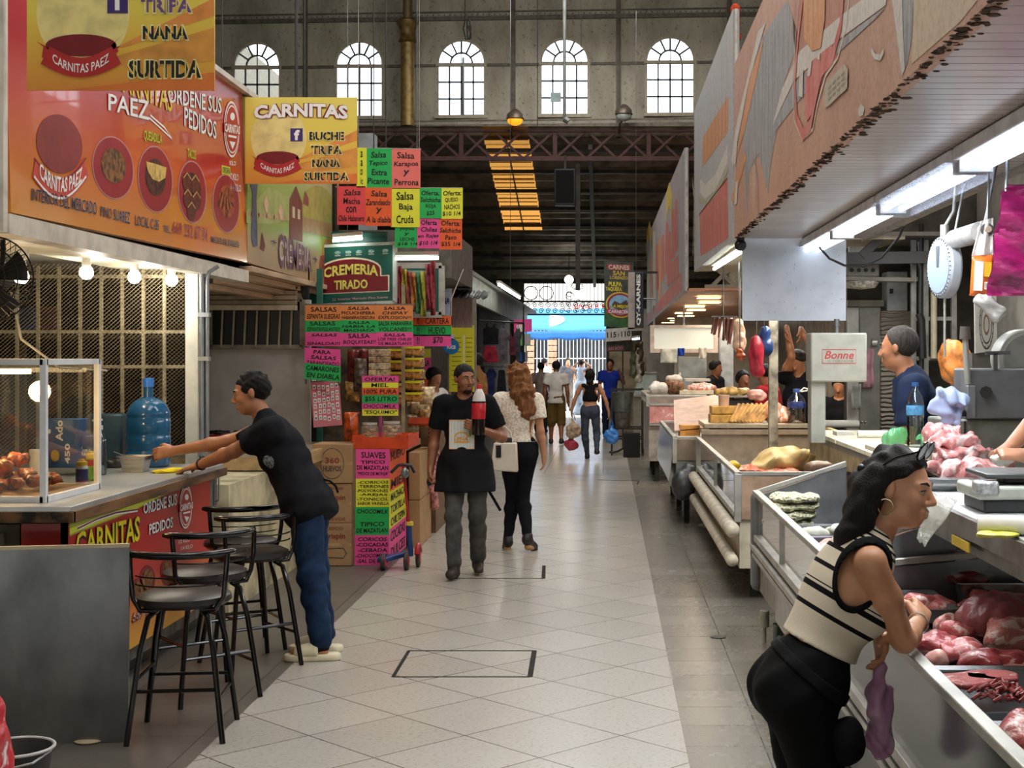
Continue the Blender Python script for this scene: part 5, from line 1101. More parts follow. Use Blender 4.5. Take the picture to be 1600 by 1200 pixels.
# yellow menu wall
r, f = board('menu_wall', 'yellow menu wall with printed price lines behind the walking man', 'menu', P(702, 612, 18), P(741, 612, 18)-P(702, 612, 18), P(702, 508, 18)-P(702, 612, 18), mat('#d8d02c', .5, 0, .05), .05)
for k in range(11): f.rect(.1, .1+k*.07, .48, .115+k*.07, mat('#8c8a2c', .5), 1); f.rect(.66, .1+k*.07, .92, .113+k*.07, mat('#8c8a2c', .5), 1)
f.rect(.56, .08, .62, .86, mat('#e8e4c0', .5), 1); f.oval(.03+.05, .68, .32, .12, mat('#2a7ab8', .4), 2); f.text('Rica', -.1, .64, .26, .72, WHT, .03, 3, shear=.2); f.rect(-.12, .78, .2, .86, mat('#c9c4dc', .5), 2); f.flush(r)
m = MB(); m.bar((P(702, 600, 18).x, 18.03, 0), (P(702, 600, 18).x, 18.03, 2.3), .04, .04, (1, 0, 0)); m.bar((P(741, 600, 18).x, 18.03, 0), (P(741, 600, 18).x, 18.03, 2.6), .05, .05, (1, 0, 0)); m.build('menu_post', mat('#8a8272', .5), label='posts carrying the yellow menu wall', cat='posts')
r, f = board('neon_price_board', 'pink and yellow price board left of the yellow menu wall', 'board', P(662, 612, 16.5), P(673, 612, 16.5)-P(662, 612, 16.5), P(662, 545, 16.5)-P(662, 612, 16.5), NE['pink'], .02)
f.rect(0, .3, 1, .5, NE['yellow'], 1); f.rect(0, 0, 1, .28, NE['orange'], 1); f.rect(0, .8, 1, 1, NE['yellow'], 1); f.text('LA', .2, .6, .8, .75, INK, .03, 2); f.flush(r)
m = MB(); q = P(668, 612, 16.5); m.bar((q.x, 16.54, 0), (q.x, 16.54, q.z+.3), .03, .03, (1, 0, 0)); m.box((-2.75, 16.2, 0), (-2.0, 17.9, 1.0)); m.build('snack_counter', mat('#a5683c', .6, 0, .2), label='low orange counter in front of the yellow menu wall', cat='counter')
b = P(715, 470, 16.9);
# clothes hanging
def garment(px0, py0, px1, py1, Y, col, lab, shape='top', grp='clothes hanging at the far left stall'):
 X0, X1, Z0, Z1 = Rp(px0, py0, px1, py1, Y); w, h = X1-X0, Z1-Z0; o = thing('hanging_garment', lab, 'clothing', ((X0+X1)/2, Y, Z0), grp)
 prof = {'top': [(.28, 1), (.34, .84), (.5, .8), (.66, .84), (.72, 1), (.8, 1), (.82, .8), (1, .72), (.98, .3), (1, 0), (0, 0), (.02, .3), (0, .72), (.18, .8), (.2, 1)], 'skirt': [(.2, 1), (.8, 1), (1, 0), (0, 0)], 'shirt': [(.35, 1), (.5, .94), (.65, 1), (1, .8), (.92, .62), (.8, .7), (.82, 0), (.18, 0), (.2, .7), (.08, .62), (0, .8)]}[shape]
 MB().prism([(X0+u*w, Y-.04, Z0+v*h) for u, v in prof], (0, .08, 0)).build('cloth', mat(col, .85, 0, .25, 10), o, bevel=.02)
 MB().tube([((X0+X1)/2, Y, Z1-.01), ((X0+X1)/2, Y, Z1+.06), ((X0+X1)/2+.03, Y, Z1+.09)], .005, 6).build('hanger', BLACK, o)
GY = 24.5
garment(755, 505, 779, 538, GY, '#17161a', 'black sleeveless top hanging first on the clothes rail', 'top'); garment(752, 540, 780, 566, GY, '#8c2434', 'dark red skirt hanging under the black top', 'skirt'); garment(777, 512, 797, 568, GY+.2, '#5a5458', 'grey long top hanging second on the clothes rail', 'shirt'); garment(796, 520, 806, 555, GY+.4, '#5c2a3a', 'maroon top hanging third on the clothes rail', 'top'); garment(804, 512, 815, 564, GY+.6, '#3f3f45', 'dark grey shirt hanging last on the clothes rail', 'shirt')
garment(741, 478, 750, 560, GY-.4, '#2a2a2e', 'dark coat hanging at the near end of the clothes rail', 'shirt'); garment(744, 572, 760, 612, GY+.2, '#22222a', 'dark trousers hanging low behind the brown shirted man', 'skirt'); garment(760, 575, 776, 618, GY+.3, '#27305a', 'navy garment hanging low on the clothes stall', 'shirt'); garment(776, 578, 792, 620, GY+.25, '#1f1f24', 'black garment hanging low beside the lace blouse', 'skirt')
m = MB(); a, b = P(740, 500, GY-.4), P(818, 505, GY+.8); m.tube([a, b], .015); m.tube([b, (b.x, b.y, 0)], .02); m.tube([a, (a.x, a.y, 2.7)], .012); m.tube([(b.x, b.y, b.z), (b.x, b.y, 2.7)], .012); a2, b2 = P(742, 571, GY+.1), P(796, 574, GY+.4); m.tube([a2, b2, (b2.x, b2.y, 0)], .015); m.build('clothes_rail', BLACK, label='black rails carrying the hanging clothes', cat='rail')
r, f = board('pink_price_sign', 'pink sign with a small picture beyond the hanging clothes', 'sign', P(803, 520, 30), P(831, 518, 30)-P(803, 520, 30), P(803, 500, 30)-P(803, 520, 30), NE['pink'], .02); f.rect(.15, .05, .6, .6, PAPERW, 1); f.flush(r)
r, f = board('green_price_sign', 'green sign below the pink sign near the entrance', 'sign', P(811, 540, 30), P(829, 540, 30)-P(811, 540, 30), P(811, 522, 30)-P(811, 540, 30), mat('#7fc06a', .6), .02); f.rect(.5, .1, .95, .9, mat('#b8a8b4', .5), 1); f.flush(r)
m = MB(); m.box((P(800, 600, 31).x, 30.05, 0), (P(818, 600, 31).x, 31, 1.1)); q = P(822, 500, 30.03); m.bar((q.x, 30.03, 1.1), (q.x, 30.03, q.z), .03, .03, (1, 0, 0)); m.build('street_counter', mat('#8a8d94', .6), label='grey counter near the street entrance under the small signs', cat='counter')
m = MB(); m.box((P(808, 565, 30.5).x, 30.2, P(808, 565, 30.5).z), (P(824, 552, 30.5).x, 30.6, P(808, 550, 30.5).z)); m.build('blue_crate', mat('#1f5ab0', .5), label='blue crate on the counter near the entrance', cat='crate')
# hanging wires and old lamps of the hall
def hw(px, py0, py1, Y, lab, r=.006):
 a, b = P(px, py0, Y), P(px, py1, Y); MB().cyl(a, b, r, n=6).build('hanging_wire', mat('#3a3631', .6), label=lab, cat='wire', group='thin wires hanging from the hall roof')
hw(347, -200, 150, 10.9, 'black wire dropping behind the red sign at the far left', .006); hw(463, -120, 150, 10.85, 'thick wire dropping to the yellow CARNITAS sign', .012); hw(476, -120, 150, 10.86, 'thinner wire beside the thick wire over the yellow CARNITAS sign')
hw(584, -40, 232, 13.46, 'thin wire over the green sauce poster'); hw(603, -40, 293, 13.47, 'thin wire over the salmon sauce poster'); hw(840, -60, 200, 20, 'thin wire between the middle windows'); hw(908, -60, 100, 22, 'thin wire in front of the fourth window')
MB().cyl(P(724, 90, 24), P(724, 180, 24), .02).build('drop_pipe', mat('#6e726f', .5, .4), label='short grey pipe in front of the third window', cat='pipe', group='drop pipes'); m = MB(); a = P(882, -80, 24); m.cyl(a, P(882, 185, 24), .028); m.tube([P(882, 186, 24), P(888, 190, 24)], .05); m.build('drop_pipe', mat('#6e726f', .5, .4), label='thin grey pipe hanging in front of the fourth window', cat='pipe', group='drop pipes')
gp = thing('gold_downpipe', 'fat gold painted iron column with a capital between the windows', 'column', P(637, 195, 29.7)); q0, q1 = P(637, 197, 29.7), P(637, 30, 29.7)
MB().cyl(q0, q1, .15, .14, 20).build('shaft', mat('#8c7442', .45, .4, .2), gp); m = MB(); m.lathe([(.15, 0), (.2, .03), (.17, .08), (.15, .25), (.19, .34), (.23, .4), (.23, .46), (.16, .5)], q1-Vector((0, 0, .5)), 20); m.build('capital', mat('#7a6236', .5, .4, .25), gp); MB().cyl(q1, q1+Vector((0, 0, .6)), .1).build('upper_shaft', mat('#6e5c3a', .5, .3), gp)
def mill(px, py, lens, lab, lit):
 c = P(px, py, 29.3); o = thing('hall_lamp', lab, 'lamp', c); MB().lathe([(.13, -.06), (.19, -.02), (.18, .06), (.1, .14), (.05, .18)], c, 20).build('reflector', mat('#6e6355', .4, .5), o)
 MB().ball(c+Vector((0, -.03, -.06)), (.16, .13, .11)).build('lens', lens, o); m = MB(); m.tube([c+Vector((0, .05, -.1)), c+Vector((-.08, .1, -.2)), c+Vector((-.1, .38, -.35))], .02); m.build('arm', RUSTY, o)
mill(805, 184, glow('#f08a1a', 1.6), 'round hall lamp with a glowing orange lens', 1); mill(975, 177, mat('#9aa39c', .2, 0, .1), 'round hall lamp with a dull grey lens, unlit', 0)
X0, X1, Z0, Z1 = Rp(866, 263, 899, 320, 29.2); o = thing('loudspeaker', 'black loudspeaker hanging under the lattice truss', 'speaker', ((X0+X1)/2, 29.3, Z0)); MB().box((X0, 29.2, Z0), (X1, 29.6, Z1)).build('cabinet', mat('#151515', .6), o, bevel=.02); m = MB(); m.box((X0+.03, 29.19, Z0+.04), (X1-.03, 29.2, Z1-.04)); m.build('grille', mat('#0c0c0c', .8), o); m = MB(); m.bar(((X0+X1)/2, 29.4, Z1), ((X0+X1)/2, 29.6, 6.0), .04, .03, (0, 1, 0)); m.build('bracket', BLACK, o)
m = MB(); c = P(735, 50, 20)
for k in range(3): m.tube([P(727+k*3, 30, 20), P(724+k*6, 45, 20), P(728+k*3, 62, 20), P(736, 60-k*4, 20), P(735-k*2, 40, 20)], .012)
m.tube([P(727, -90, 20), P(727, 32, 20)], .01); m.build('cable_bundle', mat('#2d2a27', .6), label='bundle of looped cable hanging before the middle window', cat='cable')
c = P(889, 437, 38); o = thing('gate_lamp', 'small bright lamp hanging in front of the gate grille', 'lamp', c); MB().ball(c, .12).build('globe', glow('#fff6e6', 12), o); MB().cyl(c+Vector((0, 0, .1)), (c.x, 38, 4.6), .012, n=6).build('cord', BLACK, o)
# ================================================================ right side: painted canopies
def streaks(cols, scale=3, stretch=(1, 1, .35), rough=.55, seed=0):
 m, nt, b = base('weathered mural'); L = nt.links.new; tc = nd(nt, 'ShaderNodeTexCoord'); mp = nd(nt, 'ShaderNodeMapping'); mp.inputs['Scale'].default_value = stretch; mp.inputs['Location'].default_value = (seed, seed*.7, seed*.3); L(tc.outputs['Object'], mp.inputs[0])
 nz = nd(nt, 'ShaderNodeTexNoise'); nz.inputs['Scale'].default_value = scale; nz.inputs['Detail'].default_value = 7; nz.inputs['Roughness'].default_value = .6; L(mp.outputs[0], nz.inputs[0])
 r = ramp(nt, [(.25+.5*i/(len(cols)-1), srgb(c)) for i, c in enumerate(cols)]); L(nz.outputs[0], r.inputs[0])
 n2 = nd(nt, 'ShaderNodeTexNoise'); n2.inputs['Scale'].default_value = 38; n2.inputs['Detail'].default_value = 4; L(tc.outputs['Object'], n2.inputs[0]); r2 = ramp(nt, [(.35, (.78, .72, .66)), (.55, (1, 1, 1))]); L(n2.outputs[0], r2.inputs[0])
 mx = nd(nt, 'ShaderNodeMixRGB', blend_type='MULTIPLY'); mx.inputs[0].default_value = .7; L(r.outputs[0], mx.inputs[1]); L(r2.outputs[0], mx.inputs[2]); L(mx.outputs[0], b.inputs['Base Color']); b.inputs['Roughness'].default_value = rough; return m
PINKW = streaks(['#b08a72', '#c39a82', '#b98e78', '#cdb3a0'], 2.2, seed=1)
GRW = streaks(['#6f7074', '#8b8c8f', '#a9a8a6', '#7d7e80'], 4, (1, 5, .6), seed=3); WHW = streaks(['#b9b3a8', '#d4cec4', '#c9c3b8', '#e0dbd2'], 5, (1, 6, .5), seed=4)
RDW = streaks(['#b8514a', '#c9655c', '#cf8478', '#b8453f'], 6, seed=5); ORW = streaks(['#b9703f', '#cc8752', '#d6a072', '#c27a4a'], 5, (1, 8, .5), seed=6); BRW = streaks(['#9c5f4a', '#ad6e58', '#b98470', '#a0654f'], 4, seed=7); BEI = mat('#b9ad98', .6, 0, .1, 20); YLW = streaks(['#c9a93c', '#d6bb55', '#bf9c3a'], 5, (1, 5, .4), seed=9)
XA = .95
def fascia(name, label, y0, y1, z0, z1, z0b, z1b, m, depth, sof, thick=.05):
 """painted vertical panel facing the aisle with the soffit behind it"""
 r = thing(name, label, 'canopy', (XA+depth/2, (y0+y1)/2, z0), 'painted canopies along the right stalls')
 MB().prism([(XA, y1, z0b), (XA, y0, z0), (XA, y0, z1), (XA, y1, z1b)], (thick, 0, 0)).build('painted_panel', m, r, smooth=False)
 if sof: MB().prism([(XA+.02, y0, z0+.005), (XA+depth, y0, z0+.005), (XA+depth, y1, z0b+.005), (XA+.02, y1, z0b+.005)], (0, 0, .03)).build('soffit', sof, r, smooth=False)
 e = MB(); e.bar((XA+.025, y0+.01, z0), (XA+.025, y0+.01, z1), .06, .02, (1, 0, 0)); e.bar((XA+.025, y1-.01, z0b), (XA+.025, y1-.01, z1b), .06, .02, (1, 0, 0)); e.build('edge_trim', mat('#b9b3a6', .5, 0, .2), r)
 return r, Face((XA, y1, z0b), (0, y0-y1, z0-z0b), (0, 0, z1-z0))
# soffit of grooved plastic boards
def grooved(c1, c2, pitch):
 m, nt, b = base('grooved boards'); L = nt.links.new; tc = nd(nt, 'ShaderNodeTexCoord'); sx = nd(nt, 'ShaderNodeSeparateXYZ'); L(tc.outputs['Object'], sx.inputs[0])
 mu = nd(nt, 'ShaderNodeMath', operation='MULTIPLY'); mu.inputs[1].default_value = 1/pitch; L(sx.outputs[1], mu.inputs[0]); fr = nd(nt, 'ShaderNodeMath', operation='FRACT'); L(mu.outputs[0], fr.inputs[0])
 nz = nd(nt, 'ShaderNodeTexNoise'); nz.inputs['Scale'].default_value = 3; nz.inputs['Detail'].default_value = 6; L(tc.outputs['Object'], nz.inputs[0])
 r = ramp(nt, [(.3, srgb(c2)), (.7, srgb(c1))]); L(nz.outputs[0], r.inputs[0]); g = ramp(nt, [(0, (.25, .22, .2)), (.1, (1, 1, 1))]); L(fr.outputs[0], g.inputs[0])
 mx = nd(nt, 'ShaderNodeMixRGB', blend_type='MULTIPLY'); mx.inputs[0].default_value = 1; L(r.outputs[0], mx.inputs[1]); L(g.outputs[0], mx.inputs[2]); L(mx.outputs[0], b.inputs['Base Color']); b.inputs['Roughness'].default_value = .3
 bp = nd(nt, 'ShaderNodeBump'); bp.inputs['Strength'].default_value = .5; bp.inputs['Distance'].default_value = .01; L(g.outputs[0], bp.inputs['Height']); L(bp.outputs[0], b.inputs['Normal']); return m
SOFA = grooved('#b3a79f', '#978a82', .1)
ra, fA = fascia('painted_canopy', 'nearest painted canopy panel, faded orange and grey, over the right meat counter', 2.6, 10.5, 2.66, 3.95, 2.66, 3.95, PINKW, .55, SOFA)
MB().prism([(XA+.5, 2.6, 2.66), (XA+1.0, 2.6, 2.66), (XA+1.0, 10.5, 2.66), (XA+.5, 10.5, 2.66)], (0, 0, .03)).build('soffit', SOFA, ra, smooth=False)
ppoly(fA, [(1165, 290), (1160, 190), (1190, 60), (1230, 0), (1250, 60), (1225, 130), (1215, 200), (1204, 260), (1200, 300), (1185, 240), (1170, 270), (1168, 350)], GRW, 1)
ppoly(fA, [(1395, 0), (1428, 0), (1425, 60), (1418, 100), (1408, 118), (1402, 60)], GRW, 1); ppoly(fA, [(1395, -60), (1395, 0), (1403, 60), (1410, 118), (1415, 108), (1412, 50), (1410, -40)], WHW, 2)
ppoly(fA, [(1430, -60), (1530, -60), (1528, 0), (1500, 35), (1425, 100), (1427, 40)], streaks(['#bda88c', '#cbb79c', '#c2ae93'], 4, seed=11), 1)
ppoly(fA, [(1208, 196), (1240, 128), (1300, 70), (1385, 8), (1388, -30), (1320, 20), (1250, 80), (1222, 140)], WHW, 2); ppoly(fA, [(1208, 210), (1300, 92), (1370, 28), (1385, 10), (1300, 74), (1240, 132), (1208, 196)], GRW, 2)
ppoly(fA, [(1238, -60), (1325, -60), (1310, 60), (1285, 130), (1262, 168), (1250, 120), (1240, 60)], BRW, 1)
ppoly(fA, [(1256, -60), (1292, -60), (1290, 30), (1284, 75), (1270, 80), (1258, 60)], ORW, 4)
pline(fA, [(1262, -60), (1248, 60), (1243, 130), (1246, 185), (1256, 210), (1268, 195), (1274, 160), (1285, 110), (1302, 90), (1315, 40), (1322, -60)], .06, RDW, 4)
pline(fA, [(1254, -60), (1244, 60), (1240, 130), (1242, 188), (1255, 218), (1271, 202), (1278, 165), (1291, 118), (1310, 90), (1324, 40), (1332, -60)], .016, mat('#d8cbb8', .6), 3)
ppoly(fA, [(1258, 178), (1260, 120), (1270, 95), (1300, 70), (1310, 88), (1290, 108), (1278, 150), (1268, 180), (1262, 190)], RDW, 3); ppoly(fA, [(1249, 150), (1252, 110), (1257, 106), (1256, 152)], WHW, 5); ppoly(fA, [(1263, 120), (1266, 96), (1271, 92), (1268, 118)], WHW, 5); ppoly(fA, [(1278, 92), (1279, 82), (1283, 82), (1283, 94)], WHW, 5)
ppoly(fA, [(1290, 168), (1292, 130), (1322, 100), (1327, 108), (1326, 138), (1296, 166)], BEI, 5)
for k in range(3):
 for j in range(4): ppoly(fA, [(1296+j*7, 158-j*7-k*9), (1301+j*7, 153-j*7-k*9), (1301+j*7, 149-j*7-k*9), (1296+j*7, 154-j*7-k*9)], mat('#9c917e', .6), 6)
ppoly(fA, [(1143, 250), (1152, 190), (1185, 50), (1197, 35), (1170, 130), (1155, 210), (1146, 260)], WHW, 2); ppoly(fA, [(1150, 250), (1160, 190), (1172, 120), (1195, 55), (1185, 110), (1165, 200)], ORW, 2)
ppoly(fA, [(1146, 255), (1150, 200), (1154, 206), (1150, 258)], WHW, 3); ppoly(fA, [(1148, 320), (1150, 284), (1154, 282), (1152, 318)], WHW, 3); ppoly(fA, [(1143, 310), (1164, 238), (1167, 246), (1146, 318)], ORW, 2)
pline(fA, [(1363, 78), (1368, 88), (1377, 90), (1382, 80)], .02, WHW, 3); pline(fA, [(1186, 360), (1184, 280), (1178, 240)], .02, GRW, 2)
ppoly(fA, [(1342, 172), (1346, 162), (1352, 168), (1350, 180), (1344, 182)], WHW, 3); fA.flush(ra)
# crumbling edge along the bottom of the nearest panel
m = MB(); q = random.Random(5)
for k in range(520):
 y = 2.7+7.7*q.random(); s_ = q.uniform(.003, .009); m.ball((XA+q.uniform(0, .07)*q.random(), y, 2.656+q.uniform(-.006, .006)), (s_*q.uniform(1, 3), s_*q.uniform(.8, 2), s_*.6), n=6, k=4)
m.build('peeling_edge', mat('#4f3f34', .9, 0, .35, 40), ra).__setitem__('kind', 'stuff')
m = MB(); m.prism([(XA+.95, 2.6, 2.64), (XA+1.0, 2.6, 2.64), (XA+1.0, 10.5, 2.64), (XA+.95, 10.5, 2.64)], (0, 0, .02)); m.prism([(XA+.55, 2.6, 2.655), (XA+.62, 2.6, 2.655), (XA+.62, 10.5, 2.655), (XA+.55, 10.5, 2.655)], (0, 0, .012)); m.build('batten', mat('#8a7d70', .6, 0, .2), ra)
sofB = mat('#b3a58e', .5, 0, .2, 6)
rb_, fB = fascia('painted_canopy', 'middle painted canopy panel with a red block below and orange stripes', 10.62, 15.3, 2.66, 4.4, 2.7, 4.45, streaks(['#9a9ba0', '#a8a9ae', '#b9b6b2', '#93949a'], 3, (1, 6, .4), seed=13), 1.3, sofB)
ppoly(fB, [(1095, 400), (1093, 335), (1137, 278), (1138, 372)], RDW, 1); pline(fB, [(1093, 335), (1137, 278)], .015, DRED, 2)
for k in range(6): pline(fB, [(1100+k*6, 385-k*4), (1102+k*6, 345-k*7), (1105+k*6, 340-k*6), (1104+k*6, 372-k*5)], .03, mat('#c98a7a', .6), 2)
ppoly(fB, [(1097, 262), (1098, 215), (1138, 150), (1138, 205)], ORW, 1)
for k in range(7): pline(fB, [(1101+k*5.5, 255-k*8), (1101+k*5.5, 205-k*9)], .03, mat('#a5683f', .6), 2)
pline(fB, [(1094, 290), (1102, 300), (1118, 285), (1137, 240)], .14, WHW, 1); pline(fB, [(1092, 310), (1104, 318), (1122, 298), (1138, 262)], .05, mat('#b5aa8c', .6), 2); pline(fB, [(1083, 400), (1085, 300), (1082, 275), (1086, 330), (1088, 410)], .06, mat('#b9a888', .6, 0, .2), 2); fB.flush(rb_)
sofC = mat('#c98f68', .45, 0, .12, 4)
rc, fC = fascia('painted_canopy', 'farthest painted canopy panel with red fingers and yellow arcs, above an orange ceiling', 17.2, 33, 2.58, 4.33, 2.5, 4.55, streaks(['#8f8a90', '#a09aa0', '#b5a8a8', '#8a868c'], 2.5, (1, 2, .4), seed=17), 2.2, sofC)
for x, y0, y1, m_ in ((1027, 455, 380, RDW), (1031, 470, 372, ORW), (1036, 440, 365, RDW), (1042, 430, 345, RDW), (1047, 420, 360, RDW), (1052, 405, 325, RDW), (1057, 395, 310, RDW), (1018, 470, 400, ORW), (1013, 490, 420, WHW), (1022, 480, 360, WHW)): ppoly(fC, [(x-2.5, y0), (x+2.5, y0-3), (x+2, y1+4), (x, y1), (x-2, y1+5)], m_, 2)
for cx, cy in ((1045, 330), (1014, 385)):
 pline(fC, [(cx-4, cy+12), (cx-3, cy-14), (cx+1, cy-28), (cx+5, cy-10), (cx+4, cy+8)], .35, YLW, 2)
ppoly(fC, [(1013, 505), (1040, 478), (1065, 455), (1065, 425), (1038, 460), (1012, 492)], RDW, 1); ppoly(fC, [(1042, 420), (1060, 398), (1061, 430), (1043, 448)], RDW, 3); fC.flush(rc)
m = MB()
for k in range(9): m.box((1.2+.12*(k % 2), 18.5+k*1.5, 2.57-.005*k-.02), (1.5+.12*(k % 2), 18.8+k*1.5, 2.575-.005*k-.02))
m.build('downlight', glow('#ffe2a8', 6), rc)
m = MB(); m.bar((1.2, 17.25, 2.62), (3.2, 17.25, 2.62), .06, .08); m.bar((1.25, 17.3, 2.6), (1.75, 17.3, 3.1), .04, .05); m.bar((1.1, 17.3, 3.1), (1.6, 17.3, 2.62), .05, .05); m.build('end_brace', mat('#8a8070', .6), rc)
m = MB(); m.box((1.45, 17.3, 2.61), (2.9, 17.6, 2.9)); m.build('rolled_tarp', mat('#9a927a', .8, 0, .2, 14, .4), label='rolled grey tarpaulin above the orange ceiling', cat='tarp', bevel=.06)
# tube fixtures under the nearest canopy
XL = 1.54
def twin(y0, y1, lab, double=True):
 o = thing('tube_fixture', lab, 'light', (XL, (y0+y1)/2, 2.56), 'tube fixtures under the nearest canopy')
 MB().box((XL-.09, y0, 2.6), (XL+.09, y1, 2.655)).build('housing', mat('#d9dade', .5), o, bevel=.006)
 for k in ((-.045, .045) if double else (0,)): MB().cyl((XL+k, y0+.03, 2.575), (XL+k, y1-.03, 2.575), .016 if double else .022, n=12).build('tube', glow('#e4f0ff', 4.5), o)
 for y in (y0+.02, y1-.02): MB().box((XL-.07, y-.015, 2.55), (XL+.07, y+.015, 2.605)).build('end_cap', mat('#c9cacc', .4), o)
twin(9.25, 10.75, 'farthest twin tube fixture under the nearest canopy'); twin(7.66, 9.2, 'third twin tube fixture under the nearest canopy'); twin(5.95, 7.6, 'second tube fixture, with a clear cover'); twin(4.6, 5.9, 'nearest twin tube fixture at the right edge')
MB().prism([(XL-.11, 5.95, 2.6), (XL-.09, 5.95, 2.53), (XL+.09, 5.95, 2.53), (XL+.11, 5.95, 2.6)], (0, 1.65, 0)).build('light_cover', film('#dfe6f5', .35, .15), label='clear plastic cover under the second tube fixture', cat='cover')
tubelight(1116, 420, 1160, 392, 14, 'tube light under the middle canopy', 11.2)
for y in (5.2, 6.8, 8.4, 9.9): pass
lamp('counter_light', 'AREA', (1.3, 6.6, 2.5), 85, (.92, .96, 1), (.2, 5.2), target=(1.3, 6.6, 0))  # carries the tubes' light, set off the fixtures to brighten the meat
lamp('ceiling_light', 'AREA', (1.7, 21, 2.4), 70, (1, .87, .7), (.8, 6), target=(1.7, 21, 0))
lamp('back_fill', 'AREA', (2.3, 9.2, 2.5), 28, (.96, .98, 1), (.4, 2), target=(2.3, 9.6, 0))  # lamp added to brighten the wavy tiled pillar, no fixture there
lamp('stall_fill', 'AREA', (2.2, 17, 2.4), 60, (1, .95, .9), (.6, 2), target=(2.2, 17.5, 0))  # lamp added to lift the dark background of the middle stalls
lamp('stall_fill', 'AREA', (2.0, 13.4, 2.55), 75, (1, .9, .78), (.6, 2), target=(2.0, 13.4, 0))  # added lamp too, brightens the interior behind the third counter
# white board and camera
X0, X1, Z0, Z1 = Rp(1160, 373, 1322, 501, 10.56); o = thing('hanging_board', 'large blank pale blue board hanging at the end of the nearest canopy', 'board', ((X0+X1)/2, 10.57, Z0)); MB().box((X0, 10.56, Z0), (X1, 10.59, 2.665)).build('panel', mat('#b4b9c2', .45, 0, .06, 6), o)
m = MB(); q = random.Random(8)
for k in range(34): x, z = q.uniform(X0+.02, X1-.02), q.uniform(Z0+.05, Z1-.05); m.box((x, 10.558, z), (x+.003, 10.56, z+q.uniform(.003, .016)))
m.build('scratches', mat('#6d7178', .7), o).__setitem__('kind', 'stuff')
c = P(1157, 383, 10.45); o = thing('security_camera', 'small black dome camera at the canopy corner beside the pale board', 'camera', c); MB().cyl(c, c+Vector((0, .0, .06)), .03).build('base', DARK, o); MB().ball(c, (.045, .045, .045)).build('dome', mat('#1a1a1c', .25), o); MB().cyl(c+Vector((.012, -.045, -.012)), c+Vector((.012, -.02, -.008)), .018).build('lens', BLACK, o)
MB().tube([P(1280, 386, 10.3), P(1296, 404, 10.3), P(1320, 415, 10.2), P(1350, 416, 10), P(1378, 402, 9.8), P(1405, 370, 9.5), P(1412, 352, 9.4)], .009, 8).build('power_cable', BLACK, label='black cable sagging in front of the pale board', cat='cable')
m = MB(); a = P(1149, 10, 10.75); blob([('c', P(1149, 14, 10.75), P(1153, 60, 10.75), .035, .02)], .01, .03, (.01, 50, 2)).build('red_rag', mat('#b8432a', .8), label='red rag hanging above the middle canopy', cat='rag')
# ---------------------------------------------------------------- meat counters
def panel_case(name, label, X0, X1, Y0, Y1, zr, zb, opts):
 r = thing(name, label, 'counter', ((X0+X1)/2, (Y0+Y1)/2, 0), 'steel meat display counters on the right')
 fz = opts.get('glass_low', zb-.08)
 m = MB(); m.box((X0+.03, Y0+.02, zb-.05), (X1, Y1-.02, zb)); m.build('bed', STEEL, r)
 m = MB(); w = .045
 m.bar((X0, Y0, zr), (X0, Y1, zr), w, .03, (0, 0, 1))
 for y in (Y0+.015, Y1-.015): m.bar((X0, y, fz-.05), (X0, y, zr), .05, .05, (0, 1, 0)); m.bar((X0, y, zr), (X1, y, zr+opts.get('rise', 0)), .03, .03)
 for y in opts.get('posts', ()): m.bar((X0, y, fz), (X0, y, zr), .03, .03, (0, 1, 0));
 m.bar((X0, Y0, fz), (X0, Y1, fz), .05, .04); m.build('rim_frame', ALU, r, bevel=.004)
 ys = [Y0]+list(opts.get('posts', ()))+[Y1]
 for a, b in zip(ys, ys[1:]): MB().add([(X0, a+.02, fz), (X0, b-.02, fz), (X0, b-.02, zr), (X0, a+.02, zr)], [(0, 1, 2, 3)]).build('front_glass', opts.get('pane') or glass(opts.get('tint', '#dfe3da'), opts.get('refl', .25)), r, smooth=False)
 rise = opts.get('rise', 0)
 for y in (Y0, Y1-.02): MB().prism([(X0+.02, y, zb-.1), (X1, y, zb-.1), (X1, y, zr-.02+rise), (X0+.02, y, zr-.02)], (0, .02, 0)).build('end_panel', opts.get('end', STEELD), r)
 m = MB(); m.box((X0+.015, Y0+.03, opts.get('floor', .2)), (X1, Y1-.03, fz-.03)); m.build('body', opts.get('body', CREAM), r)
 if opts.get('rails'):
  for z, rr in opts['rails']:
   cuts = [Y0-.05]+list(opts.get('posts', ()))+[Y1+.05]
   for a, b in zip(cuts, cuts[1:]):
    mm = MB(); mm.cyl((X0-.045, a+.004, z), (X0-.045, b-.004, z), rr, n=18); mm.ball((X0-.045, a+.004, z), rr) if a == cuts[0] else None; mm.build('bumper_rail', opts.get('rail_mat', CREAM), r)
 for y in np.linspace(Y0+.25, Y1-.25, opts.get('legs', 3)):
  for x in (X0+.14, X1-.12): MB().bar((x, y, 0), (x, y, opts.get('floor', .2)), .06, .06, (0, 1, 0)).build('leg', DARK, r)
 return r
c1 = panel_case('meat_counter', 'nearest steel meat counter with glass front, the woman leaning on it', .95, 2.1, 2.5, 6.2, .85, .68, dict(glass_low=.5, floor=.16, body=STEELD, pane=mat('#3d4042', .16, 0, .1), legs=4, rise=.1))  # opaque dark pane: its grey stands in for a dark reflection in the glass
c2 = panel_case('meat_counter', 'second steel meat counter holding the honeycomb stack and trays', .965, 1.55, 6.26, 9.12, .9, .68, dict(glass_low=.62, floor=.28, body=mat('#9c978a', .45, .3, .2), posts=(7.75,), refl=.3, tint='#d6d2c4', rise=.19, legs=3, end=mat('#83858a', .35, .5, .1)))
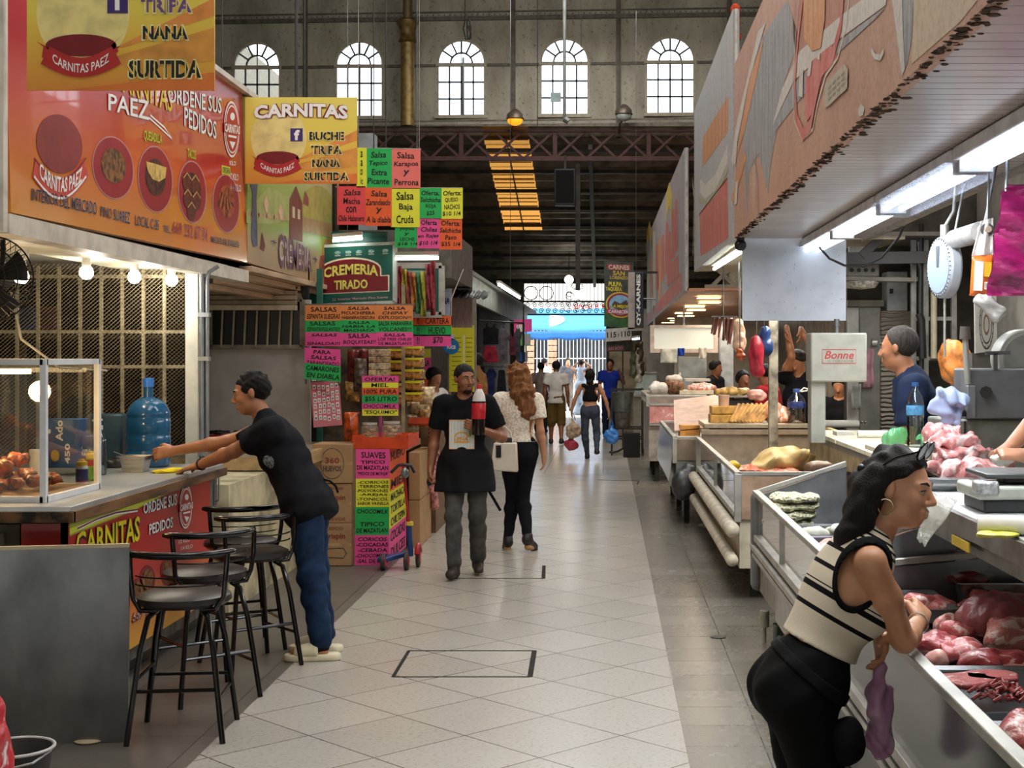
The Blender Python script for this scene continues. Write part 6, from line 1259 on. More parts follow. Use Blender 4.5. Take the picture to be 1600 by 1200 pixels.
m = MB(); m.bar((.95, 6.3, .56), (.95, 9.1, .56), .05, .03, (0, 0, 1)); m.box((.93, 6.3, .5), (.96, 9.1, .53)); m.box((.945, 6.3, .3), (.96, 7.9, .5)); m.build('front_rail', ALU, c2)
m = MB(); m.box((.93, 9.0, .28), (1.0, 9.14, .9)); m.build('corner_post', mat('#7d8084', .4, .5), c2, bevel=.03)
m = MB()
for z in (.45, .4): m.bar((.94, 2.6, z), (.94, 6.2, z), .03, .02)
m.build('front_rail', ALU, c1)
c3 = panel_case('meat_counter', 'third counter with glass front and cream bumper rails, tripe inside', .95, 2.2, 10.2, 14.6, .93, .7, dict(glass_low=.63, floor=.24, body=mat('#c9bfa8', .5, 0, .2, 4), posts=(12.3,), rails=((.53, .055), (.31, .045)), rail_mat=mat('#cfc4ae', .45, 0, .15), refl=.22, tint='#e0e6dc', end=mat('#b99a80', .4, .2, .15)))
c4 = panel_case('meat_counter', 'fourth small counter with bright steel front and heaped pale meat', .72, 1.35, 14.9, 18.6, .92, .78, dict(glass_low=.7, floor=.3, body=STEEL, refl=.3, end=mat('#8a7a6c', .4, .3)))
c5 = panel_case('meat_counter', 'farthest right counter with a pink meat window facing the aisle end', .58, 1.42, 19.9, 22.8, 1.22, .86, dict(glass_low=1.12, floor=.3, body=mat('#a59a90', .45, .3, .2), refl=.2, end=mat('#9a8a80', .4, .2)))
X0, X1, Z0, Z1 = Rp(1015, 634, 1112, 661, 19.88); MB().box((X0, 19.87, Z0), (X1, 19.9, Z1)).build('meat_window', meat('#b5706c', '#cf8f88', '#e3c0b8', .6, 9), c5); m = MB(); m.bar((X0, 19.86, Z1+.02), (X1, 19.86, Z1+.02), .03, .03); m.bar((X0, 19.86, Z0-.02), (X1, 19.86, Z0-.02), .03, .03); m.build('window_trim', ALU, c5)
blob([('e', P(1068, 758, 14.75), (.13, .1, .16)), ('e', P(1078, 740, 14.8), (.1, .08, .12))], .012, .04, (.006, 20, 1)).build('end_bumper', mat('#5d5f60', .35, .5, .25), c4)
m = MB(); x0 = P(1028, 700, 17).x; m.prism([(.66, 14.95, .45), (.66, 18.5, .45), (.7, 18.5, .9), (.7, 14.95, .9)], (.01, 0, 0)); m.build('steel_front', mat('#d5d8d6', .2, .9, .1), c4)
m = MB(); a = [(1.02, 15.1, .92), (1.34, 15.1, .92), (1.34, 15.1, 1.0), (.75, 17.6, 1.16)]; m.prism([(.8, 16.8, 1.25), (.75, 15.6, .95), (1.35, 15.6, 1.0), (1.35, 16.8, 1.32)], (0, 0, .01)); m.build('sloping_sheet', mat('#c9a58e', .4, .1, .1), c4)
def lump(name, lab, cat, grp, c, s, m_, seed, squash=.5, noise=(.018, 30), h=.012, lobes=3, parent=None):
 q = random.Random(seed); parts = [('e', Vector(c), (s, s*q.uniform(.7, 1), s*squash))]
 for k in range(lobes): a = q.uniform(0, 6.28); parts.append(('e', Vector(c)+Vector((s*.6*math.cos(a), s*.55*math.sin(a), s*squash*.15*q.uniform(-1, 1.5))), (s*q.uniform(.45, .7), s*q.uniform(.4, .65), s*squash*q.uniform(.5, .9))))
 return blob(parts, h, .04, (*noise, seed), k=.03).build(name, m_, parent, label=lab, cat=cat, group=grp)
def tray(name, lab, x0, x1, y0, y1, z, h=.06, group='steel trays in the nearest meat counter', m_=None):
 r = thing(name, lab, 'tray', ((x0+x1)/2, (y0+y1)/2, z), group); m = MB(); a = .015
 o_ = [(x0, y0), (x1, y0), (x1, y1), (x0, y1)]; i_ = [(x0+a, y0+a), (x1-a, y0+a), (x1-a, y1-a), (x0+a, y1-a)]
 lv = [[(x, y, z+.001) for x, y in i_], [(x, y, z+h) for x, y in o_], [(x, y, z+h-.004) for x, y in i_], [(x, y, z+.006) for x, y in i_]]
 lip = [[(x+(.015 if x == x1 else -.015), y+(.015 if y == y1 else -.015), z+h) for x, y in o_]]
 lv = [lv[0], lv[1], lip[0], [(x, y, z+h+.004) for x, y, _ in lip[0]], lv[2], lv[3]]
 for p, c_ in zip(lv, lv[1:]): m.add(p+c_, [(i, (i+1) % 4, (i+1) % 4+4, i+4) for i in range(4)])
 m.add(lv[0], [(3, 2, 1, 0)]); m.add(lv[-1], [(0, 1, 2, 3)]); m.build('pan', m_ or mat('#b4b8ba', .25, .85, .08), r, smooth=False); return r
ZB = .68
def bp(px, py, z): Y = (EYE-z)*F/(py-VY); return Vector(((px-VX)/F*Y, Y, z))
M1 = meat('#8a3236', '#a84a4c', '#dcb4ac', .57, 14); M2 = meat('#9c4246', '#bc6462', '#e6c6be', .54, 14); M3 = meat('#b3655f', '#cf8a82', '#ecd6cc', .52, 15); M4 = meat('#6b2426', '#8c3636', '#b8746e', .64, 8); MP = meat('#c08078', '#d8a498', '#ecd6c8', .55, 8); GR_ = meat('#6b1a1c', '#8e2a28', '#b56058', .7, 30)
tray('steel_tray', 'steel tray of a dark red slab at the lower right corner', 1.06, 1.5, 3.25, 3.95, ZB+.01)
lump('meat_slab', 'large dark red meat slab in the lowest tray at the right edge', 'meat', 'cuts in the nearest meat counter', (1.18, 3.72, ZB+.08), .15, M2, 1, .4)
lump('meat_slab', 'red meat slab at the very lower right corner', 'meat', 'cuts in the nearest meat counter', (1.14, 3.42, ZB+.08), .12, M1, 22, .4)
tray('steel_tray', 'steel tray holding the marbled slices and the ground meat', 1.02, 1.55, 4.08, 4.66, ZB+.01)
def slice_(px, py, s, lab, seed, m_=None):
 c = bp(px, py, ZB+.075); q = random.Random(seed); pts = [(c.x+s*math.cos(t)*q.uniform(.85, 1.1), c.y+s*.9*math.sin(t)*q.uniform(.8, 1.1), c.z) for t in np.linspace(0, 6.28, 18)[:-1]]
 MB().prism(pts, (0, 0, .018)).build('meat_slice', m_ or meat('#97403f', '#b2605c', '#ecd8d0', .57, 9), label=lab, cat='meat', group='cuts in the nearest meat counter', bevel=.006)
slice_(1510, 1068, .1, 'marbled steak slice lying left in the tray beside the ground meat', 2); slice_(1548, 1062, .09, 'marbled steak slice with white rind under the ground meat', 5)
c = bp(1572, 1088, ZB+.07); q = random.Random(3); g = MB()
for k in range(70):
 a = q.uniform(0, 6.28); rr = .085*math.sqrt(q.random()); z = c.z+.05*(1-rr/.1)*q.uniform(.3, 1); x, y = c.x+rr*math.cos(a), c.y+rr*math.sin(a); d = q.uniform(0, 3.1)
 g.tube([(x, y, z), (x+.02*math.cos(d), y+.02*math.sin(d), z+.008), (x+.045*math.cos(d+.4), y+.045*math.sin(d+.4), z-.004)], .006, 6)
g.build('ground_meat', GR_, label='heap of dark red ground meat strands at the right edge', cat='meat', kind='stuff')
GC = 'cuts in the nearest meat counter'
for px, py, s, m_, sq, lab in ((1562, 990, .155, meat('#8a4448', '#a86468', '#c49aa0', .62, 5), .62, 'biggest round beef cut with a bluish sheen, centre right of the counter'), (1592, 1010, .1, M3, .7, 'marbled beef cut at the right edge in front of the biggest round cut'), (1470, 1012, .085, M1, .5, 'dark red cut next to the rim under the leaning hand'), (1490, 995, .06, M2, 1.0, 'upright long pink cut left of the biggest round cut'), (1505, 1020, .075, M2, .5, 'pink flat cut in front of the long upright cut'),
  (1560, 1037, .1, M1, .45, 'dark red cut in front of the biggest round cut'), (1535, 1040, .09, M4, .45, 'darkest red cut at the front centre of the heap'), (1590, 1046, .07, M3, .4, 'pale pink strip cut at the right edge of the heap'), (1478, 958, .085, MP, .35, 'pale fatty strip at the back of the heap beside the hand'), (1515, 950, .07, M2, .45, 'pink cut behind the pale fatty strip'), (1490, 978, .075, M3, .45, 'rosy cut just right of the leaning hand'), (1452, 1000, .055, M2, .45, 'small red cut wedged at the rim'), (1465, 1035, .045, MP, .7, 'small cut with a white fat end by the rim'), (1548, 940, .07, meat('#a8483c', '#bb665a', '#dcb0a4', .6, 7), .6, 'orange red cut at the back row, left'), (1585, 940, .075, M3, .45, 'pink folded cut at the back row, right')):
 c = bp(px, py+8, ZB+.03); c.z = ZB+.02+s*sq*.8; lump('beef_cut', lab, 'meat', GC, c, s, m_, int(px*7+py), sq)
def ptray(px0, py0, px1, py1, lab, z=ZB+.02, h=.06):
 a, b, c = bp(px0, py1, z+h), bp(px1, py1, z+h), bp(px0, py0, z+h); return tray('steel_tray', lab, a.x, b.x, a.y, c.y, z, h), (a.x, b.x, a.y, c.y)
def heap(rect, z, m_, n, s, lab, grp, seed, cat='meat', name='meat_piece', sq=.45):
 q = random.Random(seed); x0, x1, y0, y1 = rect
 for k in range(n):
  x = x0+(x1-x0)*((k+.5)/n); y = q.uniform(y0+.25*(y1-y0), y0+.75*(y1-y0)); lump(name, lab % ('first', 'second', 'third', 'fourth', 'fifth', 'sixth')[k], cat, grp, (x, y, z+s*sq), s, m_, seed*10+k, sq)
_, rc_ = ptray(1432, 924, 1492, 952, 'steel tray of red strips behind the leaning hand'); heap(rc_, ZB+.03, M2, 2, .08, 'red meat strip, %s from the left in the tray behind the hand', 'strips in the tray behind the hand', 41)
_, rc_ = ptray(1436, 886, 1490, 908, 'empty shallow steel tray beside the woman\'s chest'); lump('meat_scrap', 'small dark scrap in the nearly empty tray', 'meat', GC, ((rc_[0]+rc_[1])/2, (rc_[2]+rc_[3])/2, ZB+.06), .04, M4, 5, .4)
_, rc_ = ptray(1500, 878, 1620, 912, 'deep steel tray of dark red meat under film', h=.1); heap(rc_, ZB+.07, M4, 3, .11, 'dark red piece, %s from the left in the deep tray', 'pieces in the deep film covered tray', 43); x0, x1, y0, y1 = rc_
MB().grid(lambda u, v: (x0-.02+(x1-x0)*.6*u, y0-.01+(y1-y0+.02)*v, ZB+.145+.012*math.sin(9*u+5*v)), 12, 8).build('cling_film', film('#e6eaec', .3, .1), label='cling film over the deep tray of dark meat', cat='film')
m = MB();
for k in range(4): a, b = bp(1425, 846+k*9, .8), bp(1520+k*18, 850+k*9, .8); m.bar(a, (b.x, a.y, a.z), .03, .02)
m.build('divider_rack', STEELD, label='dark steel divider bars deep in the nearest counter', cat='rack')
heap((1.55, 2.05, 7.2, 7.6), .8, MP, 4, .085, 'pale pink chop, %s from the left under the back shelf', 'pale chops under the back shelf', 44)
# back shelf of the nearest counter
bs = thing('back_shelf', 'white and steel serving shelf above the back of the nearest counter', 'shelf', (1.75, 5.2, 1.1)); m = MB(); m.box((1.32, 3.0, 1.17), (2.3, 6.6, 1.2)); m.build('top', mat('#cfd0ce', .3, .2, .06), bs, bevel=.004); m = MB(); m.box((1.30, 3.0, 1.12), (1.325, 6.6, 1.195)); m.box((1.33, 3.0, 1.06), (1.36, 6.6, 1.12)); m.build('front_edge', mat('#8f8b86', .3, .7, .2), bs); m = MB(); m.box((1.5, 3.0, .68), (1.55, 6.6, 1.06)) if False else None;
for y in (3.2, 6.55): m.bar((2.2, y, 0), (2.2, y, 1.17), .05, .05, (0, 1, 0))
m.build('support', STEELD, bs)
m = MB(); m.box((1.302-.004, 5.05, 1.075), (1.304, 5.3, 1.11)); m.build('yellow_sticker', YEL, bs)
# newspaper sheet and price cards near the face
a = bp(1440, 800, 1.0); pa, pb_, pc, pd = P(1432, 842, 5.2), P(1445, 852, 5.15), P(1497, 780, 5.2), P(1452, 770, 5.3)
MB().grid(lambda u, v: (pa.lerp(pb_, u)).lerp(pd.lerp(pc, u), v)+Vector((0, .01*math.sin(8*v), .006*math.sin(12*u))), 8, 10).build('plastic_sheet', film('#b5b3a6', .4, .2), label='stiff striped plastic sheet hanging from the shelf beside the woman\'s face', cat='sheet', solid=.003)
# things on the back shelf
def on(px, py, z=1.2): return bp(px, py, z)
PK = film('#dca8a2', .95, .12); k = 0
PKM = meat('#b86a6a', '#d79a98', '#f0dedb', .5, 12, .12)
for px, py, w, d, h, lift, lab in ((1520, 752, .13, .1, .06, 0, 'wrapped meat pack lowest in the stack at the front'), (1558, 738, .09, .09, .06, 0, 'wrapped meat pack right of the stack'), (1485, 742, .1, .1, .06, 0, 'wrapped meat pack lowest at the left of the stack'), (1500, 742, .12, .1, .05, .07, 'wrapped meat pack in the middle of the stack'), (1490, 741, .11, .1, .045, .125, 'wrapped meat pack third up in the stack'), (1472, 738, .1, .09, .04, .17, 'wrapped meat pack topmost in the stack')):
 c = on(px, py); c.z += lift+h*.8; blob([('e', c, (w, d, h)), ('e', c+Vector((w*.5, 0, -.01)), (w*.6, d*.8, h*.8)), ('e', c-Vector((w*.5, 0, .01)), (w*.6, d*.8, h*.8))], .011, .03, (.022, 48, int(px))).build('wrapped_meat', PKM, label=lab, cat='meat', group='wrapped meat packs on the back shelf')
c = on(1500, 768); tray('steel_tray', 'shallow tray with wrapped meat under the pack stack', c.x-.13, c.x+.2, c.y, c.y+.35, 1.2, .025, 'trays on the back shelf')
c = on(1545, 780); b_ = blob([('c', c+Vector((-.06, 0, .03)), c+Vector((.06, .02, .03)), .028, .026)], .01, .03).build('bread_roll', mat('#c9b083', .7, 0, .2, 20), label='pale bread roll left of the scale', cat='bread')
sc_ = thing('counter_scale', 'flat counter scale with a grey platform at the right edge', 'scale', on(1590, 800)); c = on(1580, 802); m = MB(); m.box((c.x-.1, c.y, 1.2), (c.x+.25, c.y+.3, 1.25)); m.build('base', mat('#3a3b3d', .5), sc_, bevel=.008); m = MB(); m.box((c.x-.13, c.y-.02, 1.25), (c.x+.25, c.y+.3, 1.3)); m.build('body', mat('#c3c8bc', .4), sc_, bevel=.012); m = MB(); m.box((c.x-.09, c.y+.02, 1.325), (c.x+.28, c.y+.32, 1.345)); m.box((c.x, c.y+.1, 1.3), (c.x+.1, c.y+.2, 1.325)); m.build('platform', mat('#5a5b5a', .4, .3), sc_, bevel=.006)
m = MB(); m.box((c.x-.135, c.y-.03, 1.27), (c.x-.05, c.y+.05, 1.32)); m.build('foil_cover', mat('#c9cbcc', .18, .7, .3, 60, .6), sc_, bevel=.01)
c = on(1582, 838); m = MB(); m.cyl((c.x-.1, c.y+.05, 1.232), (c.x+.2, c.y-.02, 1.232), .032, n=20); m.build('paper_roll', PAPERW, label='white paper roll at the right edge below the scale', cat='roll', group='white paper rolls')
blob([('e', c+Vector((-.05, -.02, .008)), (.07, .05, .01))], .006, .03, (.006, 60, 2)).build('yellow_bag', mat('#dfe04a', .4), label='yellow plastic bag under the paper roll', cat='bag')
# second serving counter with cutting boards
b2 = thing('cutting_counter', 'cutting counter with cream boards behind the second meat counter', 'counter', (2.0, 9, 0)); m = MB(); m.box((1.6, 8.42, 1.13), (2.6, 11.1, 1.17)); m.build('worktop', mat('#8a8378', .4, .4), b2); m = MB(); m.box((1.595, 8.44, 1.17), (2.2, 9.8, 1.2)); m.box((1.595, 9.84, 1.17), (2.2, 11.1, 1.2)); m.build('cutting_board', mat('#e0d8bd', .6, 0, .08), b2, bevel=.004); m = MB(); m.box((2.25, 8.5, 0), (2.55, 11.0, 1.13)); m.build('base_cabinet', mat('#9a8866', .6, 0, .2), b2)
m = MB(); m.box((1.6, 8.42, 1.02), (1.64, 11.1, 1.13)); m.build('front_edge', mat('#a8926a', .5, 0, .2), b2)
def proll(px0, px1, py, r_, lab):
 a, b = on(px0, py), on(px1, py); o = thing('paper_roll', lab, 'roll', (a+b)/2, 'white paper rolls'); MB().cyl((a.x, a.y, 1.2+r_), (b.x, a.y, 1.2+r_), r_, n=24).build('paper', PAPERW, o); MB().cyl((a.x-.003, a.y, 1.2+r_), (b.x+.003, a.y, 1.2+r_), r_*.35, n=14).build('core', KRAFT, o)
proll(1280, 1344, 668, .03, 'paper roll at the far end of the cutting counter'); proll(1340, 1392, 684, .026, 'paper roll in front of the green bag')
c = on(1325, 681); m = MB();
for k in range(5): m.box((c.x-.08, c.y+.005*k, 1.2+.006*k), (c.x+.06-.006*k, c.y+.2, 1.204+.006*k))
m.build('paper_stack', PAPERW, label='stack of paper sheets between the two paper rolls', cat='paper')
c = on(1330, 656); MB().lathe([(0, 0), (.035, 0), (.048, .085), (.052, .088), (.046, .09)], c, 22).build('foam_cup', WHITE, label='white foam cup on the far end of the cutting counter', cat='cup')
lz = thing('side_ledge', 'narrow cream ledge beside the navy shirted butcher holding the green bag', 'ledge', (1.6, 7.5, 0)); MB().box((1.44, 7.0, 1.265), (1.76, 7.85, 1.29)).build('board', mat('#e0d8bd', .6, 0, .08), lz)
for y in (7.05, 7.8): MB().bar((1.73, y, 0), (1.73, y, 1.265), .03, .03, (1, 0, 0)).build('leg', STEELD, lz)
c = on(1408, 702, 1.29); blob([('e', c+Vector((-.03, 0, .06)), (.068, .05, .062)), ('c', c+Vector((.06, 0, .03)), c+Vector((.12, 0, .1)), .018, .012), ('c', c+Vector((.11, 0, .03)), c+Vector((.12, 0, .1)), .012, .012)], .009, .03, (.016, 38, 4)).build('green_bag', film('#5cb878', .72, .15), label='green plastic bag around the water bottle', cat='bag')
c = on(1430, 699, 1.29); o = thing('water_bottle', 'clear ribbed water bottle standing in the green bag', 'bottle', c); MB().lathe([(0, 0), (.044, .003), (.046, .03)]+[(.043+.004*(i % 2), .04+.014*i) for i in range(9)]+[(.046, .17), (.046, .24), (.04, .27), (.018, .31), (.016, .335)], c, 22).build('bottle', glass('#e3eef0', .12), o); MB().lathe([(.0472, .175), (.0475, .176), (.0475, .225), (.047, .226)], c, 22).build('label_band', mat('#5a9ccf', .4, 0, .25, 40), o); MB().cyl(c+Vector((0, 0, .33)), c+Vector((0, 0, .35)), .019).build('cap', BLU, o)
# small bone saw with the name plate
X0, X1, Z0, Z1 = Rp(1267, 520, 1355, 597, 9.9); SAW = mat('#a5a498', .45, .1, .08); r = thing('bone_saw', 'grey bone saw head lettered Bonne standing on the far counter', 'saw', ((X0+X1)/2, 10, 1.17)); MB().box((X0, 9.9, Z0), (X1, 10.15, Z1)).build('housing', SAW, r, bevel=.012)
m = MB(); m.box((X0+.01, 9.95, 1.17), (X0+.11, 10.12, Z0)); m.build('column', SAW, r); m = MB(); xx = (X0+X1)/2+.0; m.cyl((xx, 10, Z1), (xx, 10, Z1+.1), .02, n=10); m.cyl((xx, 10, Z1+.05), (xx, 10, Z1+.06), .03, n=10); m.build('tension_screw', STEELD, r)
f = Face((X0, 9.9, Z0), (X1-X0, 0, 0), (0, 0, Z1-Z0)); f.ring(.5, .52, .01, .01, .5, REDP, 1); f.stroke([(.2, .38), (.8, .38), (.8, .66), (.2, .66), (.2, .38)], .005, mat('#b0433f', .5), 2); f.text('Bonne', .24, .47, .76, .63, mat('#b0302f', .5), .01, 3, shear=.3); f.text('EL CORTADOR', .3, .4, .76, .45, mat('#77706a', .5), 0, 3); f.flush(r)
# large bone saw at the right
r = thing('bone_saw', 'large grey bone saw with a round wheel cover at the right edge', 'saw', (2.05, 7.4, 1.17)); S2 = mat('#77787a', .4, .2, .1); X0, X1, Z0, Z1 = Rp(1512, 576, 1640, 655, 7.3); MB().box((X0, 7.3, Z0), (X1, 7.6, Z1)).build('table_head', S2, r, bevel=.01)
c = P(1600, 560, 7.45); MB().cyl((c.x, 7.4, c.z), (c.x, 7.55, c.z), .155, n=40).build('wheel_cover', mat('#a3a39a', .4, .3, .1), r, bevel=.01); m = MB(); m.cyl((c.x, 7.39, c.z), (c.x, 7.4, c.z), .125, n=40); m.build('wheel_rim', mat('#8a8a83', .4, .3), r)
X0, X1, Z0, Z1 = Rp(1476, 655, 1640, 738, 7.35); MB().box((X0, 7.35, 1.17), (X1, 7.75, Z1)).build('base_body', mat('#8a8c82', .45, .2, .12), r, bevel=.012); m = MB(); m.box((X0+.1, 7.34, 1.19), (X0+.11, 7.35, Z1-.01)); m.build('panel_gap', DARK, r)
m = MB(); q = P(1515, 610, 7.25); m.cyl(P(1512, 600, 7.27), P(1508, 530, 7.27), .016, n=12); m.build('guide_post', ALU, r); MB().cyl(P(1508, 530, 7.27), P(1508, 510, 7.27), .03, .026, n=12).build('guide_knob', mat('#5d554c', .6), r)
m = MB(); a = P(1513, 652, 7.22); m.cb(P(1516, 628, 7.25), (.045, .06, .17)); m.build('guide_block', S2, r, bevel=.006); MB().cyl(P(1541, 613, 7.3), P(1541, 613, 7.26), .033, n=8).build('black_knob', BLACK, r); MB().cyl(P(1508, 645, 7.25), P(1496, 646, 7.25), .02, n=12).build('side_knob', BLACK, r)
m = MB(); m.bar(P(1540, 552, 7.3), P(1578, 551, 7.3), .02, .02); m.bar(P(1555, 552, 7.3), P(1555, 578, 7.3), .02, .02, (0, 1, 0)); m.build('tension_handle', STEELD, r)
c = P(1483, 630, 7.15); blob([('e', c, (.085, .06, .06)), ('c', c+Vector((-.02, 0, -.03)), c+Vector((.01, 0, -.06)), .05, .035)], .007, .04, (.034, 42, 7)).build('blue_rag', mat('#a9b8dc', .85, 0, .12, 12), label='crumpled pale blue rag hung on the large saw', cat='rag')
m = MB(); a = P(1465, 730, 7.0); X0, X1, Z0, Z1 = Rp(1494, 702, 1572, 716, 6.9); m.box((X0, 6.9, 1.2), (X1, 6.98, 1.3)); m.build('white_bin', mat('#c9ccc4', .4), label='low pale plastic bin in front of the large saw', cat='bin', bevel=.01)
m = MB(); m.box((1.76, 7.3, 1.13), (2.6, 7.8, 1.168)); m.box((1.9, 7.34, 0), (2.55, 7.76, 1.13)); m.build('saw_stand', STEELD, label='steel stand under the large bone saw', cat='stand')
# hanging dial scale, rolls and bags at the right
c = P(1476, 418, 6.6); r = thing('hanging_scale', 'round white hanging dial scale at the upper right', 'scale', c); Rt = Rz(-80)
def dv(x, y, z): return c+Rt @ Vector((x, y, z))
m = MB(); m.cyl(dv(0, -.03, 0), dv(0, .03, 0), .145, n=48); m.build('dial_case', mat('#a9aeb6', .35, .1, .04), r, bevel=.012); MB().cyl(dv(0, -.034, 0), dv(0, -.03, 0), .12, n=48).build('dial_face', mat('#8fa0bc', .4, 0, .02), r)
m = MB(); m.add([dv(-.012, -.036, 0), dv(.012, -.036, 0), dv(.02, -.036, .1), dv(-.02, -.036, .1)], [(0, 1, 2, 3)]); m.build('pointer', mat('#55585e', .4), r)
m = MB()
for k in range(40):
 t = 2*math.pi*k/40; m.bar(dv(.128*math.cos(t), -.0315, .128*math.sin(t)), dv(.138*math.cos(t), -.0315, .138*math.sin(t)), .004, .002, (0, 1, 0))
m.build('printed_pattern', INK, r); m = MB(); m.cyl(dv(0, 0, .14), dv(0, 0, .2), .02); m.tube([dv(0, 0, .19), P(1490, 330, 6.6), (P(1496, 300, 6.6).x, 6.6, 2.66)], .008); m.cyl(dv(0, 0, -.14), dv(0, 0, -.42), .006); m.build('hanger_rod', ALU, r)
rl = thing('bag_roll', 'roll of clear plastic bags hanging on a rod at the upper right', 'roll', P(1515, 368, 6.2)); a, b = P(1492, 374, 6.5), P(1532, 362, 6.1); MB().cyl(a, b, .045, n=24).build('roll', mat('#a9a7a5', .25, 0, .06, 20, .2), rl); m = MB(); d = (b-a).normalized(); m.cyl(a-d*.05, b+d*.12, .014, n=10); m.build('rod', mat('#a08d7a', .5), rl); m = MB(); m.cyl(b+d*.05, b+d*.07, .03); m.cyl(b+d*.09, b+d*.1, .028); m.tube([a-d*.02, (a.x+.06, a.y, 2.66)], .006); m.tube([b+d*.04, (b.x+.08, b.y, 2.66)], .006); m.build('hanger', STEELD, rl)
pb2 = thing('bag_bundle', 'thick bundle of magenta plastic bags hanging at the right edge', 'bags', P(1580, 460, 5.6));
for k in range(7):
 y = 5.55+.018*k; a, b = P(1546+k*1.5-3, 462-k*2, y), P(1650, 462-k*2, y); t0, t1 = P(1566+k*1.2, 300-k*2, y), P(1650, 285, y)
 MB().grid(lambda u, v: a.lerp(b, u).lerp(t0.lerp(t1, u), v)+Vector((0, .03*math.sin(5*u+13*v+k)+.006*math.sin(23*v+k*2), 0)), 12, 18).build('bag', mat(('#8c1a55', '#7a1549', '#9c2a66')[k % 3], .3, 0, .3, 9, .9, 14, stretch=(1, 1, 2.5)), pb2)
m = MB(); m.cyl(P(1572, 300, 5.6), (P(1576, 300, 5.6).x, 5.6, 2.665), .006); m.build('hook', STEELD, pb2)
ob = thing('bag_pack', 'orange and clear pack of bags hanging beside the magenta bundle', 'bags', P(1532, 460, 6.0)); a, b, t0, t1 = P(1515, 462, 6), P(1550, 465, 6), P(1519, 400, 6), P(1552, 398, 6); MB().grid(lambda u, v: a.lerp(b, u).lerp(t0.lerp(t1, u), v)+Vector((0, -.03*math.sin(math.pi*u)*math.sin(math.pi*v), 0)), 8, 8).build('lower_bag', mat('#e2702a', .3, 0, .1), ob, solid=.03)
f = Face(P(1517, 462, 5.955), P(1548, 464, 5.955)-P(1517, 462, 5.955), P(1520, 405, 5.955)-P(1517, 462, 5.955)); f.rect(.1, .15, .55, .95, mat('#e6ddd6', .4, 0, .1), 2); f.rect(.65, .2, .9, .4, PAPERW, 2); f.rect(.6, .55, .95, .95, mat('#e3b52a', .4), 2);
for k in range(6): f.rect(.67+k*.036, .22, .685+k*.036, .38, INK, 3)
f.flush(ob); t2, t3 = P(1534, 345, 6), P(1552, 340, 6); MB().grid(lambda u, v: t0.lerp(t1, u).lerp(t2.lerp(t3, u), v)+Vector((0, .01*math.sin(9*u), 0)), 8, 6).build('clear_top', film('#e9e6e0', .6, .2), ob, solid=.004); MB().cyl(P(1543, 345, 6), (P(1546, 345, 6).x, 6, 2.665), .005).build('hook', STEELD, ob)
r, f = board('emblem_poster', 'pale poster with a dark round emblem behind the large saw', 'poster', P(1524, 552, 7.9), P(1558, 548, 7.9)-P(1524, 552, 7.9), P(1523, 466, 7.9)-P(1524, 552, 7.9), mat('#b9b2a4', .6, 0, .1), .02); f.ring(.52, .5, .33, .46, .08, DK, 2); f.ring(.52, .5, .26, .36, .1, DK, 2); f.ring(.52, .5, .14, .2, .3, mat('#7a5a4a', .6), 2)
for k in range(14): t = 2*math.pi*k/14; f.oval(.52+.295*math.cos(t), .5+.41*math.sin(t), .02, .02, DK, 2, 6)
f.flush(r)
m = MB(); a = P(1541, 640, 7.93); m.box((a.x-.08, 7.93, 1.17), (a.x+.1, 8.0, 1.8)); m.build('poster_stand', mat('#5a544c', .6), label='dark upright panel carrying the emblem poster', cat='stand');
blob([('c', P(1530, 470, 5.9), P(1555, 492, 5.9), .02, .035), ('c', P(1545, 466, 5.9), P(1562, 488, 5.9), .02, .03)], .009, .03, (.012, 40, 2)).build('loose_bag', film('#a5a29c', .8, .25), label='loose white bag ends under the magenta bundle', cat='bag')
# rear walls and clutter behind the right counters
m = MB(); m.box((1.98, 11.6, 0), (5, 11.75, 4)); m.build('wall_stall.005', mat('#4a443d', .8, 0, .25, 5), kind='structure', smooth=False)
m = MB(); m.box((3.05, 2, 0), (3.15, 11.6, 3.2)); m.box((3.3, 11.8, 0), (3.4, 36, 3.6)); m.build('wall_stall.006', mat('#8a857c', .8, 0, .15, 5), kind='structure', smooth=False)
m = MB(); m.box((1.3, 27, 0), (3.3, 27.1, 2.6)); m.box((.9, 36, 0), (3.3, 36.1, 3)); m.build('wall_stall.007', mat('#cfc6ba', .7, 0, .12, 5), kind='structure', smooth=False)
m = MB(); m.box((1.95, 10.6, 2.69), (3.1, 11.6, 2.72)); m.build('ceiling.005', mat('#6a645c', .7), kind='structure')
WV, nt, b = base('wavy tile'); L = nt.links.new; tc = nd(nt, 'ShaderNodeTexCoord'); wv = nd(nt, 'ShaderNodeTexWave'); wv.bands_direction = 'Z'; wv.inputs['Scale'].default_value = 9; wv.inputs['Distortion'].default_value = 5; wv.inputs['Detail'].default_value = 1; wv.inputs['Detail Scale'].default_value = .9; L(tc.outputs['Object'], wv.inputs[0]); b.inputs['Base Color'].default_value = (*srgb('#b5aa9a'), 1); b.inputs['Roughness'].default_value = .25; bpn = nd(nt, 'ShaderNodeBump'); bpn.inputs['Strength'].default_value = 1; bpn.inputs['Distance'].default_value = .06; L(wv.outputs[0], bpn.inputs['Height']); L(bpn.outputs[0], b.inputs['Normal'])
X0, X1, Z0, Z1 = Rp(1377, 486, 1428, 700, 11.4); m = MB(); m.box((X0, 11.4, 0), (X1, 11.6, Z1)); m.build('wall_pillar', WV, kind='structure')
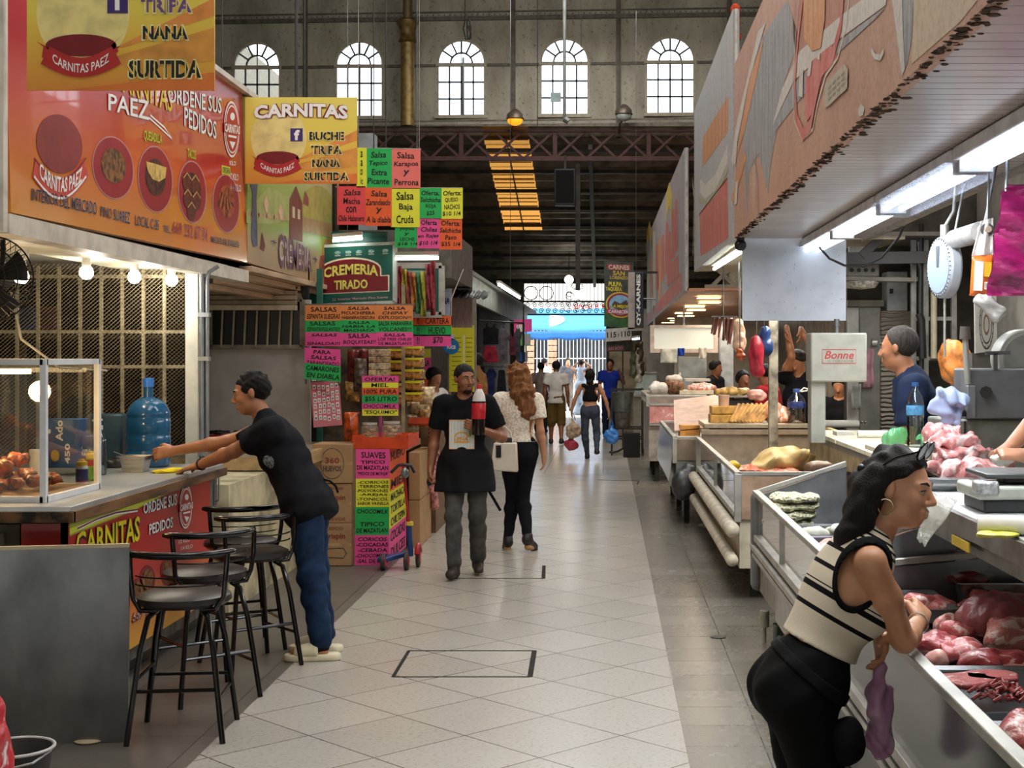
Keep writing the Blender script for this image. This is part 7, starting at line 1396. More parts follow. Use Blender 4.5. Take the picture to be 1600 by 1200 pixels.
X0, X1, Z0, Z1 = Rp(1386, 424, 1418, 486, 11.38); r = thing('electric_panel', 'grey electric panel box above the wavy tiled pillar', 'panel', ((X0+X1)/2, 11.45, Z0)); MB().box((X0, 11.38, Z0), (X1, 11.6, Z1)).build('box', mat('#8d9090', .45), r, bevel=.006); MB().box((X0+.02, 11.375, (Z0+Z1)/2-.02), (X0+.05, 11.38, (Z0+Z1)/2+.02)).build('latch', DARK, r)
X0, X1, Z0, Z1 = Rp(1344, 470, 1376, 690, 11.45); d1 = MB(); d1.box((X0, 11.45, 0), (X1, 11.55, Z1)); d1 = d1.build('door_1', mat('#77736a', .5, .1, .15), kind='structure'); m = MB(); m.cyl(P(1362, 535, 11.42), P(1370, 535, 11.42), .03); m.build('door_handle', ALU, d1); m = MB(); m.box((X0+.16, 11.44, 1.75), (X0+.2, 11.45, 1.95)); m.build('door_notice', mat('#cfd0d4', .5), d1)
X0, X1, Z0, Z1 = Rp(1325, 480, 1346, 690, 11.5); m = MB(); m.box((X0, 11.5, 0), (X1, 11.56, Z1)); m.build('wall_panel', mat('#b7b5ae', .5, 0, .1), kind='structure')
for px, py, w, h, col, lab in ((1357, 575, 16, 60, '#b98a94', 'pinkish cloth hanging on the grey door'), (1338, 620, 14, 40, '#a3a39c', 'grey cloth hanging behind the small bone saw')):
 c = P(px, py, 11.38); MB().grid(lambda u, v: (c.x+(u-.5)*w*11.38/F+.004*math.sin(v*9), 11.38+.015*math.sin(u*9), c.z+(v-.5)*h*11.38/F), 8, 8).build('hanging_cloth', mat(col, .8, 0, .2), label=lab, cat='cloth', solid=.004)
rk = thing('pipe_rack', 'tall grey pipe rack behind the navy shirted butcher', 'rack', (2.5, 10.9, 0)); m = MB()
for px in (1427, 1446, 1490): a = P(px, 350, 10.9); m.bar((a.x, 10.9, 0), (a.x, 10.9, 2.68), .04, .04, (0, 1, 0))
for py in (368, 436, 498, 560): a, b = P(1427, py, 10.9), P(1490, py, 10.9); m.bar(a, b, .035, .03)
m.build('uprights', mat('#77736c', .5, .3, .2), rk); m = MB(); m.tube([P(1440, 350, 10.8), P(1438, 480, 10.8), P(1441, 520, 10.8), P(1438, 640, 10.8)], .02); m.tube([P(1436, 490, 10.75), P(1440, 500, 10.75), P(1442, 560, 10.75)], .03); m.build('hoses', BLACK, rk); m = MB(); m.cyl(P(1459, 400, 10.85), P(1459, 560, 10.85), .025, n=10); m.build('ribbed_pipe', mat('#a59a80', .5), rk)
blob([('e', P(1492, 560, 9.5), (.11, .08, .14)), ('e', P(1500, 580, 9.5), (.1, .08, .12))], .014, .04, (.02, 26, 4)).build('orange_sack', mat('#c9772a', .5, 0, .4, 12), label='orange and yellow sack behind the butcher\'s shoulder', cat='sack')
m = MB(); m.bar(P(1322, 404, 10.7), P(1452, 402, 10.7), .06, .09); m.bar(P(1345, 400, 10.7), P(1396, 355, 10.7), .06, .07, (0, 1, 0)); m.build('trim_10', mat('#24211e', .6), kind='structure')
X0, X1, Z0, Z1 = Rp(1324, 412, 1374, 432, 10.9); r = thing('egg_tray', 'grey egg tray on the ledge behind the pale board', 'tray', ((X0+X1)/2, 10.9, Z0)); MB().box((X0, 10.9, Z0), (X1, 11.1, Z1)).build('carton', mat('#8c867c', .8, 0, .1), r, bevel=.01); m = MB()
for k in range(4): m.cyl(((X0+(X1-X0)*(k+.6)/4.5), 10.9, (Z0+Z1)/2), ((X0+(X1-X0)*(k+.6)/4.5), 10.89, (Z0+Z1)/2), .016, n=10)
m.build('cup', DARK, r)
m = MB(); m.bar(P(1322, 436, 10.9), P(1428, 438, 10.9), .2, .03); m.bar(P(1324, 474, 11.4), P(1380, 474, 11.4), .05, .05); m.build('trim_11', mat('#6d6558', .6), kind='structure')
c = P(1345, 452, 10.9); m = MB(); m.lathe([(.02, 0), (.11, .01), (.14, .05), (.13, .06)], c, 20); m.build('basket', mat('#a59d90', .6, 0, .3, 40), label='shallow woven basket on the ledge under the egg tray', cat='basket')
m = MB(); a = P(1349, 385, 11.3); X0, X1, Z0, Z1 = Rp(1328, 360, 1352, 400, 11.4); m.box((X0, 11.4, Z0), (X1, 11.5, Z1)); m.build('white_carton', mat('#c9cbc4', .6), label='white carton high behind the pale board', cat='box')
for px, lab in ((1440, 'left white tube hanging in the pipe rack'), (1436, 'right')): pass
m = MB(); m.cyl(P(1441, 370, 11.2), P(1441, 402, 11.2), .035, n=14); m.build('roll_tube', WHITE, label='short white tube upright in the pipe rack', cat='tube')
m = MB(); m.lathe([(0, 0), (.02, .001), (.02, .12), (.07, .13), (.11, .14), (.1, .17), (0, .17)], on(1403, 660)+Vector((0, .3, 0)), 18); m.build('dark_dish', mat('#6d6255', .5), label='dark footed dish beside the water bottle', cat='dish')
# column and hanging things in the middle stalls
m = MB(); a = P(1208, 500, 13.6); m.bar((a.x, 13.6, 0), (a.x, 13.6, 2.6), .085, .085, (0, 1, 0)); m.build('stall_column', mat('#a8a496', .5, 0, .4, 7), label='chipped white steel column between the middle right stalls', cat='column')
def hang(px0, py0, px1, py1, Y, col, lab, seed, nz=(.02, 25), zt=None, fl=None, cat='bag'):
 a, b = P(px0, py0, Y), P(px1, py1, Y); w = abs(b.x-a.x)/2; cx = (a.x+b.x)/2; r = thing('hanging_bag', lab, cat, (cx, Y, b.z), 'bags hanging in the middle right stalls')
 blob([('c', (cx, Y, a.z-w*.6), (cx, Y, b.z+w), w*.6, w*.9)], .012, .03, (*nz, seed)).build('bag', fl or mat(col, .35, 0, .25, 14), r); MB().cyl((cx, Y, a.z-.04), (cx, Y, zt or 2.665), .006, n=6).build('hook', STEELD, r); return r
hang(1143, 498, 1166, 552, 13.2, '#c9a58a', 'beige bag roll hanging left of the blue and red bags', 1, fl=film('#d9b59a', .9, .2)); hang(1146, 545, 1166, 566, 13.1, '#d8622a', 'orange printed bag below the beige bag roll', 2, zt=2.66); hang(1180, 508, 1208, 560, 13.1, '#23427c', 'blue plastic bag bundle hanging by the white column', 3); hang(1168, 522, 1196, 590, 13.0, '#b82a40', 'red plastic bag bundle hanging under the blue one', 4)
r = thing('sausage_string', 'bundle of dark dried sausages hanging under the orange ceiling', 'sausages', P(1130, 500, 14.2)); q = random.Random(9)
for k in range(14): a = P(1116+k*2.4, 496+q.uniform(-3, 3), 14.2+.02*(k % 3)); b = P(1112+k*2.4+q.uniform(-3, 6), 520+k*1.4+q.uniform(-4, 4), 14.2+.02*(k % 3)); MB().cyl(a, b, .012, .009, 8).build('sausage', mat(('#5a2f24', '#7a4636', '#8c6a58')[k % 3], .5, 0, .2), r)
m = MB(); m.cyl(P(1112, 495, 14.22), P(1152, 495, 14.22), .01); m.cyl(P(1130, 495, 14.22), (P(1130, 495, 14.22).x, 14.22, 2.68), .006); m.build('rod', STEELD, r)
# middle counter top with its goods
mc = thing('middle_counter', 'long steel edged counter behind the third meat counter', 'counter', (1.75, 15.0, 0)); X0 = P(1100, 665, 14.7).x; X1 = P(1262, 665, 14.7).x; m = MB(); m.box((X0, 14.68, 1.03), (X1, 15.6, 1.08)); m.build('worktop', mat('#b9ab94', .35, .5, .1), mc, bevel=.005); m = MB(); m.box((X0+.35, 14.75, 0), (X1, 15.5, 1.03)); m.build('base', DARK, mc)
def mcp(px, Y=14.8): return (px-VX)/F*Y
for k, (py0, py1, lab) in enumerate(((635, 647, 'upper yellow carton stacked on the middle counter'), (648, 661, 'lower yellow carton stacked on the middle counter'))): X0, X1, Z0, Z1 = Rp(1112-k*2, py0, 1158, py1, 14.85); MB().box((X0, 14.85, Z0), (X1, 15.2, Z1)).build('carton_box', mat('#c99a4a', .5, 0, .2, 12), label=lab, cat='box', group='yellow cartons on the middle counter', bevel=.006)
r = thing('sausage_pile', 'slanted stack of pale yellow sausage packs on the middle counter', 'sausages', (mcp(1168), 14.8, 1.08))
for k in range(9): a = Vector((mcp(1142+k*5.5), 14.78, 1.09)); MB().bar(a, a+Vector((.1+.01*k, .05, .19)), .035, .05).build('sausage_pack', mat('#d8a868', .35, 0, .25, 14), r, bevel=.01)
for px, w, h, col, lab, sd in ((1208, .1, .13, 'a', 'pink wrapped chicken pack left of the big water bottle', 3), (1222, .09, .1, 'b', 'pale wrapped pack behind the big water bottle', 4)): blob([('e', (mcp(px), 14.85, 1.08+h*.85), (w, .09, h)), ('e', (mcp(px)+.05, 14.85, 1.08+h*.5), (w*.9, .08, h*.6))], .012, .03, (.016, 30, sd)).build('chicken_pack', meat('#c97a62', '#dfa58a', '#f0d8c4', .5, 8), label=lab, cat='meat')
c = Vector((mcp(1244), 14.78, 1.08)); o = thing('water_jug', 'clear handled water jug on the middle counter', 'jug', c); MB().lathe([(0, 0), (.09, .002), (.095, .03), (.09, .1), (.095, .2), (.085, .26), (.035, .31), (.03, .33)], c, 26).build('bottle', glass('#efe9e2', .1), o); MB().lathe([(.0965, .16), (.097, .161), (.097, .225), (.096, .226)], c, 26).build('label_band', mat('#3a4a8c', .4, 0, .35, 30), o); MB().cyl(c+Vector((0, 0, .325)), c+Vector((0, 0, .36)), .036).build('cap', mat('#3f5a9c', .4), o); MB().tube([c+Vector((.03, 0, .33)), c+Vector((.08, 0, .37)), c+Vector((.12, 0, .36)), c+Vector((.11, 0, .34)), c+Vector((.05, 0, .33))], .008).build('handle', WHITE, o)
r = thing('platform_scale', 'scale heaped with pale yellow fat on the middle counter', 'scale', (mcp(1150, 15.3), 15.3, 1.08)); X0, X1, Z0, Z1 = Rp(1138, 614, 1172, 632, 15.3); m = MB(); m.box((X0, 15.25, 1.08), (X1, 15.5, Z0+.06)); m.build('body', DARK, r, bevel=.01); m = MB(); m.box((X0-.03, 15.2, Z0+.08), (X1+.03, 15.55, Z0+.1)); m.box((X0+.08, 15.3, Z0+.06), (X1-.08, 15.45, Z0+.08)); m.build('platform', ALU, r)
for k, (px, sd, lab) in enumerate(((1128, 5, 'left'), (1142, 6, 'middle'), (1156, 7, 'right'))): lump('fat_piece', 'pale yellow fat piece, %s one heaped on the far scale' % lab, 'meat', 'fat pieces on the far scale', P(px, 612, 15.35), .09, mat('#d9b46a', .4, 0, .25, 12), sd, .5)
c = P(1131, 637, 15.0); MB().lathe([(0, 0), (.055, .0), (.06, .13), (.05, .131)], (c.x, 15.0, 1.24), 20).build('plastic_cup', mat('#c9a58c', .4), label='tan plastic tub standing on the yellow cartons', cat='tub')
lump('chicken_piece', 'pale chicken pieces heaped right of the far scale', 'meat', None, P(1182, 618, 14.9), .09, MP, 9, .7)
# inside the third counter
TRP = mat('#cdb176', .5, 0, .15, 10, .2); blob([('e', bp(1215, 722, .8), (.2, .4, .09)), ('e', bp(1240, 716, .83), (.16, .3, .09)), ('e', bp(1195, 728, .77), (.16, .25, .06)), ('c', bp(1180, 730, .75), bp(1255, 712, .88), .05, .06)], .02, .06, (.05, 12, 2), k=.05).build('tripe_sheet', TRP, label='folded pale yellow tripe in the third counter', cat='meat')
blob([('e', bp(1175, 733, .74), (.2, .25, .035)), ('e', bp(1215, 736, .74), (.2, .2, .03))], .016, .05, (.03, 24, 5), k=.04).build('red_strips', meat('#c2573a', '#d9785a', '#ebc0a0', .55, 10), label='orange red meat strips spread before the tripe', cat='meat')
a, b = bp(1262, 734, .8), bp(1312, 734, .8); blob([('c', a+Vector((.05, 0, .0)), b-Vector((.05, 0, 0)), .075, .075)], .012, .04, (.006, 30, 1)).build('meat_loaf', mat('#9c7a64', .4, 0, .2, 16), label='brown log of pressed meat at the right of the third counter', cat='meat')
blob([('e', bp(1146, 728, .8), (.06, .05, .045))], .01, .03, (.008, 40, 1)).build('lemon_bag', mat('#e0b31a', .35, 0, .1), label='small yellow bag at the front left of the third counter', cat='bag')
m = MB(); m.box((2.1, 10.3, .7), (2.14, 14.5, 1.1)); m.build('back_board', mat('#b39a66', .6, 0, .15), c3); m = MB(); m.bar((.98, 14.55, 1.0), (2.2, 14.55, 1.0), .04, .05); m.prism([(.98, 14.56, .7), (2.2, 14.56, .7), (2.2, 14.56, 1.0), (.98, 14.56, 1.0)], (0, .02, 0)); m.build('back_bar', mat('#a59480', .35, .4), c3)
# second counter goods
HC, nt, b = base('honeycomb tripe'); L = nt.links.new; tc = nd(nt, 'ShaderNodeTexCoord'); vo = nd(nt, 'ShaderNodeTexVoronoi'); vo.inputs['Scale'].default_value = 60; L(tc.outputs['Object'], vo.inputs[0]); rr_ = ramp(nt, [(.1, srgb('#8f8f68')), (.5, srgb('#d6d4b4'))]); L(vo.outputs[0], rr_.inputs[0]); L(rr_.outputs[0], b.inputs['Base Color']); bpn = nd(nt, 'ShaderNodeBump'); bpn.inputs['Strength'].default_value = .8; bpn.inputs['Distance'].default_value = .02; L(vo.outputs[0], bpn.inputs['Height']); L(bpn.outputs[0], b.inputs['Normal']); b.inputs['Roughness'].default_value = .5
for k in range(4):
 c = Vector((1.125+.012*k, 8.72, .745+.052*k)); blob([('e', c+Vector((-.06, 0, 0)), (.1, .12, .034)), ('e', c+Vector((.06, 0, .004)), (.1, .12, .034))], .009, .03, (.014, 30, k), k=.03).build('honeycomb_slab', HC, label='pale green honeycomb tripe slab, %s of the four stacked' % ('lowest', 'second', 'third', 'topmost')[k], cat='tripe', group='honeycomb tripe stack')
tray('steel_tray', 'steel tray with white paste beside the honeycomb stack', 1.12, 1.42, 7.95, 8.45, .69, .08, 'trays in the second counter'); lump('white_fat', 'white fat lump in the tray beside the honeycomb stack', 'meat', None, (1.2, 8.15, .76), .075, mat('#d8d8c8', .4, 0, .1), 3, .5); lump('white_fat', 'white fat lump farther back in the paste tray', 'meat', None, (1.33, 8.3, .76), .06, mat('#d8d8c8', .4, 0, .1), 4, .5)
tray('steel_tray', 'violet grey tray in front of the paste tray', 1.1, 1.5, 7.3, 7.9, .69, .08, 'trays in the second counter', mat('#77707a', .4, .5))
for k in range(3): lump('pork_cut', 'pale pink pork cut, %s behind the woman\'s hair' % ('nearest', 'middle', 'farthest')[k], 'meat', 'pork cuts behind the hair', (1.2+.08*k, 7.45+.18*k, .76), .09, M3 if k % 2 else MP, 30+k, .55)
# fourth and fifth counter goods
heap((.78, 1.3, 15.1, 16.2), .8, mat('#cfae82', .5, 0, .3, 20), 4, .11, 'shredded pale heap, %s from the left in the fourth counter', 'pale heaps in the fourth counter', 51); X0, X1, Z0, Z1 = Rp(1062, 664, 1094, 690, 15.6); MB().box((X0, 15.6, .8), (X1, 15.9, Z1)).build('cheese_block', mat('#d99a4a', .5, 0, .15), label='orange block standing in the fourth counter', cat='cheese', bevel=.01)
blob([('e', P(1028, 606, 20.3), (.16, .14, .09))], .02, .05, (.03, 18, 1)).build('white_bag', film('#dcd6ce', .9, .3), label='white plastic bag on the farthest right counter', cat='bag'); r = thing('mesh_sack', 'open mesh sack of brown pieces on the farthest right counter', 'sack', P(1053, 613, 20.3)); blob([('e', P(1053, 603, 20.3), (.14, .13, .12))], .018, .05, (.02, 22, 2)).build('contents', mat('#8a6248', .6, 0, .5, 24), r); blob([('e', P(1053, 592, 20.3), (.12, .1, .06)), ('c', P(1060, 590, 20.3), P(1063, 582, 20.3), .03, .015)], .014, .04, (.012, 30, 3)).build('sack_top', film('#d8c9bc', .8, .3), r)
m = MB(); X0, X1, Z0, Z1 = Rp(1062, 610, 1115, 616, 20.2); m.box((X0, 20.2, Z0), (X1, 20.7, Z1)); m.build('cutting_board', mat('#d9cfb4', .6), label='cream cutting board on the farthest right counter', cat='board'); lump('red_meat', 'red meat heap on the farthest cutting board', 'meat', None, P(1097, 606, 20.4), .17, M3, 8, .4); m = MB(); X0, X1, Z0, Z1 = Rp(1070, 592, 1110, 596, 20.8); m.box((X0, 20.8, Z0), (X1, 21.2, Z1)); m.cyl(((X0+X1)/2, 21, 1.22), ((X0+X1)/2, 21, Z0), .04); m.build('scale_platform', ALU, label='scale with a flat steel platform on the farthest counter', cat='scale')
# lit window box, far cart and signs
X0, X1, Z0, Z1 = Rp(1022, 512, 1116, 545, 21.5); r = thing('light_box', 'long lit window box under the orange ceiling', 'light box', ((X0+X1)/2, 21.6, Z0)); m = MB(); m.box((X0-.06, 21.5, Z0-.06), (X1+.06, 21.62, Z0)); m.box((X0-.06, 21.5, Z1), (X1+.06, 21.62, Z1+.04)); m.box((X0-.06, 21.5, Z0), (X0, 21.62, Z1)); m.box((X1, 21.5, Z0), (X1+.06, 21.62, Z1)); m.build('frame', mat('#cdbcb0', .5), r); MB().box((X0, 21.56, Z0), (X1, 21.6, Z1)).build('lit_panel', glow('#cfd0c4', .35), r); m = MB(); m.bar(((X0+X1)/2, 21.58, Z1), ((X0+X1)/2, 21.58, 2.56), .03, .03, (0, 1, 0)); m.bar((X0, 21.58, Z1), (X0, 21.58, 2.56), .03, .03, (0, 1, 0)); m.build('hanger', STEELD, r)
for px, py, w, h, col, lab in ((1045, 556, 26, 22, '#c9c9bd', 'white apron hanging under the lit window box'), (1064, 550, 10, 12, '#2447a8', 'blue bag hanging under the lit window box'), (1098, 552, 12, 18, '#cfc9bd', 'white cloth hanging at the right of the lit window box')): c = P(px, py, 21.45); MB().grid(lambda u, v: (c.x+(u-.5)*w*21.45/F, 21.45+.02*math.sin(u*8+v*3), c.z+(v-.5)*h*21.45/F), 6, 6).build('hanging_cloth', mat(col, .8, 0, .1), label=lab, cat='cloth', solid=.01)
m = MB(); X0, X1, Z0, Z1 = Rp(1060, 556, 1104, 600, 23); m.box((X0, 23, 0), (X1, 23.4, Z0+.45)); m.build('steel_fridge', mat('#9aa0a0', .4, .4, .1), label='grey steel cabinet behind the farthest right counter', cat='cabinet'); X0, X1, Z0, Z1 = Rp(1126, 560, 1146, 625, 22); m = MB(); m.box((X0, 22, 0), (X1, 22.3, 2.4)); m.build('white_cabinet', mat('#b9c0c6', .5), label='pale upright cabinet beside the black capped butcher', cat='cabinet')
gl = thing('glass_display', 'small glass display case far down the right stalls', 'case', P(1010, 600, 30)); X0, X1, Z0, Z1 = Rp(990, 582, 1026, 618, 29); m = MB(); m.box((X0, 29, 0), (X1, 29.6, Z0)); m.build('base', mat('#9a948a', .5, .2), gl); m = MB(); m.prism([(X0, 29, Z0), (X1, 29, Z0), (X1, 29, Z1), (X0+.15, 29, Z1)], (0, .6, 0)); m.build('glass_hood', mat('#bcc8c4', .15, 0, .1), gl); m = MB(); m.bar((X0, 28.98, Z1), (X1, 28.98, Z1), .03, .03); m.bar((X0, 28.98, Z0), (X1, 28.98, Z0), .05, .05); m.build('trim', ALU, gl)
ct_ = thing('steel_drum_cart', 'steel drum on a dark wire cart beside the far right counters', 'cart', P(985, 690, 26));
c = Vector((P(973, 640, 25.5).x, 25.5, 0)); MB().lathe([(0, .78), (.16, .78), (.2, 1.12), (.21, 1.14), (.19, 1.14)], c, 24).build('drum', mat('#8a8c8a', .35, .7, .2), ct_); MB().lathe([(0, .48), (.13, .48), (.15, .78)], c, 20).build('lower_drum', mat('#77706a', .4, .5, .3), ct_)
m = MB(); x0, x1 = P(956, 640, 25.6).x, P(1004, 640, 25.6).x
for x in (x0, x1):
 for y in (25.3, 26): m.bar((x, y, 0), (x, y, 1.2), .03, .03, (0, 1, 0))
for z in (.3, .48, 1.18):
 for y in (25.3, 26): m.bar((x0, y, z), (x1, y, z), .025, .025)
 for k in range(8): x = x0+(x1-x0)*k/7; m.bar((x, 25.3, z), (x, 26, z), .012, .012)
m.build('frame', mat('#33302d', .5, .4), ct_); m = MB(); X0, X1, Z0, Z1 = Rp(974, 668, 1000, 706, 24.8); m.box((X0, 24.8, 0), (X1, 25.2, .42)); m.build('crate', BLACK, label='black crate on the floor below the steel drum', cat='crate'); m = MB(); m.tube([P(974, 700, 24.7), P(966, 705, 24.6), P(958, 707, 24.5), P(952, 706, 24.5)], .02); m.build('hose', BLACK, label='black hose end lying beside the crate', cat='hose')
r, f = board('banner_sign', 'tall green and black banner with a round emblem at the far right', 'sign', P(944, 510, 27), P(990, 512, 27)-P(944, 510, 27), P(944, 408, 27)-P(944, 510, 27), mat('#3a4038', .6, 0, .25, 6), .03)
f.rect(0, 0, 1, .35, mat('#2f5a2c', .6, 0, .3, 8), 1); f.text('CARNES', .15, .88, .85, .95, mat('#c9b8a8', .5), .02, 3); f.rect(.1, .87, .9, .96, mat('#8a3030', .5), 2); f.text('SAN', .3, .79, .7, .86, mat('#c9a83a', .5), .02, 3); f.text('LORENZO', .2, .73, .8, .78, mat('#c9a83a', .5), .02, 3); f.text('PULPA', .15, .62, .6, .69, mat('#d8c42c', .5), .03, 3); f.text('TAQUERA', .05, .54, .6, .61, mat('#d8c42c', .5), .03, 3)
f.oval(.55, .34, .5, .2, mat('#c9a83a', .5), 4); f.oval(.55, .34, .45, .18, mat('#8a2a2a', .5), 5); f.oval(.55, .34, .38, .15, mat('#7fa8c9', .5), 6); f.poly([(.2, .3), (.35, .4), (.55, .36), (.75, .42), (.9, .3), (.55, .26)], mat('#4a3a2c', .5), 7); f.text('LA MEJOR', .25, .28, .85, .34, mat('#d8c42c', .5), .03, 8); f.rect(.08, .2, 1.02, .27, mat('#a83a44', .5), 7); f.text('CARNICERIA', .15, .21, .95, .26, mat('#d8dce8', .5), .02, 8); f.flush(r)
r, f = board('number_plate', 'white plate reading 115 y 110 below the green banner', 'sign', P(946, 534, 27), P(987, 531, 27)-P(946, 534, 27), P(946, 514, 27)-P(946, 534, 27), mat('#b5b0a8', .5), .03); f.text('115', .06, .28, .42, .72, INK, .03, 2); f.text('y', .46, .28, .54, .55, INK, .01, 2); f.text('110', .6, .28, .95, .72, INK, .03, 2); f.flush(r)
r, f = board('small_sign', 'small dark red sign hanging under the number plate', 'sign', P(948, 550, 27), P(975, 548, 27)-P(948, 550, 27), P(948, 541, 27)-P(948, 550, 27), mat('#3a2426', .5), .03); f.text('RES ECO', .1, .25, .9, .75, mat('#a86a64', .5), .02, 2); f.flush(r)
m = MB(); a = P(949, 520, 27.05); m.bar((a.x, 27.05, P(0, 552, 27).z), (a.x, 27.05, P(0, 410, 27).z), .03, .03, (0, 1, 0)); b = P(973, 520, 27.05); m.bar((b.x, 27.05, 0), (b.x, 27.05, P(0, 410, 27).z), .03, .03, (0, 1, 0)); m.build('sign_hanger', DARK, label='thin posts carrying the far right signs', cat='hanger')
m = MB(); X0, X1, Z0, Z1 = Rp(992, 425, 1004, 512, 26); m.box((X0, 26, Z0), (X1+.02, 26.5, Z1)); r = thing('vertical_sign', 'narrow black vertical sign with white letters beside the farthest canopy', 'sign', ((X0+X1)/2, 26.2, Z0)); m.build('panel', mat('#1f2430', .5), r, bevel=.01); m = MB(); m.box((X0-.12, 26.02, Z0-.03), (X0, 26.5, Z1)); m.box((X0-.12, 26.02, Z0-.05), (X1+.02, 26.5, Z0)); m.build('side_panel', mat('#a39a94', .5), r)
f = Face((X0, 26, Z0), (X1-X0, 0, 0), (0, 0, Z1-Z0)); vs, fs2 = glyphs('QY-KARNES', .04); f.mb(mat('#e3e3e0', .5), 3, 'lettering').add([f.at(.2+.6*(1-y), .04+.92*x, .004) for x, y in vs], fs2); f.flush(r)
m = MB(); m.bar((X0, 26.3, Z1+.01), (.98, 26.3, Z1+.01), .04, .04); m.build('bracket', DARK, r)
for k, (px, py, col, lab) in enumerate(((1000, 560, '#4a3a2c', 'dark brown jacket hanging below the vertical sign'), (990, 562, '#5a5a44', 'olive bag hanging below the vertical sign'), (998, 570, '#b9b4a4', 'striped cloth hanging below the vertical sign'))): hang(px-7, py-28, px+7, py+30, 27.3, col, lab, k+20, zt=2.9)
MB().tube([(.35, 27.3, 2.9), (1.0, 27.3, 2.9)], .015).build('garment_rail', STEELD, label='short rail below the vertical sign carrying the jacket and bags', cat='rail'); tubelight(988, 530, 1000, 529, 27.8, 'short tube light below the vertical sign', up=9.5)
m = MB(); m.box((P(952, 560, 34).x, 34, 0), (P(1010, 560, 34).x, 34.3, 1.9)); m.build('shelf_block', mat('#a8987c', .7, 0, .3, 3), label='beige shelving block behind the blue shirted person', cat='shelf')
# pipes at the feet of the second counter
m = MB(); a = bp(1193, 960, .02); m.cyl((1.04, 8.45, 0), (1.04, 8.45, .28), .03, n=10); m.cyl((1.0, 8.3, .0), (1.0, 8.3, .2), .02, n=10); m.tube([(1.0, 8.3, .2), (1.03, 8.35, .27), (1.1, 8.5, .29)], .022); m.build('drain_pipe', mat('#6d7a6c', .5, .2, .3), label='grey green drain pipes under the second meat counter', cat='pipe'); m = MB(); m.cyl((.98, 8.75, .1), (.98, 8.75, .2), .03); m.cyl((.98, 8.75, 0), (.98, 8.75, .1), .012); m.build('valve', mat('#a8a494', .5), label='small pale valve under the second meat counter', cat='valve')
x, y = fl(1122, 996); m = MB(); m.cyl((x, y, 0), (x, y, .006), .05, n=18); m.build('floor_drain', mat('#4a4640', .5, .5), label='small round floor drain on the grey tiles', cat='drain')
# ================================================================ people
V3 = Vector
def skin(c='#b07a58'): return mat(c, .45, 0, .07, 14, .04, 120)
SK1, SK2, SK3, SK4 = skin('#a9714f'), skin('#8a563a'), skin('#c68f6c'), skin('#b98262')
def hairm(c):
 k = ('hair', c)
 if k not in _mats: _mats[k] = mat(c, .6, 0, .3, 18, .6, 70, stretch=(5, 5, .4)); _mats[k].node_tree.nodes['Principled BSDF'].inputs['Specular IOR Level'].default_value = .25
 return _mats[k]
HBLK, HBRN, HGRY = hairm('#120d0b'), hairm('#8a5a34'), hairm('#4a4540')
def fr(f, u):
 f = V3(f).normalized(); r = f.cross(V3(u)).normalized(); u = r.cross(f).normalized(); return r, f, u
def hand(F, w, d, n, s, sc, curl, k=.006):
 """palm, four fingers and a thumb; d along the hand, n out of the palm, s towards the thumb"""
 d = V3(d).normalized(); n = V3(n); n = (n-d*n.dot(d)).normalized(); s_ = d.cross(n).normalized(); s_ = s_ if s_.dot(V3(s)) > 0 else -s_
 kn = w+d*.085*sc; F.cap(w, w+d*.03*sc, .026*sc, .03*sc, .02, flat=(n, .7))
 for i, (o, L) in enumerate(((.03, .075), (.01, .083), (-.011, .077), (-.031, .06))):
  b = kn+s_*o*sc; F.cap(w+d*.03*sc+s_*o*.7*sc, b, .016*sc, .0125*sc, .012); c = curl if not isinstance(curl, (list, tuple)) else curl[i]; p = b; a = c*.55
  for L_, r0, r1 in ((L*.45, .0105, .0095), (L*.32, .0095, .0088), (L*.25, .0088, .0075)):
   q = p+(d*math.cos(a)+n*math.sin(a)+s_*o*.8)*L_*sc; F.cap(p, q, r0*sc, r1*sc, .004); p = q; a += c*.75
 t0 = w+d*.025*sc+s_*.026*sc; t1 = t0+(d*.7+s_*.62+n*.25).normalized()*.042*sc; F.cap(t0-d*.01*sc, t1, .017*sc, .0125*sc, .01); F.cap(t1, t1+(d*.86+s_*.2+n*.35*curl0(curl)).normalized()*.035*sc, .0115*sc, .009*sc, .005)
def curl0(c): return 1+(c if not isinstance(c, (list, tuple)) else c[0])
def headp(F, H, r, f, u, s, fem=0, face=1):
 A = lambda x, y, z: H+r*(x*s)+f*(y*s)+u*(z*s); R = [[r[i], f[i], u[i]] for i in range(3)]; e = lambda c, q, k=.012, sub=False: F.ell(A(*c), [x*s for x in q], R, k*s, sub)
 e((0, -.014, .036), (.074, .094, .084)); e((0, .03, -.02), (.06, .062, .085), .03); e((0, .052, -.086), (.033, .03, .026), .03); e((0, .01, -.07), (.052, .06, .035), .03)
 if not face: F.cap(A(0, .085, 0), A(0, .102, -.025), .011*s, .014*s, .012); return A, R
 for x in (-1, 1): e((x*.036, .06, -.022), (.026, .024, .026), .02); F.cap(A(x*.014, .088, .028), A(x*.046, .07, .025), .009*s, .008*s, .012); e((x*.033, .101, .004), (.017, .014, .011), .01, True); e((x*.077, -.01, .0), (.01, .019, .031), .006); F.cap(A(x*.018, .085, .0135), A(x*.046, .077, .0115), .0062*s, .005*s, .006); F.cap(A(x*.01, .102, -.03), A(x*.013, .098, -.032), .0085*s, .008*s, .006)
 F.cap(A(0, .09, .014), A(0, .112, -.024), .0085*s, .0115*s, .01); F.cap(A(-.018, .089, -.058), A(.018, .089, -.058), .0095*s, k=.008); F.cap(A(-.014, .089, -.07), A(.014, .089, -.07), .0095*s, k=.008); F.cap(A(-.02, .098, -.0635), A(.02, .098, -.0635), .003*s, k=.003, sub=True)
 return A, R
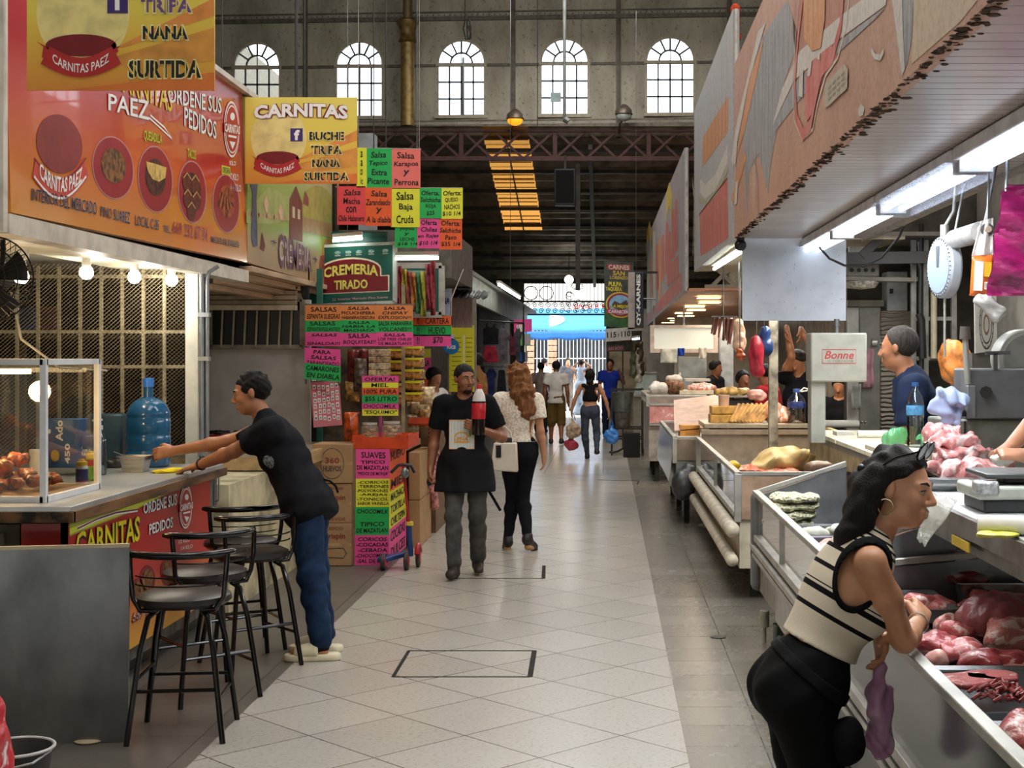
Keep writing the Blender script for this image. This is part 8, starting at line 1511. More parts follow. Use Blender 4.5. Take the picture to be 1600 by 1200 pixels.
def face_parts(root, A, s, lip, brow=.0045, browm=None, beard=None, iris='#2a1710'):
 for x in (-1, 1):
  e = MB().ball(A(x*.032, .0765, .004), .0125*s, n=16, k=10).build('eye', mat('#b5a89c', .25), root)
  MB().ball(A(x*.0345, .0795, .004), .0098*s, n=12, k=8).build('iris', mat(iris, .1), e)
  MB().tube([A(x*.018, .089, .0085), A(x*.032, .0915, .0115), A(x*.046, .081, .0075)], .0018*s, 6).build('eyelid', mat('#2c1a14', .5), root)
  MB().tube([A(x*.013, .0935, .026), A(x*.03, .0915, .033), A(x*.049, .077, .03)], [brow*s, brow*s, brow*.4*s], 6).build('eyebrow', browm or HBLK, root)
 m = blob([('c', A(-.02, .0885, -.0585), A(.02, .0885, -.0585), .007*s, .007*s), ('c', A(-.015, .088, -.069), A(.015, .088, -.069), .0085*s, .0085*s)], .0028, .02, k=.004); m.build('lips', lip, root)
def figure(name, label, J, skin_m, h=.008, s=1.0, fem=0, face=1, top=None, bottom=None, shoes=None, hair=None, group=None, hands=1, lips=None, beard=0, cat='person'):
 g = lambda k: V3(J[k]); P_, C, N, H = g('P'), g('C'), g('N'), g('H'); u = (N-P_).normalized(); bf = V3(J['bf']); r, f, u = fr(bf-u*bf.dot(u), u); R = [[r[i], f[i], u[i]] for i in range(3)]; hr, hf, hu = fr(J['hf'], J.get('hu', (0, 0, 1)))
 root = thing(name, label, cat, (P_.x, P_.y, min(J.get('aL', P_)[2], J.get('aR', P_)[2])-.08*s if 'aL' in J else P_.z), group)
 pts = [P_, C, N, H]+[g(k) for k in ('sL', 'sR', 'eL', 'eR', 'wL', 'wR', 'aL', 'aR', 'kL', 'kR') if k in J]; lo = np.min(pts, 0)-.26*s; hi = np.max(pts, 0)+.26*s
 def torso(F, e=0, k=.05):
  w = .9 if fem else 1; m_ = P_.lerp(C, .5)
  F.ell(P_+u*.02*s, [(.165+.012*fem)*s+e, .118*s+e, .13*s+e], R, k); F.ell(m_, [.136*w*s+e, .1*s+e, .16*s+e], R, k); F.ell(C, [.158*w*s+e, .112*s+e, .17*s+e], R, k); F.cap(g('sL')*.86+g('sR')*.14, g('sR')*.86+g('sL')*.14, .05*s+e, k=k); F.cap(N-u*.06*s, N+u*.0, .07*s+e, .056*s+e, k)
  if fem: F.ell(C-u*.04*s+f*.075*s+r*.07*s, [.062*s+e]*3, k=.04); F.ell(C-u*.04*s+f*.075*s-r*.07*s, [.062*s+e]*3, k=.04)
 F = Field(lo, hi, h); torso(F); F.cap(N-u*.03*s, H-hu*.06*s-hf*.015*s, .056*s, .05*s, .03); A, HR = headp(F, H, hr, hf, hu, s, fem, face)
 a_ = .88 if fem else 1
 for q in 'LR':
  if 'e'+q in J:
   F.chain([g('s'+q), g('s'+q).lerp(g('e'+q), .45), g('e'+q)], [.054*s*a_, .05*s*a_, .039*s*a_], .03); F.chain([g('e'+q), g('e'+q).lerp(g('w'+q), .3), g('w'+q)], [.04*s*a_, .041*s*a_, .027*s*a_], .02)
   if hands and 'd'+q in J: hand(F, g('w'+q), J['d'+q], J['n'+q], J['t'+q], s*(.92 if fem else 1), J.get('c'+q, .5))
   elif 'w'+q in J: d = (g('w'+q)-g('e'+q)).normalized(); F.cap(g('w'+q), g('w'+q)+d*.09*s, .03*s, .022*s)
  if 'k'+q in J: F.chain([g('g'+q), g('k'+q), g('k'+q).lerp(g('a'+q), .3), g('a'+q)], [.085*s, .056*s, .056*s, .036*s], .03); F.cap(g('a'+q), g('a'+q)-V3((0, 0, .05*s)), .036*s, .03*s); F.cap(g('a'+q)-V3((0, 0, .045*s)), g('a'+q)-V3((0, 0, .055*s))+V3(J['f'+q])*.15*s, .034*s, .025*s)
 F.mesh().build('body', skin_m, root, smooth=180)
 if top:
  T = Field(lo, hi, max(h, .006)); e = top.get('e', .014)*s; torso(T, e); sl = top.get('sleeve', .55)
  if top.get('long', 0): T.ell(P_-u*.08*s, [.175*s+e, .125*s+e, .12*s], R, .05)
  for q in 'LR':
   if 'e'+q in J and sl: b = g('s'+q).lerp(g('e'+q), min(1, sl)); T.cap(g('s'+q), b, .06*s+e*.8, (.056+.01*(sl < 1))*s+e*.6, .04)
   if 'e'+q in J and sl > 1: T.chain([g('e'+q), g('w'+q)], [.048*s+e*.5, .034*s+e*.5], .03)
   if 'e'+q in J and 0 < sl < 1: d = (g('e'+q)-g('s'+q)).normalized(); T.f = T.f if 1 else 0; cut_ball(T, g('s'+q).lerp(g('e'+q), sl), d, .1*s)
  T.noise(top.get('fold', .006)*s, 26/s, 3); T.clip(P_+u*top.get('hem', -.02)*s, -u); T.clip(N+u*.05*s, u); q0 = N+f*.02*s+u*top.get('neck', .0)*s; T.cap(q0, q0+u*.2*s+f*.03*s, top.get('open', .068)*s, k=.008, sub=True)
  if not sl:
   for q, sg in (('L', -1), ('R', 1)):
    X, Y, Z = T.coords(); D = Field(lo, hi, T.h); D.f = np.maximum(.085*s-sg*((X-C.x)*r.x+(Y-C.y)*r.y+(Z-C.z)*r.z), (np.sqrt((((X-C.x)*u.x+(Y-C.y)*u.y+(Z-C.z)*u.z)/s-.065)**2/.105**2+(((X-C.x)*f.x+(Y-C.y)*f.y+(Z-C.z)*f.z)/s+.005)**2/.068**2)-1)*.08*s)
    if 'trim' in top: X_ = Field(lo, hi, T.h); X_.f = np.maximum(np.maximum(T.f-.006, D.f-.013), -D.f-.002); X_.mesh().build('armhole_trim', top['trim'], root, smooth=180)
    T.f = np.maximum(T.f, -D.f)
  T.mesh().build(top.get('name', 'shirt'), top['m'], root, smooth=180)
 if bottom:
  B = Field(lo, hi, max(h, .006)); e = bottom.get('e', .012)*s; B.ell(P_+u*.02*s, [(.165+.012*fem)*s+e, .12*s+e, .13*s+e], R, .05); L_ = bottom.get('len', 1)
  if 'kL' in J:
   if fem:
    for x in (-1, 1): B.ell(P_-u*.05*s-f*.045*s+r*x*.07*s, [.092*s+e]*3, k=.05)
   for q in 'LR':
    B.cap(g('g'+q), g('k'+q), .088*s+e, .06*s+e*bottom.get('knee', 1), .04)
    if L_ > .6: B.chain([g('k'+q), g('k'+q).lerp(g('a'+q), .3), g('k'+q).lerp(g('a'+q), L_)], [.06*s+e*bottom.get('knee', 1), .058*s+e, .04*s+e*bottom.get('cuff', 1.4)], .03)
    else: B.cap(g('k'+q), g('k'+q).lerp(g('a'+q), .18), .06*s+e*1.5, .066*s+e*1.5, .03)
  B.noise(bottom.get('fold', .007)*s, 24/s, 5); B.clip(P_+u*bottom.get('waist', .1)*s, u)
  for q in 'LR':
   if 'aL' in J and L_ > .6: pass
  if 'belt' in bottom:
   o_, n_, w_ = bottom['belt']; X, Y, Z = B.coords(); X_ = Field(lo, hi, B.h); X_.f = np.maximum(B.f-.007, np.abs((X-o_[0])*n_[0]+(Y-o_[1])*n_[1]+(Z-o_[2])*n_[2])-w_); X_.mesh().build('pouch_strap', mat('#121215', .85), root, smooth=180)
  B.mesh().build('trousers', bottom['m'], root, smooth=180)
 if shoes and 'aL' in J:
  for q in 'LR':
   a = g('a'+q); d = V3(J['f'+q]); d = V3((d.x, d.y, d.z)).normalized(); dz = V3((0, 0, 1)); m = blob([('c', a-dz*.045*s-d*.03*s, a-dz*.05*s+d*.13*s, .04*s, .036*s), ('c', a, a-dz*.04*s, .045*s*shoes.get('ank', 1), .043*s), ('c', a-dz*.06*s-d*.03*s, a-dz*.062*s+d*.15*s, .03*s, .028*s)], max(.006, h*.8), .05, k=.03, clips=((a-dz*.088*s, (0, 0, -1)),) if abs(d.z) < .3 else ()); m.build('shoe', shoes['m'], root, smooth=180)
 if hair:
  lo2, hi2 = np.array(H)-.2*s, np.array(H)+.2*s; ch = hair.get('chain', ())
  for q in ch: lo2 = np.minimum(lo2, np.min([V3(p) for p in q[0]], 0)-.09); hi2 = np.maximum(hi2, np.max([V3(p) for p in q[0]], 0)+.09)
  G = Field(lo2, hi2, hair.get('h', max(.006, h*.9))); t = hair.get('t', .012)*s; G.ell(A(0, -.016, .037), [.076*s+t, .096*s+t, .087*s+t*1.2], HR, .02); n = hair.get('cut', (.95, .62)); G.noise(hair.get('n', .006)*s, 60, 2)
  G.clip(A(0, hair.get('line', .062), .062), hf*n[0]-hu*n[1], .01); G.clip(A(0, -.06, hair.get('low', -.035)), -hu-hf*(-.35), .012)
  for q in ch: G.chain([V3(p) for p in q[0]], q[1], .03)
  if ch: G.noise(hair.get('n2', .012), 42, 6)
  G.mesh().build('hair', hair['m'], root, smooth=180)
 if face == 1: face_parts(root, A, s, lips or mat('#7a4a3a', .5), browm=(hair or {}).get('m'))
 if beard:
  G = Field(np.array(H)-.2*s, np.array(H)+.2*s, .006); G.ell(A(0, .055, -.088), [.04*s, .034*s, .03*s], HR, .02); G.ell(A(0, .012, -.06), [.06*s, .064*s, .045*s], HR, .02); G.ell(A(0, .092, -.048), [.026*s, .012*s, .006*s], HR, .01); G.ell(A(0, .105, -.063), [.024*s, .02*s, .013*s], HR, .004, True); G.clip(A(0, 0, -.035), hu+hf*.15); G.noise(.004, 90, 1); G.mesh().build('beard', hairm('#1c1512'), root, smooth=180)
 return root, A, (r, f, u), (hr, hf, hu)
def cut_ball(T, p, d, rad):
 """end a sleeve with a clean cuff: remove what lies beyond p along d, near p"""
 X, Y, Z = T.coords(); al = (X-p[0])*d[0]+(Y-p[1])*d[1]+(Z-p[2])*d[2]; rr = np.sqrt(np.maximum(0, (X-p[0])**2+(Y-p[1])**2+(Z-p[2])**2-al*al)); m = (al > 0) & (al < .2) & (rr < rad); T.f = np.where(m, np.maximum(T.f, al), T.f)
def stand(loc, yaw, s=1.0, **ov):
 """standing joints; x to the person's right, y forward, z up"""
 a = math.radians(yaw); f = V3((math.sin(a), math.cos(a), 0)); r = V3((f.y, -f.x, 0)); o = V3((loc[0], loc[1], 0))
 d = dict(P=(0, 0, .95), C=(0, 0, 1.24), N=(0, -.01, 1.455), H=(0, .02, 1.595), sL=(-.185, 0, 1.40), sR=(.185, 0, 1.40), eL=(-.235, -.02, 1.11), eR=(.235, -.02, 1.11), wL=(-.245, .06, .87), wR=(.245, .06, .87), gL=(-.09, 0, .9), gR=(.09, 0, .9), kL=(-.1, .02, .5), kR=(.1, .02, .5), aL=(-.1, -.01, .088), aR=(.1, -.01, .088), dL=(0, .15, -1), dR=(0, .15, -1), nL=(1, 0, 0), nR=(-1, 0, 0), tL=(0, 1, 0), tR=(0, 1, 0), fL=(-.1, 1, 0), fR=(.1, 1, 0), bf=(0, 1, 0), hf=(0, 1, 0), hu=(0, 0, 1))
 cl = {k: v for k, v in ov.items() if k in ('cL', 'cR')}; d.update({k: v for k, v in ov.items() if k not in cl}); J = {}
 for k, v in d.items():
  if v is None: continue
  w = r*v[0]+f*v[1]+V3((0, 0, v[2])); J[k] = w if k in ('dL', 'dR', 'nL', 'nR', 'tL', 'tR', 'fL', 'fR', 'bf', 'hf', 'hu') else o+w*s
 J.update(cl); return J
BTEE = mat('#15161b', .85, 0, .15, 10); DENIM = mat('#1f3350', .85, 0, .22, 12, .2, 90); BLKP = mat('#0c0c0f', .85, 0, .1)
# --- man leaning on the food counter
J = dict(P=(-1.80, 8.4, .93), C=(-1.95, 8.46, 1.21), N=(-2.065, 8.5, 1.395), H=(-2.145, 8.5, 1.555), bf=(-.9, .05, -.2), hf=(-.97, -.12, -.2), hu=(-.2, 0, 1), sL=(-1.985, 8.31, 1.34), sR=(-2.06, 8.66, 1.33), eL=(-2.225, 8.42, 1.215), eR=(-2.36, 8.76, 1.25), wL=(-2.49, 8.6, 1.115), wR=(-2.73, 8.85, 1.185), dL=(-.95, .2, -.25), nL=(0, .1, -1), tL=(.1, 1, 0), cL=.35, dR=(-1, 0, -.15), nR=(0, .9, -.4), tR=(.2, .2, 1), cR=.8, gL=(-1.77, 8.31, .89), gR=(-1.78, 8.5, .89), kL=(-1.74, 8.29, .49), kR=(-1.76, 8.5, .49), aL=(-1.67, 8.26, .1), aR=(-1.70, 8.5, .1), fL=(-1, -.12, 0), fR=(-1, 0, 0))
r1, A, B1, _ = figure('person', 'man in a black T-shirt and jeans leaning over the food counter', J, SK1, .0065, 1.04, top=dict(m=BTEE, sleeve=.62, hem=-.15, long=1, e=.026, fold=.009), bottom=dict(m=DENIM, cuff=2.2, knee=1.6, e=.008, fold=.01, len=.96, waist=-.04), hair=dict(m=HBLK, t=.008, line=.07, n=.009, low=-.05))
for q in 'LR':
 a = V3(J['a'+q]); d = V3(J['f'+q]).normalized(); z = V3((0, 0, 1)); sl_ = blob([('c', a-d*.06-z*.085, a+d*.17-z*.085, .05, .052)], .007, .05, clips=((a-z*.06, z), (a-z*.1, -z))); sl_.build('slide_sandal', mat('#d8cfae', .6, 0, .06), r1, smooth=180)
 blob([('c', a+d*.04-z*.045, a+d*.13-z*.06, .056, .05)], .007, .05, clips=((a+d*.16, d), (a+d*.02, -d), (a-z*.07, -z))).build('sandal_strap', mat('#d8cfae', .6, 0, .06), r1, smooth=180); blob([('c', a-z*.02, a+d*.12-z*.055, .045, .037)], .007, .05).build('sock', mat('#17171b', .9), r1, smooth=180)
w = V3(J['wL']); d = (w-V3(J['eL'])).normalized(); u_, v_ = basis(d); MB().tube([w-d*.02+(u_*math.cos(t)+v_*math.sin(t))*.033 for t in np.linspace(0, 6.28, 20)[:-1]], .006, 6, closed=True).build('wristband', BLACK, r1)
from mathutils.bvhtree import BVHTree
def on_cloth(root, part, px, py, rad, m_, name):
 o = next(c for c in root.children if c.name.startswith(part)); t = BVHTree.FromPolygons([v.co+root.location for v in o.data.vertices], [tuple(p.vertices) for p in o.data.polygons]); e = V3((0, 0, EYE)); h_, n_, _, _ = t.ray_cast(e, (P(px, py, 8)-e).normalized())
 if h_ is None: return
 u_, v_ = basis(n_); vs = []; k = 20
 for r_ in (.0, .5, .62, 1):
  for i in range(k): q = h_+(u_*math.cos(i*2*math.pi/k)+v_*math.sin(i*2*math.pi/k))*rad*max(r_, .01); c_, nn, _, _ = t.find_nearest(q); vs.append(c_+nn*.002)
 MB().add(vs, [(a*k+i, a*k+(i+1) % k, (a+1)*k+(i+1) % k, (a+1)*k+i) for a in range(3) for i in range(k)]).build(name, m_, root)
on_cloth(r1, 'shirt', 420, 722, .042, mat('#8f9aa4', .8, 0, .5, 70), 'chest_emblem')
MB().tube([P(502, 748, 8.42), P(516, 752, 8.42), P(525, 760, 8.42), P(528, 770, 8.42)], .007, 6).build('apron_tie', BLKP, r1)
# --- walking man with apron and bottle
J = stand((-1.15, 11.42), 180, 1.0, hf=(-.62, 1, -.06), hu=(.02, 0, 1), gL=(-.09, 0, .9), aL=(-.09, -.16, .11), kL=(-.1, .01, .5), aR=(.075, .14, .095), kR=(.08, .13, .5), fL=(-.15, 1, -.1), fR=(.1, 1, .1), eR=(.25, -.05, 1.12), wR=(.275, .03, .865), cR=1.4, eL=(-.3, -.01, 1.12), wL=(-.145, .2, 1.2), dL=(.8, .3, .35), nL=(.3, -1, 0), tL=(0, .2, 1), cL=.9, dR=(.03, .1, -1))
r2, A, B2, _ = figure('person', 'bearded man in black T-shirt and apron walking with a big soda bottle', J, SK2, .007, 1.0, top=dict(m=mat('#131317', .9, 0, .1), sleeve=.7, hem=-.05, e=.016), bottom=dict(m=mat('#4c4a47', .85, 0, .2, 10), e=.008, cuff=3, knee=1, fold=.01, len=.92), shoes=dict(m=mat('#2b201b', .6, 0, .3, 20), ank=1.15), hair=dict(m=HBLK, t=.003, line=.074, cut=(.85, .75), n=.003, low=-.04), beard=1)
rr, ff, uu = B2; p0 = V3(J['P']); Rb = [[rr[i], ff[i], uu[i]] for i in range(3)]
T = Field(np.array(p0)-.42, np.array(p0)+.5, .009); T.ell(p0+uu*.02, [.185, .15, .15], Rb, .06); T.ell(p0+uu*.2, [.155, .138, .2], Rb, .06); T.cap(p0+rr*.1-uu*.05, p0+rr*.12-uu*.3+ff*.03, .13, .13, .08); T.cap(p0-rr*.1-uu*.05, p0-rr*.12-uu*.3+ff*.03, .13, .13, .08); T.cap(p0+ff*.06, p0-uu*.3+ff*.08, .12, .12, .08); T.noise(.012, 15, 4); T.clip(p0-uu*.26, -uu); T.clip(p0+uu*.3, uu); T.mesh().build('apron', mat('#17171a', .8, 0, .12, 8), r2, smooth=180)
o = p0+ff*.168+uu*.085; a0 = o+rr*.11; f = Face(a0, -rr*.2, uu*.235); MB().prism([a0, a0-rr*.2, a0-rr*.2+uu*.235, a0+uu*.235], -ff*.03).build('printed_patch', mat('#c9cdc6', .7, 0, .05), r2, smooth=False)
for a_, b_ in (((0, 0), (1, .025)), ((0, .975), (1, 1)), ((0, 0), (.025, 1)), ((.975, 0), (1, 1))): f.rect(*a_, *b_, mat('#d89a5a', .6), 2)
for k in range(7): f.rect(.08+k*.125, .05, .1+k*.125, .95, mat('#a3b5bd', .6), 1)
f.ring(.5, .42, .3, .18, .25, mat('#d9a02c', .6), 2, a0=0, a1=180); f.text('LEÑA', .2, .3, .78, .44, mat('#d9941f', .6), .03, 3); f.rect(.2, .22, .8, .27, mat('#d9941f', .6), 2); f.oval(.85, .6, .06, .17, mat('#5f7a3a', .6), 3); f.flush(r2)
MB().tube([p0-rr*.17-uu*.22, p0-rr*.22-uu*.3, p0-rr*.29-uu*.42], .012, 5).build('apron_tie', BLKP, r2); MB().tube([p0+rr*.15-ff*.05-uu*.24, p0+rr*.13-uu*.36, p0+rr*.08-uu*.5], .008, 5).build('apron_tie', BLKP, r2)
w = V3(J['wR']); MB().ball(w+V3((-.01, 0, -.1)), (.022, .03, .035)).build('key_fob', BLACK, label='small black thing in the walking man\'s hanging hand', cat='phone')
bc = P(747, 680, 11.14); ax = V3((.03, -.05, 1)).normalized(); bo = thing('soda_bottle', 'large dark soda bottle with a red label held by the walking man', 'bottle', bc); MB().lathe([(0, 0), (.05, .003), (.054, .03), (.054, .26), (.046, .31), (.02, .365), (.018, .38)], bc, 22, ax=ax).build('bottle', mat('#1d1213', .12, 0, .1), bo); MB().lathe([(.055, .13), (.0556, .131), (.0556, .255), (.055, .256)], bc, 22, ax=ax).build('label_band', mat('#c3202c', .35, 0, .15, 40), bo); MB().lathe([(.053, .27), (.047, .312), (.021, .367), (.02, .36)], bc, 22, ax=ax).build('foam', mat('#d9d2cd', .3), bo); MB().lathe([(.021, .368), (.021, .4), (0, .402)], bc, 18, ax=ax).build('cap', mat('#c3202c', .4), bo)
# --- woman in the lace blouse
LACE, nt, b = base('lace'); L = nt.links.new; tc = nd(nt, 'ShaderNodeTexCoord'); vo = nd(nt, 'ShaderNodeTexVoronoi'); vo.inputs['Scale'].default_value = 55; L(tc.outputs['Object'], vo.inputs[0]); rp = ramp(nt, [(.15, srgb('#f0ebe0')), (.5, srgb('#e2d8c8')), (.75, srgb('#cdbda8'))]); L(vo.outputs[0], rp.inputs[0]); L(rp.outputs[0], b.inputs['Base Color']); b.inputs['Roughness'].default_value = .85
J = stand((-.815, 12.95), 8, 1.0, P=(0, 0, .93), hf=(-.9, .35, 0), H=(-.01, .025, 1.58), N=(0, 0, 1.445), gL=(-.085, 0, .88), kL=(-.06, .06, .49), aL=(-.1, .02, .11), kR=(.03, .03, .49), aR=(.115, -.12, .15), fL=(-.35, 1, -.35), fR=(.3, 1, -.55), sL=(-.17, 0, 1.38), sR=(.17, 0, 1.38), eL=(-.26, -.03, 1.11), wL=(-.2, -.2, 1.06), dL=(.3, -.6, .3), nL=(0, 0, -1), tL=(1, 0, 0), eR=(.215, -.03, 1.1), wR=(.24, .0, .87), cR=.5)
hb = J['H']; r3, A, B3, _ = figure('person', 'woman with long wavy light brown hair in a white lace blouse walking away', J, SK4, .007, .98, fem=1, top=dict(m=LACE, sleeve=.6, hem=.07, e=.02, open=.075, fold=.004, name='blouse'), bottom=dict(m=mat('#101218', .85, 0, .1), e=.008, cuff=.8, waist=.14, len=.97), shoes=dict(m=mat('#1a1513', .5)), hair=dict(m=HBRN, t=.02, line=.05, cut=(.9, .3), low=-.09, n=.012, n2=.022, chain=(([hb+V3((.03, -.06, .03)), hb+V3((.06, -.1, -.12)), hb+V3((.08, -.11, -.26)), hb+V3((.1, -.12, -.37))], [.085, .085, .08, .035]), ([hb+V3((.0, -.07, 0)), hb+V3((.02, -.11, -.15)), hb+V3((.05, -.12, -.28))], [.08, .075, .045]), ([hb+V3((.05, -.02, -.03)), hb+V3((.11, -.06, -.15)), hb+V3((.13, -.09, -.3))], [.07, .06, .04]))))
for q in 'LR':
 a = V3(J['a'+q]); d = V3(J['f'+q]).normalized(); blob([('c', a-V3((0, 0, .1)), a+d*.12-V3((0, 0, .06)), .034, .03)], .007, .05).build('wedge_sole', mat('#b08a5a', .6, 0, .1), r3, smooth=180)
hbg = thing('handbag', 'cream handbag with a black tag on the lace blouse woman\'s arm', 'bag', P(788, 737, 12.62)); a, b_ = P(766, 735, 12.62), P(809, 738, 12.62); c_, d_ = P(807, 692, 12.62), P(771, 692, 12.62); MB().prism([a, b_, c_, d_], (0, .11, 0)).build('bag_body', mat('#d3c9b8', .45, 0, .05), hbg, bevel=.012); m = MB(); q0, q1 = P(776, 692, 12.68), P(800, 692, 12.68); m.tube([q0, q0.lerp(q1, .1)+V3((0, 0, .1)), q0.lerp(q1, .5)+V3((0, 0, .15)), q0.lerp(q1, .9)+V3((0, 0, .1)), q1], .008); m.build('handle', mat('#d3c9b8', .45), hbg); m = MB(); x0, x1, z0, z1 = Rp(775, 696, 783, 715, 12.61); m.box((x0, 12.61, z0), (x1, 12.62, z1)); m.build('tag', BLACK, hbg); x0, x1, z0, z1 = Rp(778, 684, 800, 693, 12.65); MB().box((x0, 12.65, z0), (x1, 12.71, z1)).build('contents', DARK, hbg, bevel=.01)
# --- woman leaning on the nearest counter
STR, nt, b = base('striped knit'); L = nt.links.new; tc = nd(nt, 'ShaderNodeTexCoord'); dp = nd(nt, 'ShaderNodeVectorMath', operation='DOT_PRODUCT'); ax = V3((.5, .05, .87)).normalized(); dp.inputs[1].default_value = ax; L(tc.outputs['Object'], dp.inputs[0]); mr = nd(nt, 'ShaderNodeMapRange'); mr.inputs[1].default_value = .74; mr.inputs[2].default_value = 1.24; L(dp.outputs['Value'], mr.inputs[0])
CRM, BK = srgb('#d9cdb8'), srgb('#121114'); st_ = [(0, CRM), (.27, BK), (.3, CRM), (.385, BK), (.42, CRM), (.435, BK), (.445, CRM), (.535, BK), (.56, CRM), (.66, BK), (.685, CRM)]
for k in range(5): st_ += [(.76+k*.036, BK), (.774+k*.036, CRM)]
rp = ramp(nt, st_, 'CONSTANT'); L(mr.outputs[0], rp.inputs[0]); L(rp.outputs[0], b.inputs['Base Color']); b.inputs['Roughness'].default_value = .85; wv = nd(nt, 'ShaderNodeTexNoise'); wv.inputs['Scale'].default_value = 160; L(tc.outputs['Object'], wv.inputs[0]); bpn = nd(nt, 'ShaderNodeBump'); bpn.inputs['Strength'].default_value = .25; bpn.inputs['Distance'].default_value = .004; L(wv.outputs[0], bpn.inputs['Height']); L(bpn.outputs[0], b.inputs['Normal'])
J = dict(P=(.605, 4.33, .785), C=(.735, 4.35, 1.06), N=(.82, 4.36, 1.225), H=(.905, 4.35, 1.37), bf=(.85, .0, -.5), hf=(.87, -.48, -.12), hu=(.12, 0, 1), sR=(.785, 4.18, 1.17), sL=(.83, 4.53, 1.17), eR=(.905, 4.28, .915), wR=(1.0, 4.5, .935), dR=(.25, .75, .35), nR=(-.5, .3, -.5), tR=(-.6, .2, .6), cR=.9, eL=(.86, 4.6, .93), wL=(.845, 4.36, .93), dL=(-.02, -.55, -.75), nL=(-1, -.1, .2), tL=(.3, -.6, .4), cL=.7, gR=(.58, 4.22, .75), gL=(.58, 4.44, .75), kR=(.66, 4.22, .4), kL=(.62, 4.45, .4), aR=(.56, 4.22, .088), aL=(.54, 4.45, .088), fR=(1, -.1, 0), fL=(1, .1, 0))
hd = V3(J['H']); HW = hairm('#17100d')
r4, A, B4, HF = figure('person', 'dark haired woman in a striped sleeveless top leaning on the nearest meat counter', J, SK3, .0048, .98, fem=1, top=dict(m=STR, sleeve=0, hem=.115, e=.017, neck=.0, open=.07, fold=.003, trim=BLKP, name='striped_top'), bottom=dict(m=mat('#0d0d10', .85, 0, .1, 10), e=.014, waist=.16, fold=.006, belt=((.66, 4.2, .79), V3((.62, 0, .78)), .017)), shoes=dict(m=BLACK), lips=mat('#93584a', .45), hair=dict(m=HW, t=.011, line=.05, cut=(.8, .9), low=-.04, n=.005, n2=.01, h=.0055, chain=(([hd+V3((-.085, .01, .02)), hd+V3((-.125, -.015, -.07)), hd+V3((-.16, -.03, -.15)), hd+V3((-.215, -.04, -.245))], [.062, .052, .048, .02]), ([hd+V3((-.105, -.03, -.02)), hd+V3((-.13, -.045, -.1)), hd+V3((-.17, -.06, -.2))], [.035, .036, .022]), ([hd+V3((-.085, -.04, .06)), hd+V3((-.105, -.045, .0)), hd+V3((-.13, -.05, -.07))], [.03, .028, .025]))))
# trims, ribbon, glasses, earring, bracelet, pouch and bag
s = .98; sr = V3(J['sR']); rr, ff, uu = B4; hr, hf, hu = HF
b0 = A(.03, -.115, .02); e_ = lambda x, y, z: b0+V3((x, y, z))
blob([('e', b0, (.012, .012, .013)), ('c', b0, e_(-.008, -.02, .03), .008, .013), ('c', b0, e_(-.01, -.022, -.026), .008, .013), ('c', b0, e_(-.005, -.015, -.075), .006, .01), ('c', b0, e_(-.02, -.01, -.06), .006, .009)], .004, .02, k=.004).build('hair_ribbon', BLACK, r4, smooth=180)
m = MB(); g = MB()
for x in (.036, -.036):
 cc = A(x, .066, .132); a1 = (hf*.55+hu*.83).normalized(); pts = [cc+hr*(.034*math.cos(t))+a1.cross(hr)*(.0)+(hf*.83-hu*.55)*0+((hf*.35+hu*.94)*(.028*math.sin(t))) for t in np.linspace(0, 6.28, 20)[:-1]]; m.tube(pts, .0042, 6, closed=True); g.add(pts, [tuple(range(len(pts)))]); m.tube([A(x*1.85, .066, .13), A(x*2.35, .0, .1), A(x*2.45, -.05, .06)], .0035, 6)
m.tube([A(.008, .064, .13), A(-.008, .064, .13)], .0035, 6); sg = thing('sunglasses', 'black sunglasses pushed up on the leaning woman\'s hair', 'sunglasses', A(0, .06, .12)); m.build('frame', BLKGLOSS, sg); g.build('lenses', mat('#101013', .15), sg, smooth=False, solid=.002)
ec = A(.084, -.012, -.055); MB().tube([ec+hf*(.024*math.cos(t))+hu*(.024*math.sin(t)) for t in np.linspace(0, 6.28, 26)[:-1]], .0018, 6, closed=True).build('hoop_earring', mat('#d8c7a8', .2, .9), r4)
w = V3(J['wR']); d = (w-V3(J['eR'])).normalized(); u_, v_ = basis(d); MB().tube([w-d*.025+(u_*math.cos(t)+v_*math.sin(t))*.031 for t in np.linspace(0, 6.28, 24)[:-1]], .004, 6, closed=True).build('bracelet', mat('#d9cdb8', .3, .4, .2, 90), r4)
pp = V3(J['P']); blob([('e', pp+rr*.13+ff*.165-uu*.1, (.06, .06, .075))], .008, .03, (.006, 40, 2)).build('waist_pouch', mat('#101013', .8), r4, smooth=180)
wl = V3(J['wL'])+V3((-.01, -.06, -.07)); pb_ = blob([('c', wl+V3((.0, -.01, .02)), wl+V3((.0, -.0, -.12)), .012, .03), ('c', wl+V3((0, 0, -.12)), wl+V3((.0, .0, -.25)), .044, .04), ('c', wl+V3((0, 0, -.25)), wl+V3((-.005, 0, -.3)), .03, .012)], .007, .04, (.014, 45, 3)); pb_.build('plastic_bag', film('#b070a0', .72, .2), label='translucent purple plastic bag hanging from the leaning woman\'s hand', cat='bag')
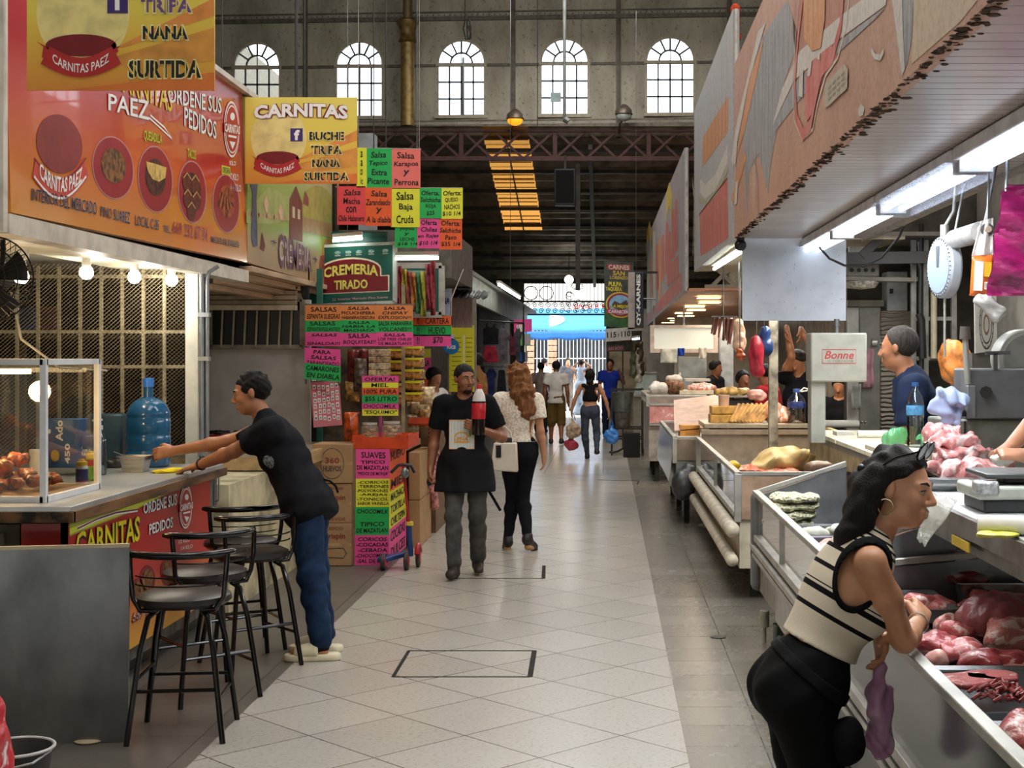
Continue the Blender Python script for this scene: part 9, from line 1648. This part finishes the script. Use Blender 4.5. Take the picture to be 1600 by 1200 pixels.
# --- butchers and passers-by
J = stand((1.82, 8.1), -82, 1.06, P=(0, -.05, 1.12), C=(0, .03, 1.4), N=(0, .08, 1.58), H=(0, .13, 1.72), hf=(.45, 1, -.05), sL=(-.19, .06, 1.52), sR=(.19, .06, 1.52), eL=(-.22, .1, 1.24), wL=(-.2, .14, 1.0), eR=(.24, .06, 1.26), wR=(.22, .2, 1.06), gL=(-.09, -.05, 1.06), gR=(.09, -.05, 1.06), kL=(-.1, 0, .65), kR=(.1, 0, .65), aL=(-.1, -.03, .26), aR=(.1, -.03, .26))
for k in J:
 if k in ('P', 'C', 'N', 'H', 'sL', 'sR', 'eL', 'eR', 'wL', 'wR', 'gL', 'gR', 'kL', 'kR', 'aL', 'aR'): J[k] = V3(J[k])
figure('person', 'balding butcher in a navy polo seen from behind the saw', J, SK1, .009, 1.05, top=dict(m=mat('#1c2740', .8, 0, .12), sleeve=.75, e=.018, open=.062, fold=.009, hem=-.05), bottom=dict(m=BLKP), shoes=dict(m=BLACK), hair=dict(m=hairm('#3d352f'), t=.004, line=.04, cut=(.8, .55), low=-.06, n=.002), beard=0)
m = MB(); m.box((1.66, 7.9, 0), (2.05, 8.3, .175)); m.build('duckboard', DARK, label='dark step under the navy shirted butcher', cat='step')
def far(label, px, Y, yaw, s, sk, tm, bm, h=.012, top={}, bot={}, hr_=None, face=2, **ov):
 J = stand(((px-VX)/F*Y, Y), yaw, s, **ov); t = dict(m=tm, e=.018); t.update(top); bt = dict(m=bm, e=.016); bt.update(bot); hd_ = J['H']
 return figure('person', label, J, sk, h, s, fem=top.get('fem', 0), face=0, top={k: v for k, v in t.items() if k != 'fem'}, bottom=bt, shoes=dict(m=mat('#1d1b1c', .6)), hair=hr_(hd_) if callable(hr_) else (hr_ or dict(m=HBLK, t=.012)), hands=h < .013), J
WT_ = mat('#c9c2ba', .85, 0, .06); KH = mat('#5f4a26', .85, 0, .12)
far('man in a pale T-shirt and brown shorts walking away down the aisle', 869, 28.6, 4, .98, SK2, WT_, KH, .013, top=dict(hem=-.1, long=1), bot=dict(len=.3, knee=2.2), aL=(-.12, .12, .088), aR=(.12, -.12, .1))
_, J = far('woman in a black tank top and grey leggings walking away with bags', 922, 24.4, 2, .9, SK4, mat('#121214', .85), mat('#3f4654', .85, 0, .2), .012, top=dict(sleeve=0, hem=.16, fem=1, neck=-.06, open=.1, e=.012), bot=dict(e=.008, len=.9, cuff=.7), aR=(.14, -.25, .2), kR=(.13, .0, .5), aL=(-.06, .1, .088), eR=(.3, -.02, 1.14), wR=(.36, .02, .9), eL=(-.3, .02, 1.14), wL=(-.36, .06, .92), hr_=lambda h_: dict(m=HBLK, t=.02, low=-.07, cut=(.9, .2), chain=(([h_, h_+V3((0, -.06, -.12)), h_+V3((0, -.04, -.17))], [.08, .05, .03]),)))
def carry(px0, py0, px1, py1, Y, m_, name, lab, cat='bag', sd=1, hz=None):
 a, b_ = P(px0, py1, Y), P(px1, py0, Y); cx, cz, w, h_ = (a.x+b_.x)/2, (a.z+b_.z)/2, (b_.x-a.x)/2, (b_.z-a.z)/2; r = thing(name, lab, cat, (cx, Y, a.z)); blob([('e', (cx, Y, cz-h_*.2), (w, w*.6, h_*.8)), ('c', (cx, Y, cz), (cx, Y, cz+h_), w*.5, w*.15)], .014, .04, (.02, 24, sd)).build('bag_body', m_, r); MB().tube([(cx-.03, Y, b_.z-.03), (cx, Y, b_.z+(hz or .1)), (cx+.03, Y, b_.z-.03)], .01).build('handle', m_, r)
carry(944, 664, 967, 694, 24.4, film('#3f86d8', .85, .2), 'plastic_bag', 'blue plastic bag in the right hand of the woman in the tank top', sd=2); carry(884, 654, 908, 686, 24.4, mat('#a8927a', .8, 0, .25, 20), 'shopping_bag', 'tan woven shopping bag in the left hand of the woman in the tank top', sd=3); carry(881, 682, 904, 703, 24.5, film('#b8324c', .9, .2), 'plastic_bag', 'dark pink bag hanging below the tan shopping bag', sd=4, hz=.05)
far('person in a royal blue T-shirt with a strap bag facing the camera far right', 953, 31, 180, 1.0, SK2, mat('#1c3090', .8), mat('#1a2036', .8), .014, top=dict(long=1, hem=-.1), eL=(-.3, .05, 1.2), wL=(-.22, .15, 1.42))
far('person in white at the far left of the bright entrance', 850, 44, 30, 1.0, SK4, mat('#dfe3ea', .8), mat('#7a8296', .8), .018); far('person in a dark grey shirt in the street', 887, 46, 160, 1.0, SK3, mat('#55565e', .8), mat('#77706a', .8), .018, hr_=dict(m=hairm('#3a2c24'), t=.012)); far('woman in a pale blue dress holding her hair in the street', 908, 43, 20, .98, SK3, mat('#c3d2e6', .8), mat('#c3d2e6', .8), .018, top=dict(fem=1, sleeve=0, long=1), bot=dict(knee=3, cuff=4, e=.03), eL=(-.34, .05, 1.45), wL=(-.14, .08, 1.62), eR=(.32, .0, 1.5), wR=(.12, 0, 1.64)); far('person with a light cap at the right of the entrance', 972, 38, 190, 1.02, SK3, mat('#3f3634', .8), mat('#3a3a44', .8), .018, hr_=dict(m=mat('#d8b48a', .8), t=.03, low=.02)); far('person with a bag walking behind the lace blouse woman', 845, 33, 10, .95, SK2, mat('#8a7a72', .8), mat('#2c2a2c', .8), .016)
far('brown shirted man behind the bearded man looking left', 745, 20.5, -70, 1.06, SK2, mat('#8a6238', .8, 0, .12), mat('#2c2a2c', .8), .011, top=dict(sleeve=0, e=.016), eL=(-.25, .05, 1.14), wL=(-.2, .25, 1.1)); far('young vendor in a white shirt behind the snack shelf', 676, 15.9, 120, .96, SK1, mat('#dedad2', .8), BLKP, .01, top=dict(sleeve=.7), hf=(.2, 1, -.3)); far('butcher in black with a white apron string at the far right counter', 1117, 21.8, 120, 1.0, SK2, mat('#17171b', .8), BLKP, .013, hf=(0, 1, -.1), eR=(.28, .1, 1.14), wR=(.25, .3, 1.08)); far('butcher in black with both arms raised beside the small bone saw', 1248, 16.0, 200, 1.07, SK1, mat('#17171b', .8), BLKP, .01, eL=(-.2, .1, 1.68), wL=(-.05, .12, 1.95), eR=(.05, .12, 1.66), wR=(.1, .14, 1.97), sR=(.16, 0, 1.44), sL=(-.18, 0, 1.44), hr_=dict(m=mat('#2a2622', .8), t=.018, low=.0), hf=(.3, 1, -.5)); far('person in a red T-shirt behind the white steel column', 1199, 16.2, -60, .98, SK1, mat('#a81f22', .8, 0, .1), BLKP, .011, hf=(0, 1, -.3)); far('person in dark clothes seated behind the small bone saw', 1312, 14.8, 200, .92, SK1, BLKP, BLKP, .011, hf=(0, 1, -.4), eL=(-.3, .15, 1.1), wL=(-.15, .35, 1.14))
far('person in dark grey working beside the hanging bags', 1160, 16.3, 160, .94, SK2, mat('#2a2a30', .8), BLKP, .012)
# forearms of a person cut off by the right edge
a_ = thing('person', 'forearm and hand of a butcher reaching in from the right edge', 'person', P(1590, 700, 6.2)); Fh = Field(np.array(P(1640, 700, 6.3))-.3, np.array(P(1600, 690, 6.3))+.35, .006); e_, w_ = P(1650, 620, 6.4), P(1578, 700, 6.2); Fh.chain([e_, e_.lerp(w_, .35), w_], [.05, .046, .032], .03); hand(Fh, w_, (-.8, -.2, -.25), (.2, -.3, -1), (0, -1, .3), 1.05, .5); e2, w2 = P(1680, 705, 6.1), P(1602, 712, 6.05); Fh.chain([e2, w2], [.045, .032], .03); hand(Fh, w2, (-1, .1, .1), (0, .4, -1), (0, .6, .8), 1.05, .6); Fh.mesh().build('forearm', SK4, a_, smooth=180); c = P(1566, 716, 6.15); blob([('e', c, (.05, .03, .022))], .007, .03, (.01, 50, 1)).build('paper_wrap', PAPERW, label='white paper held by the hands at the right edge', cat='paper')
for m_ in bpy.data.materials:
 n_ = m_.node_tree.nodes.get('Principled BSDF') if m_.node_tree else None
 if n_ and n_.inputs['Roughness'].default_value >= .8: n_.inputs['Specular IOR Level'].default_value = .15
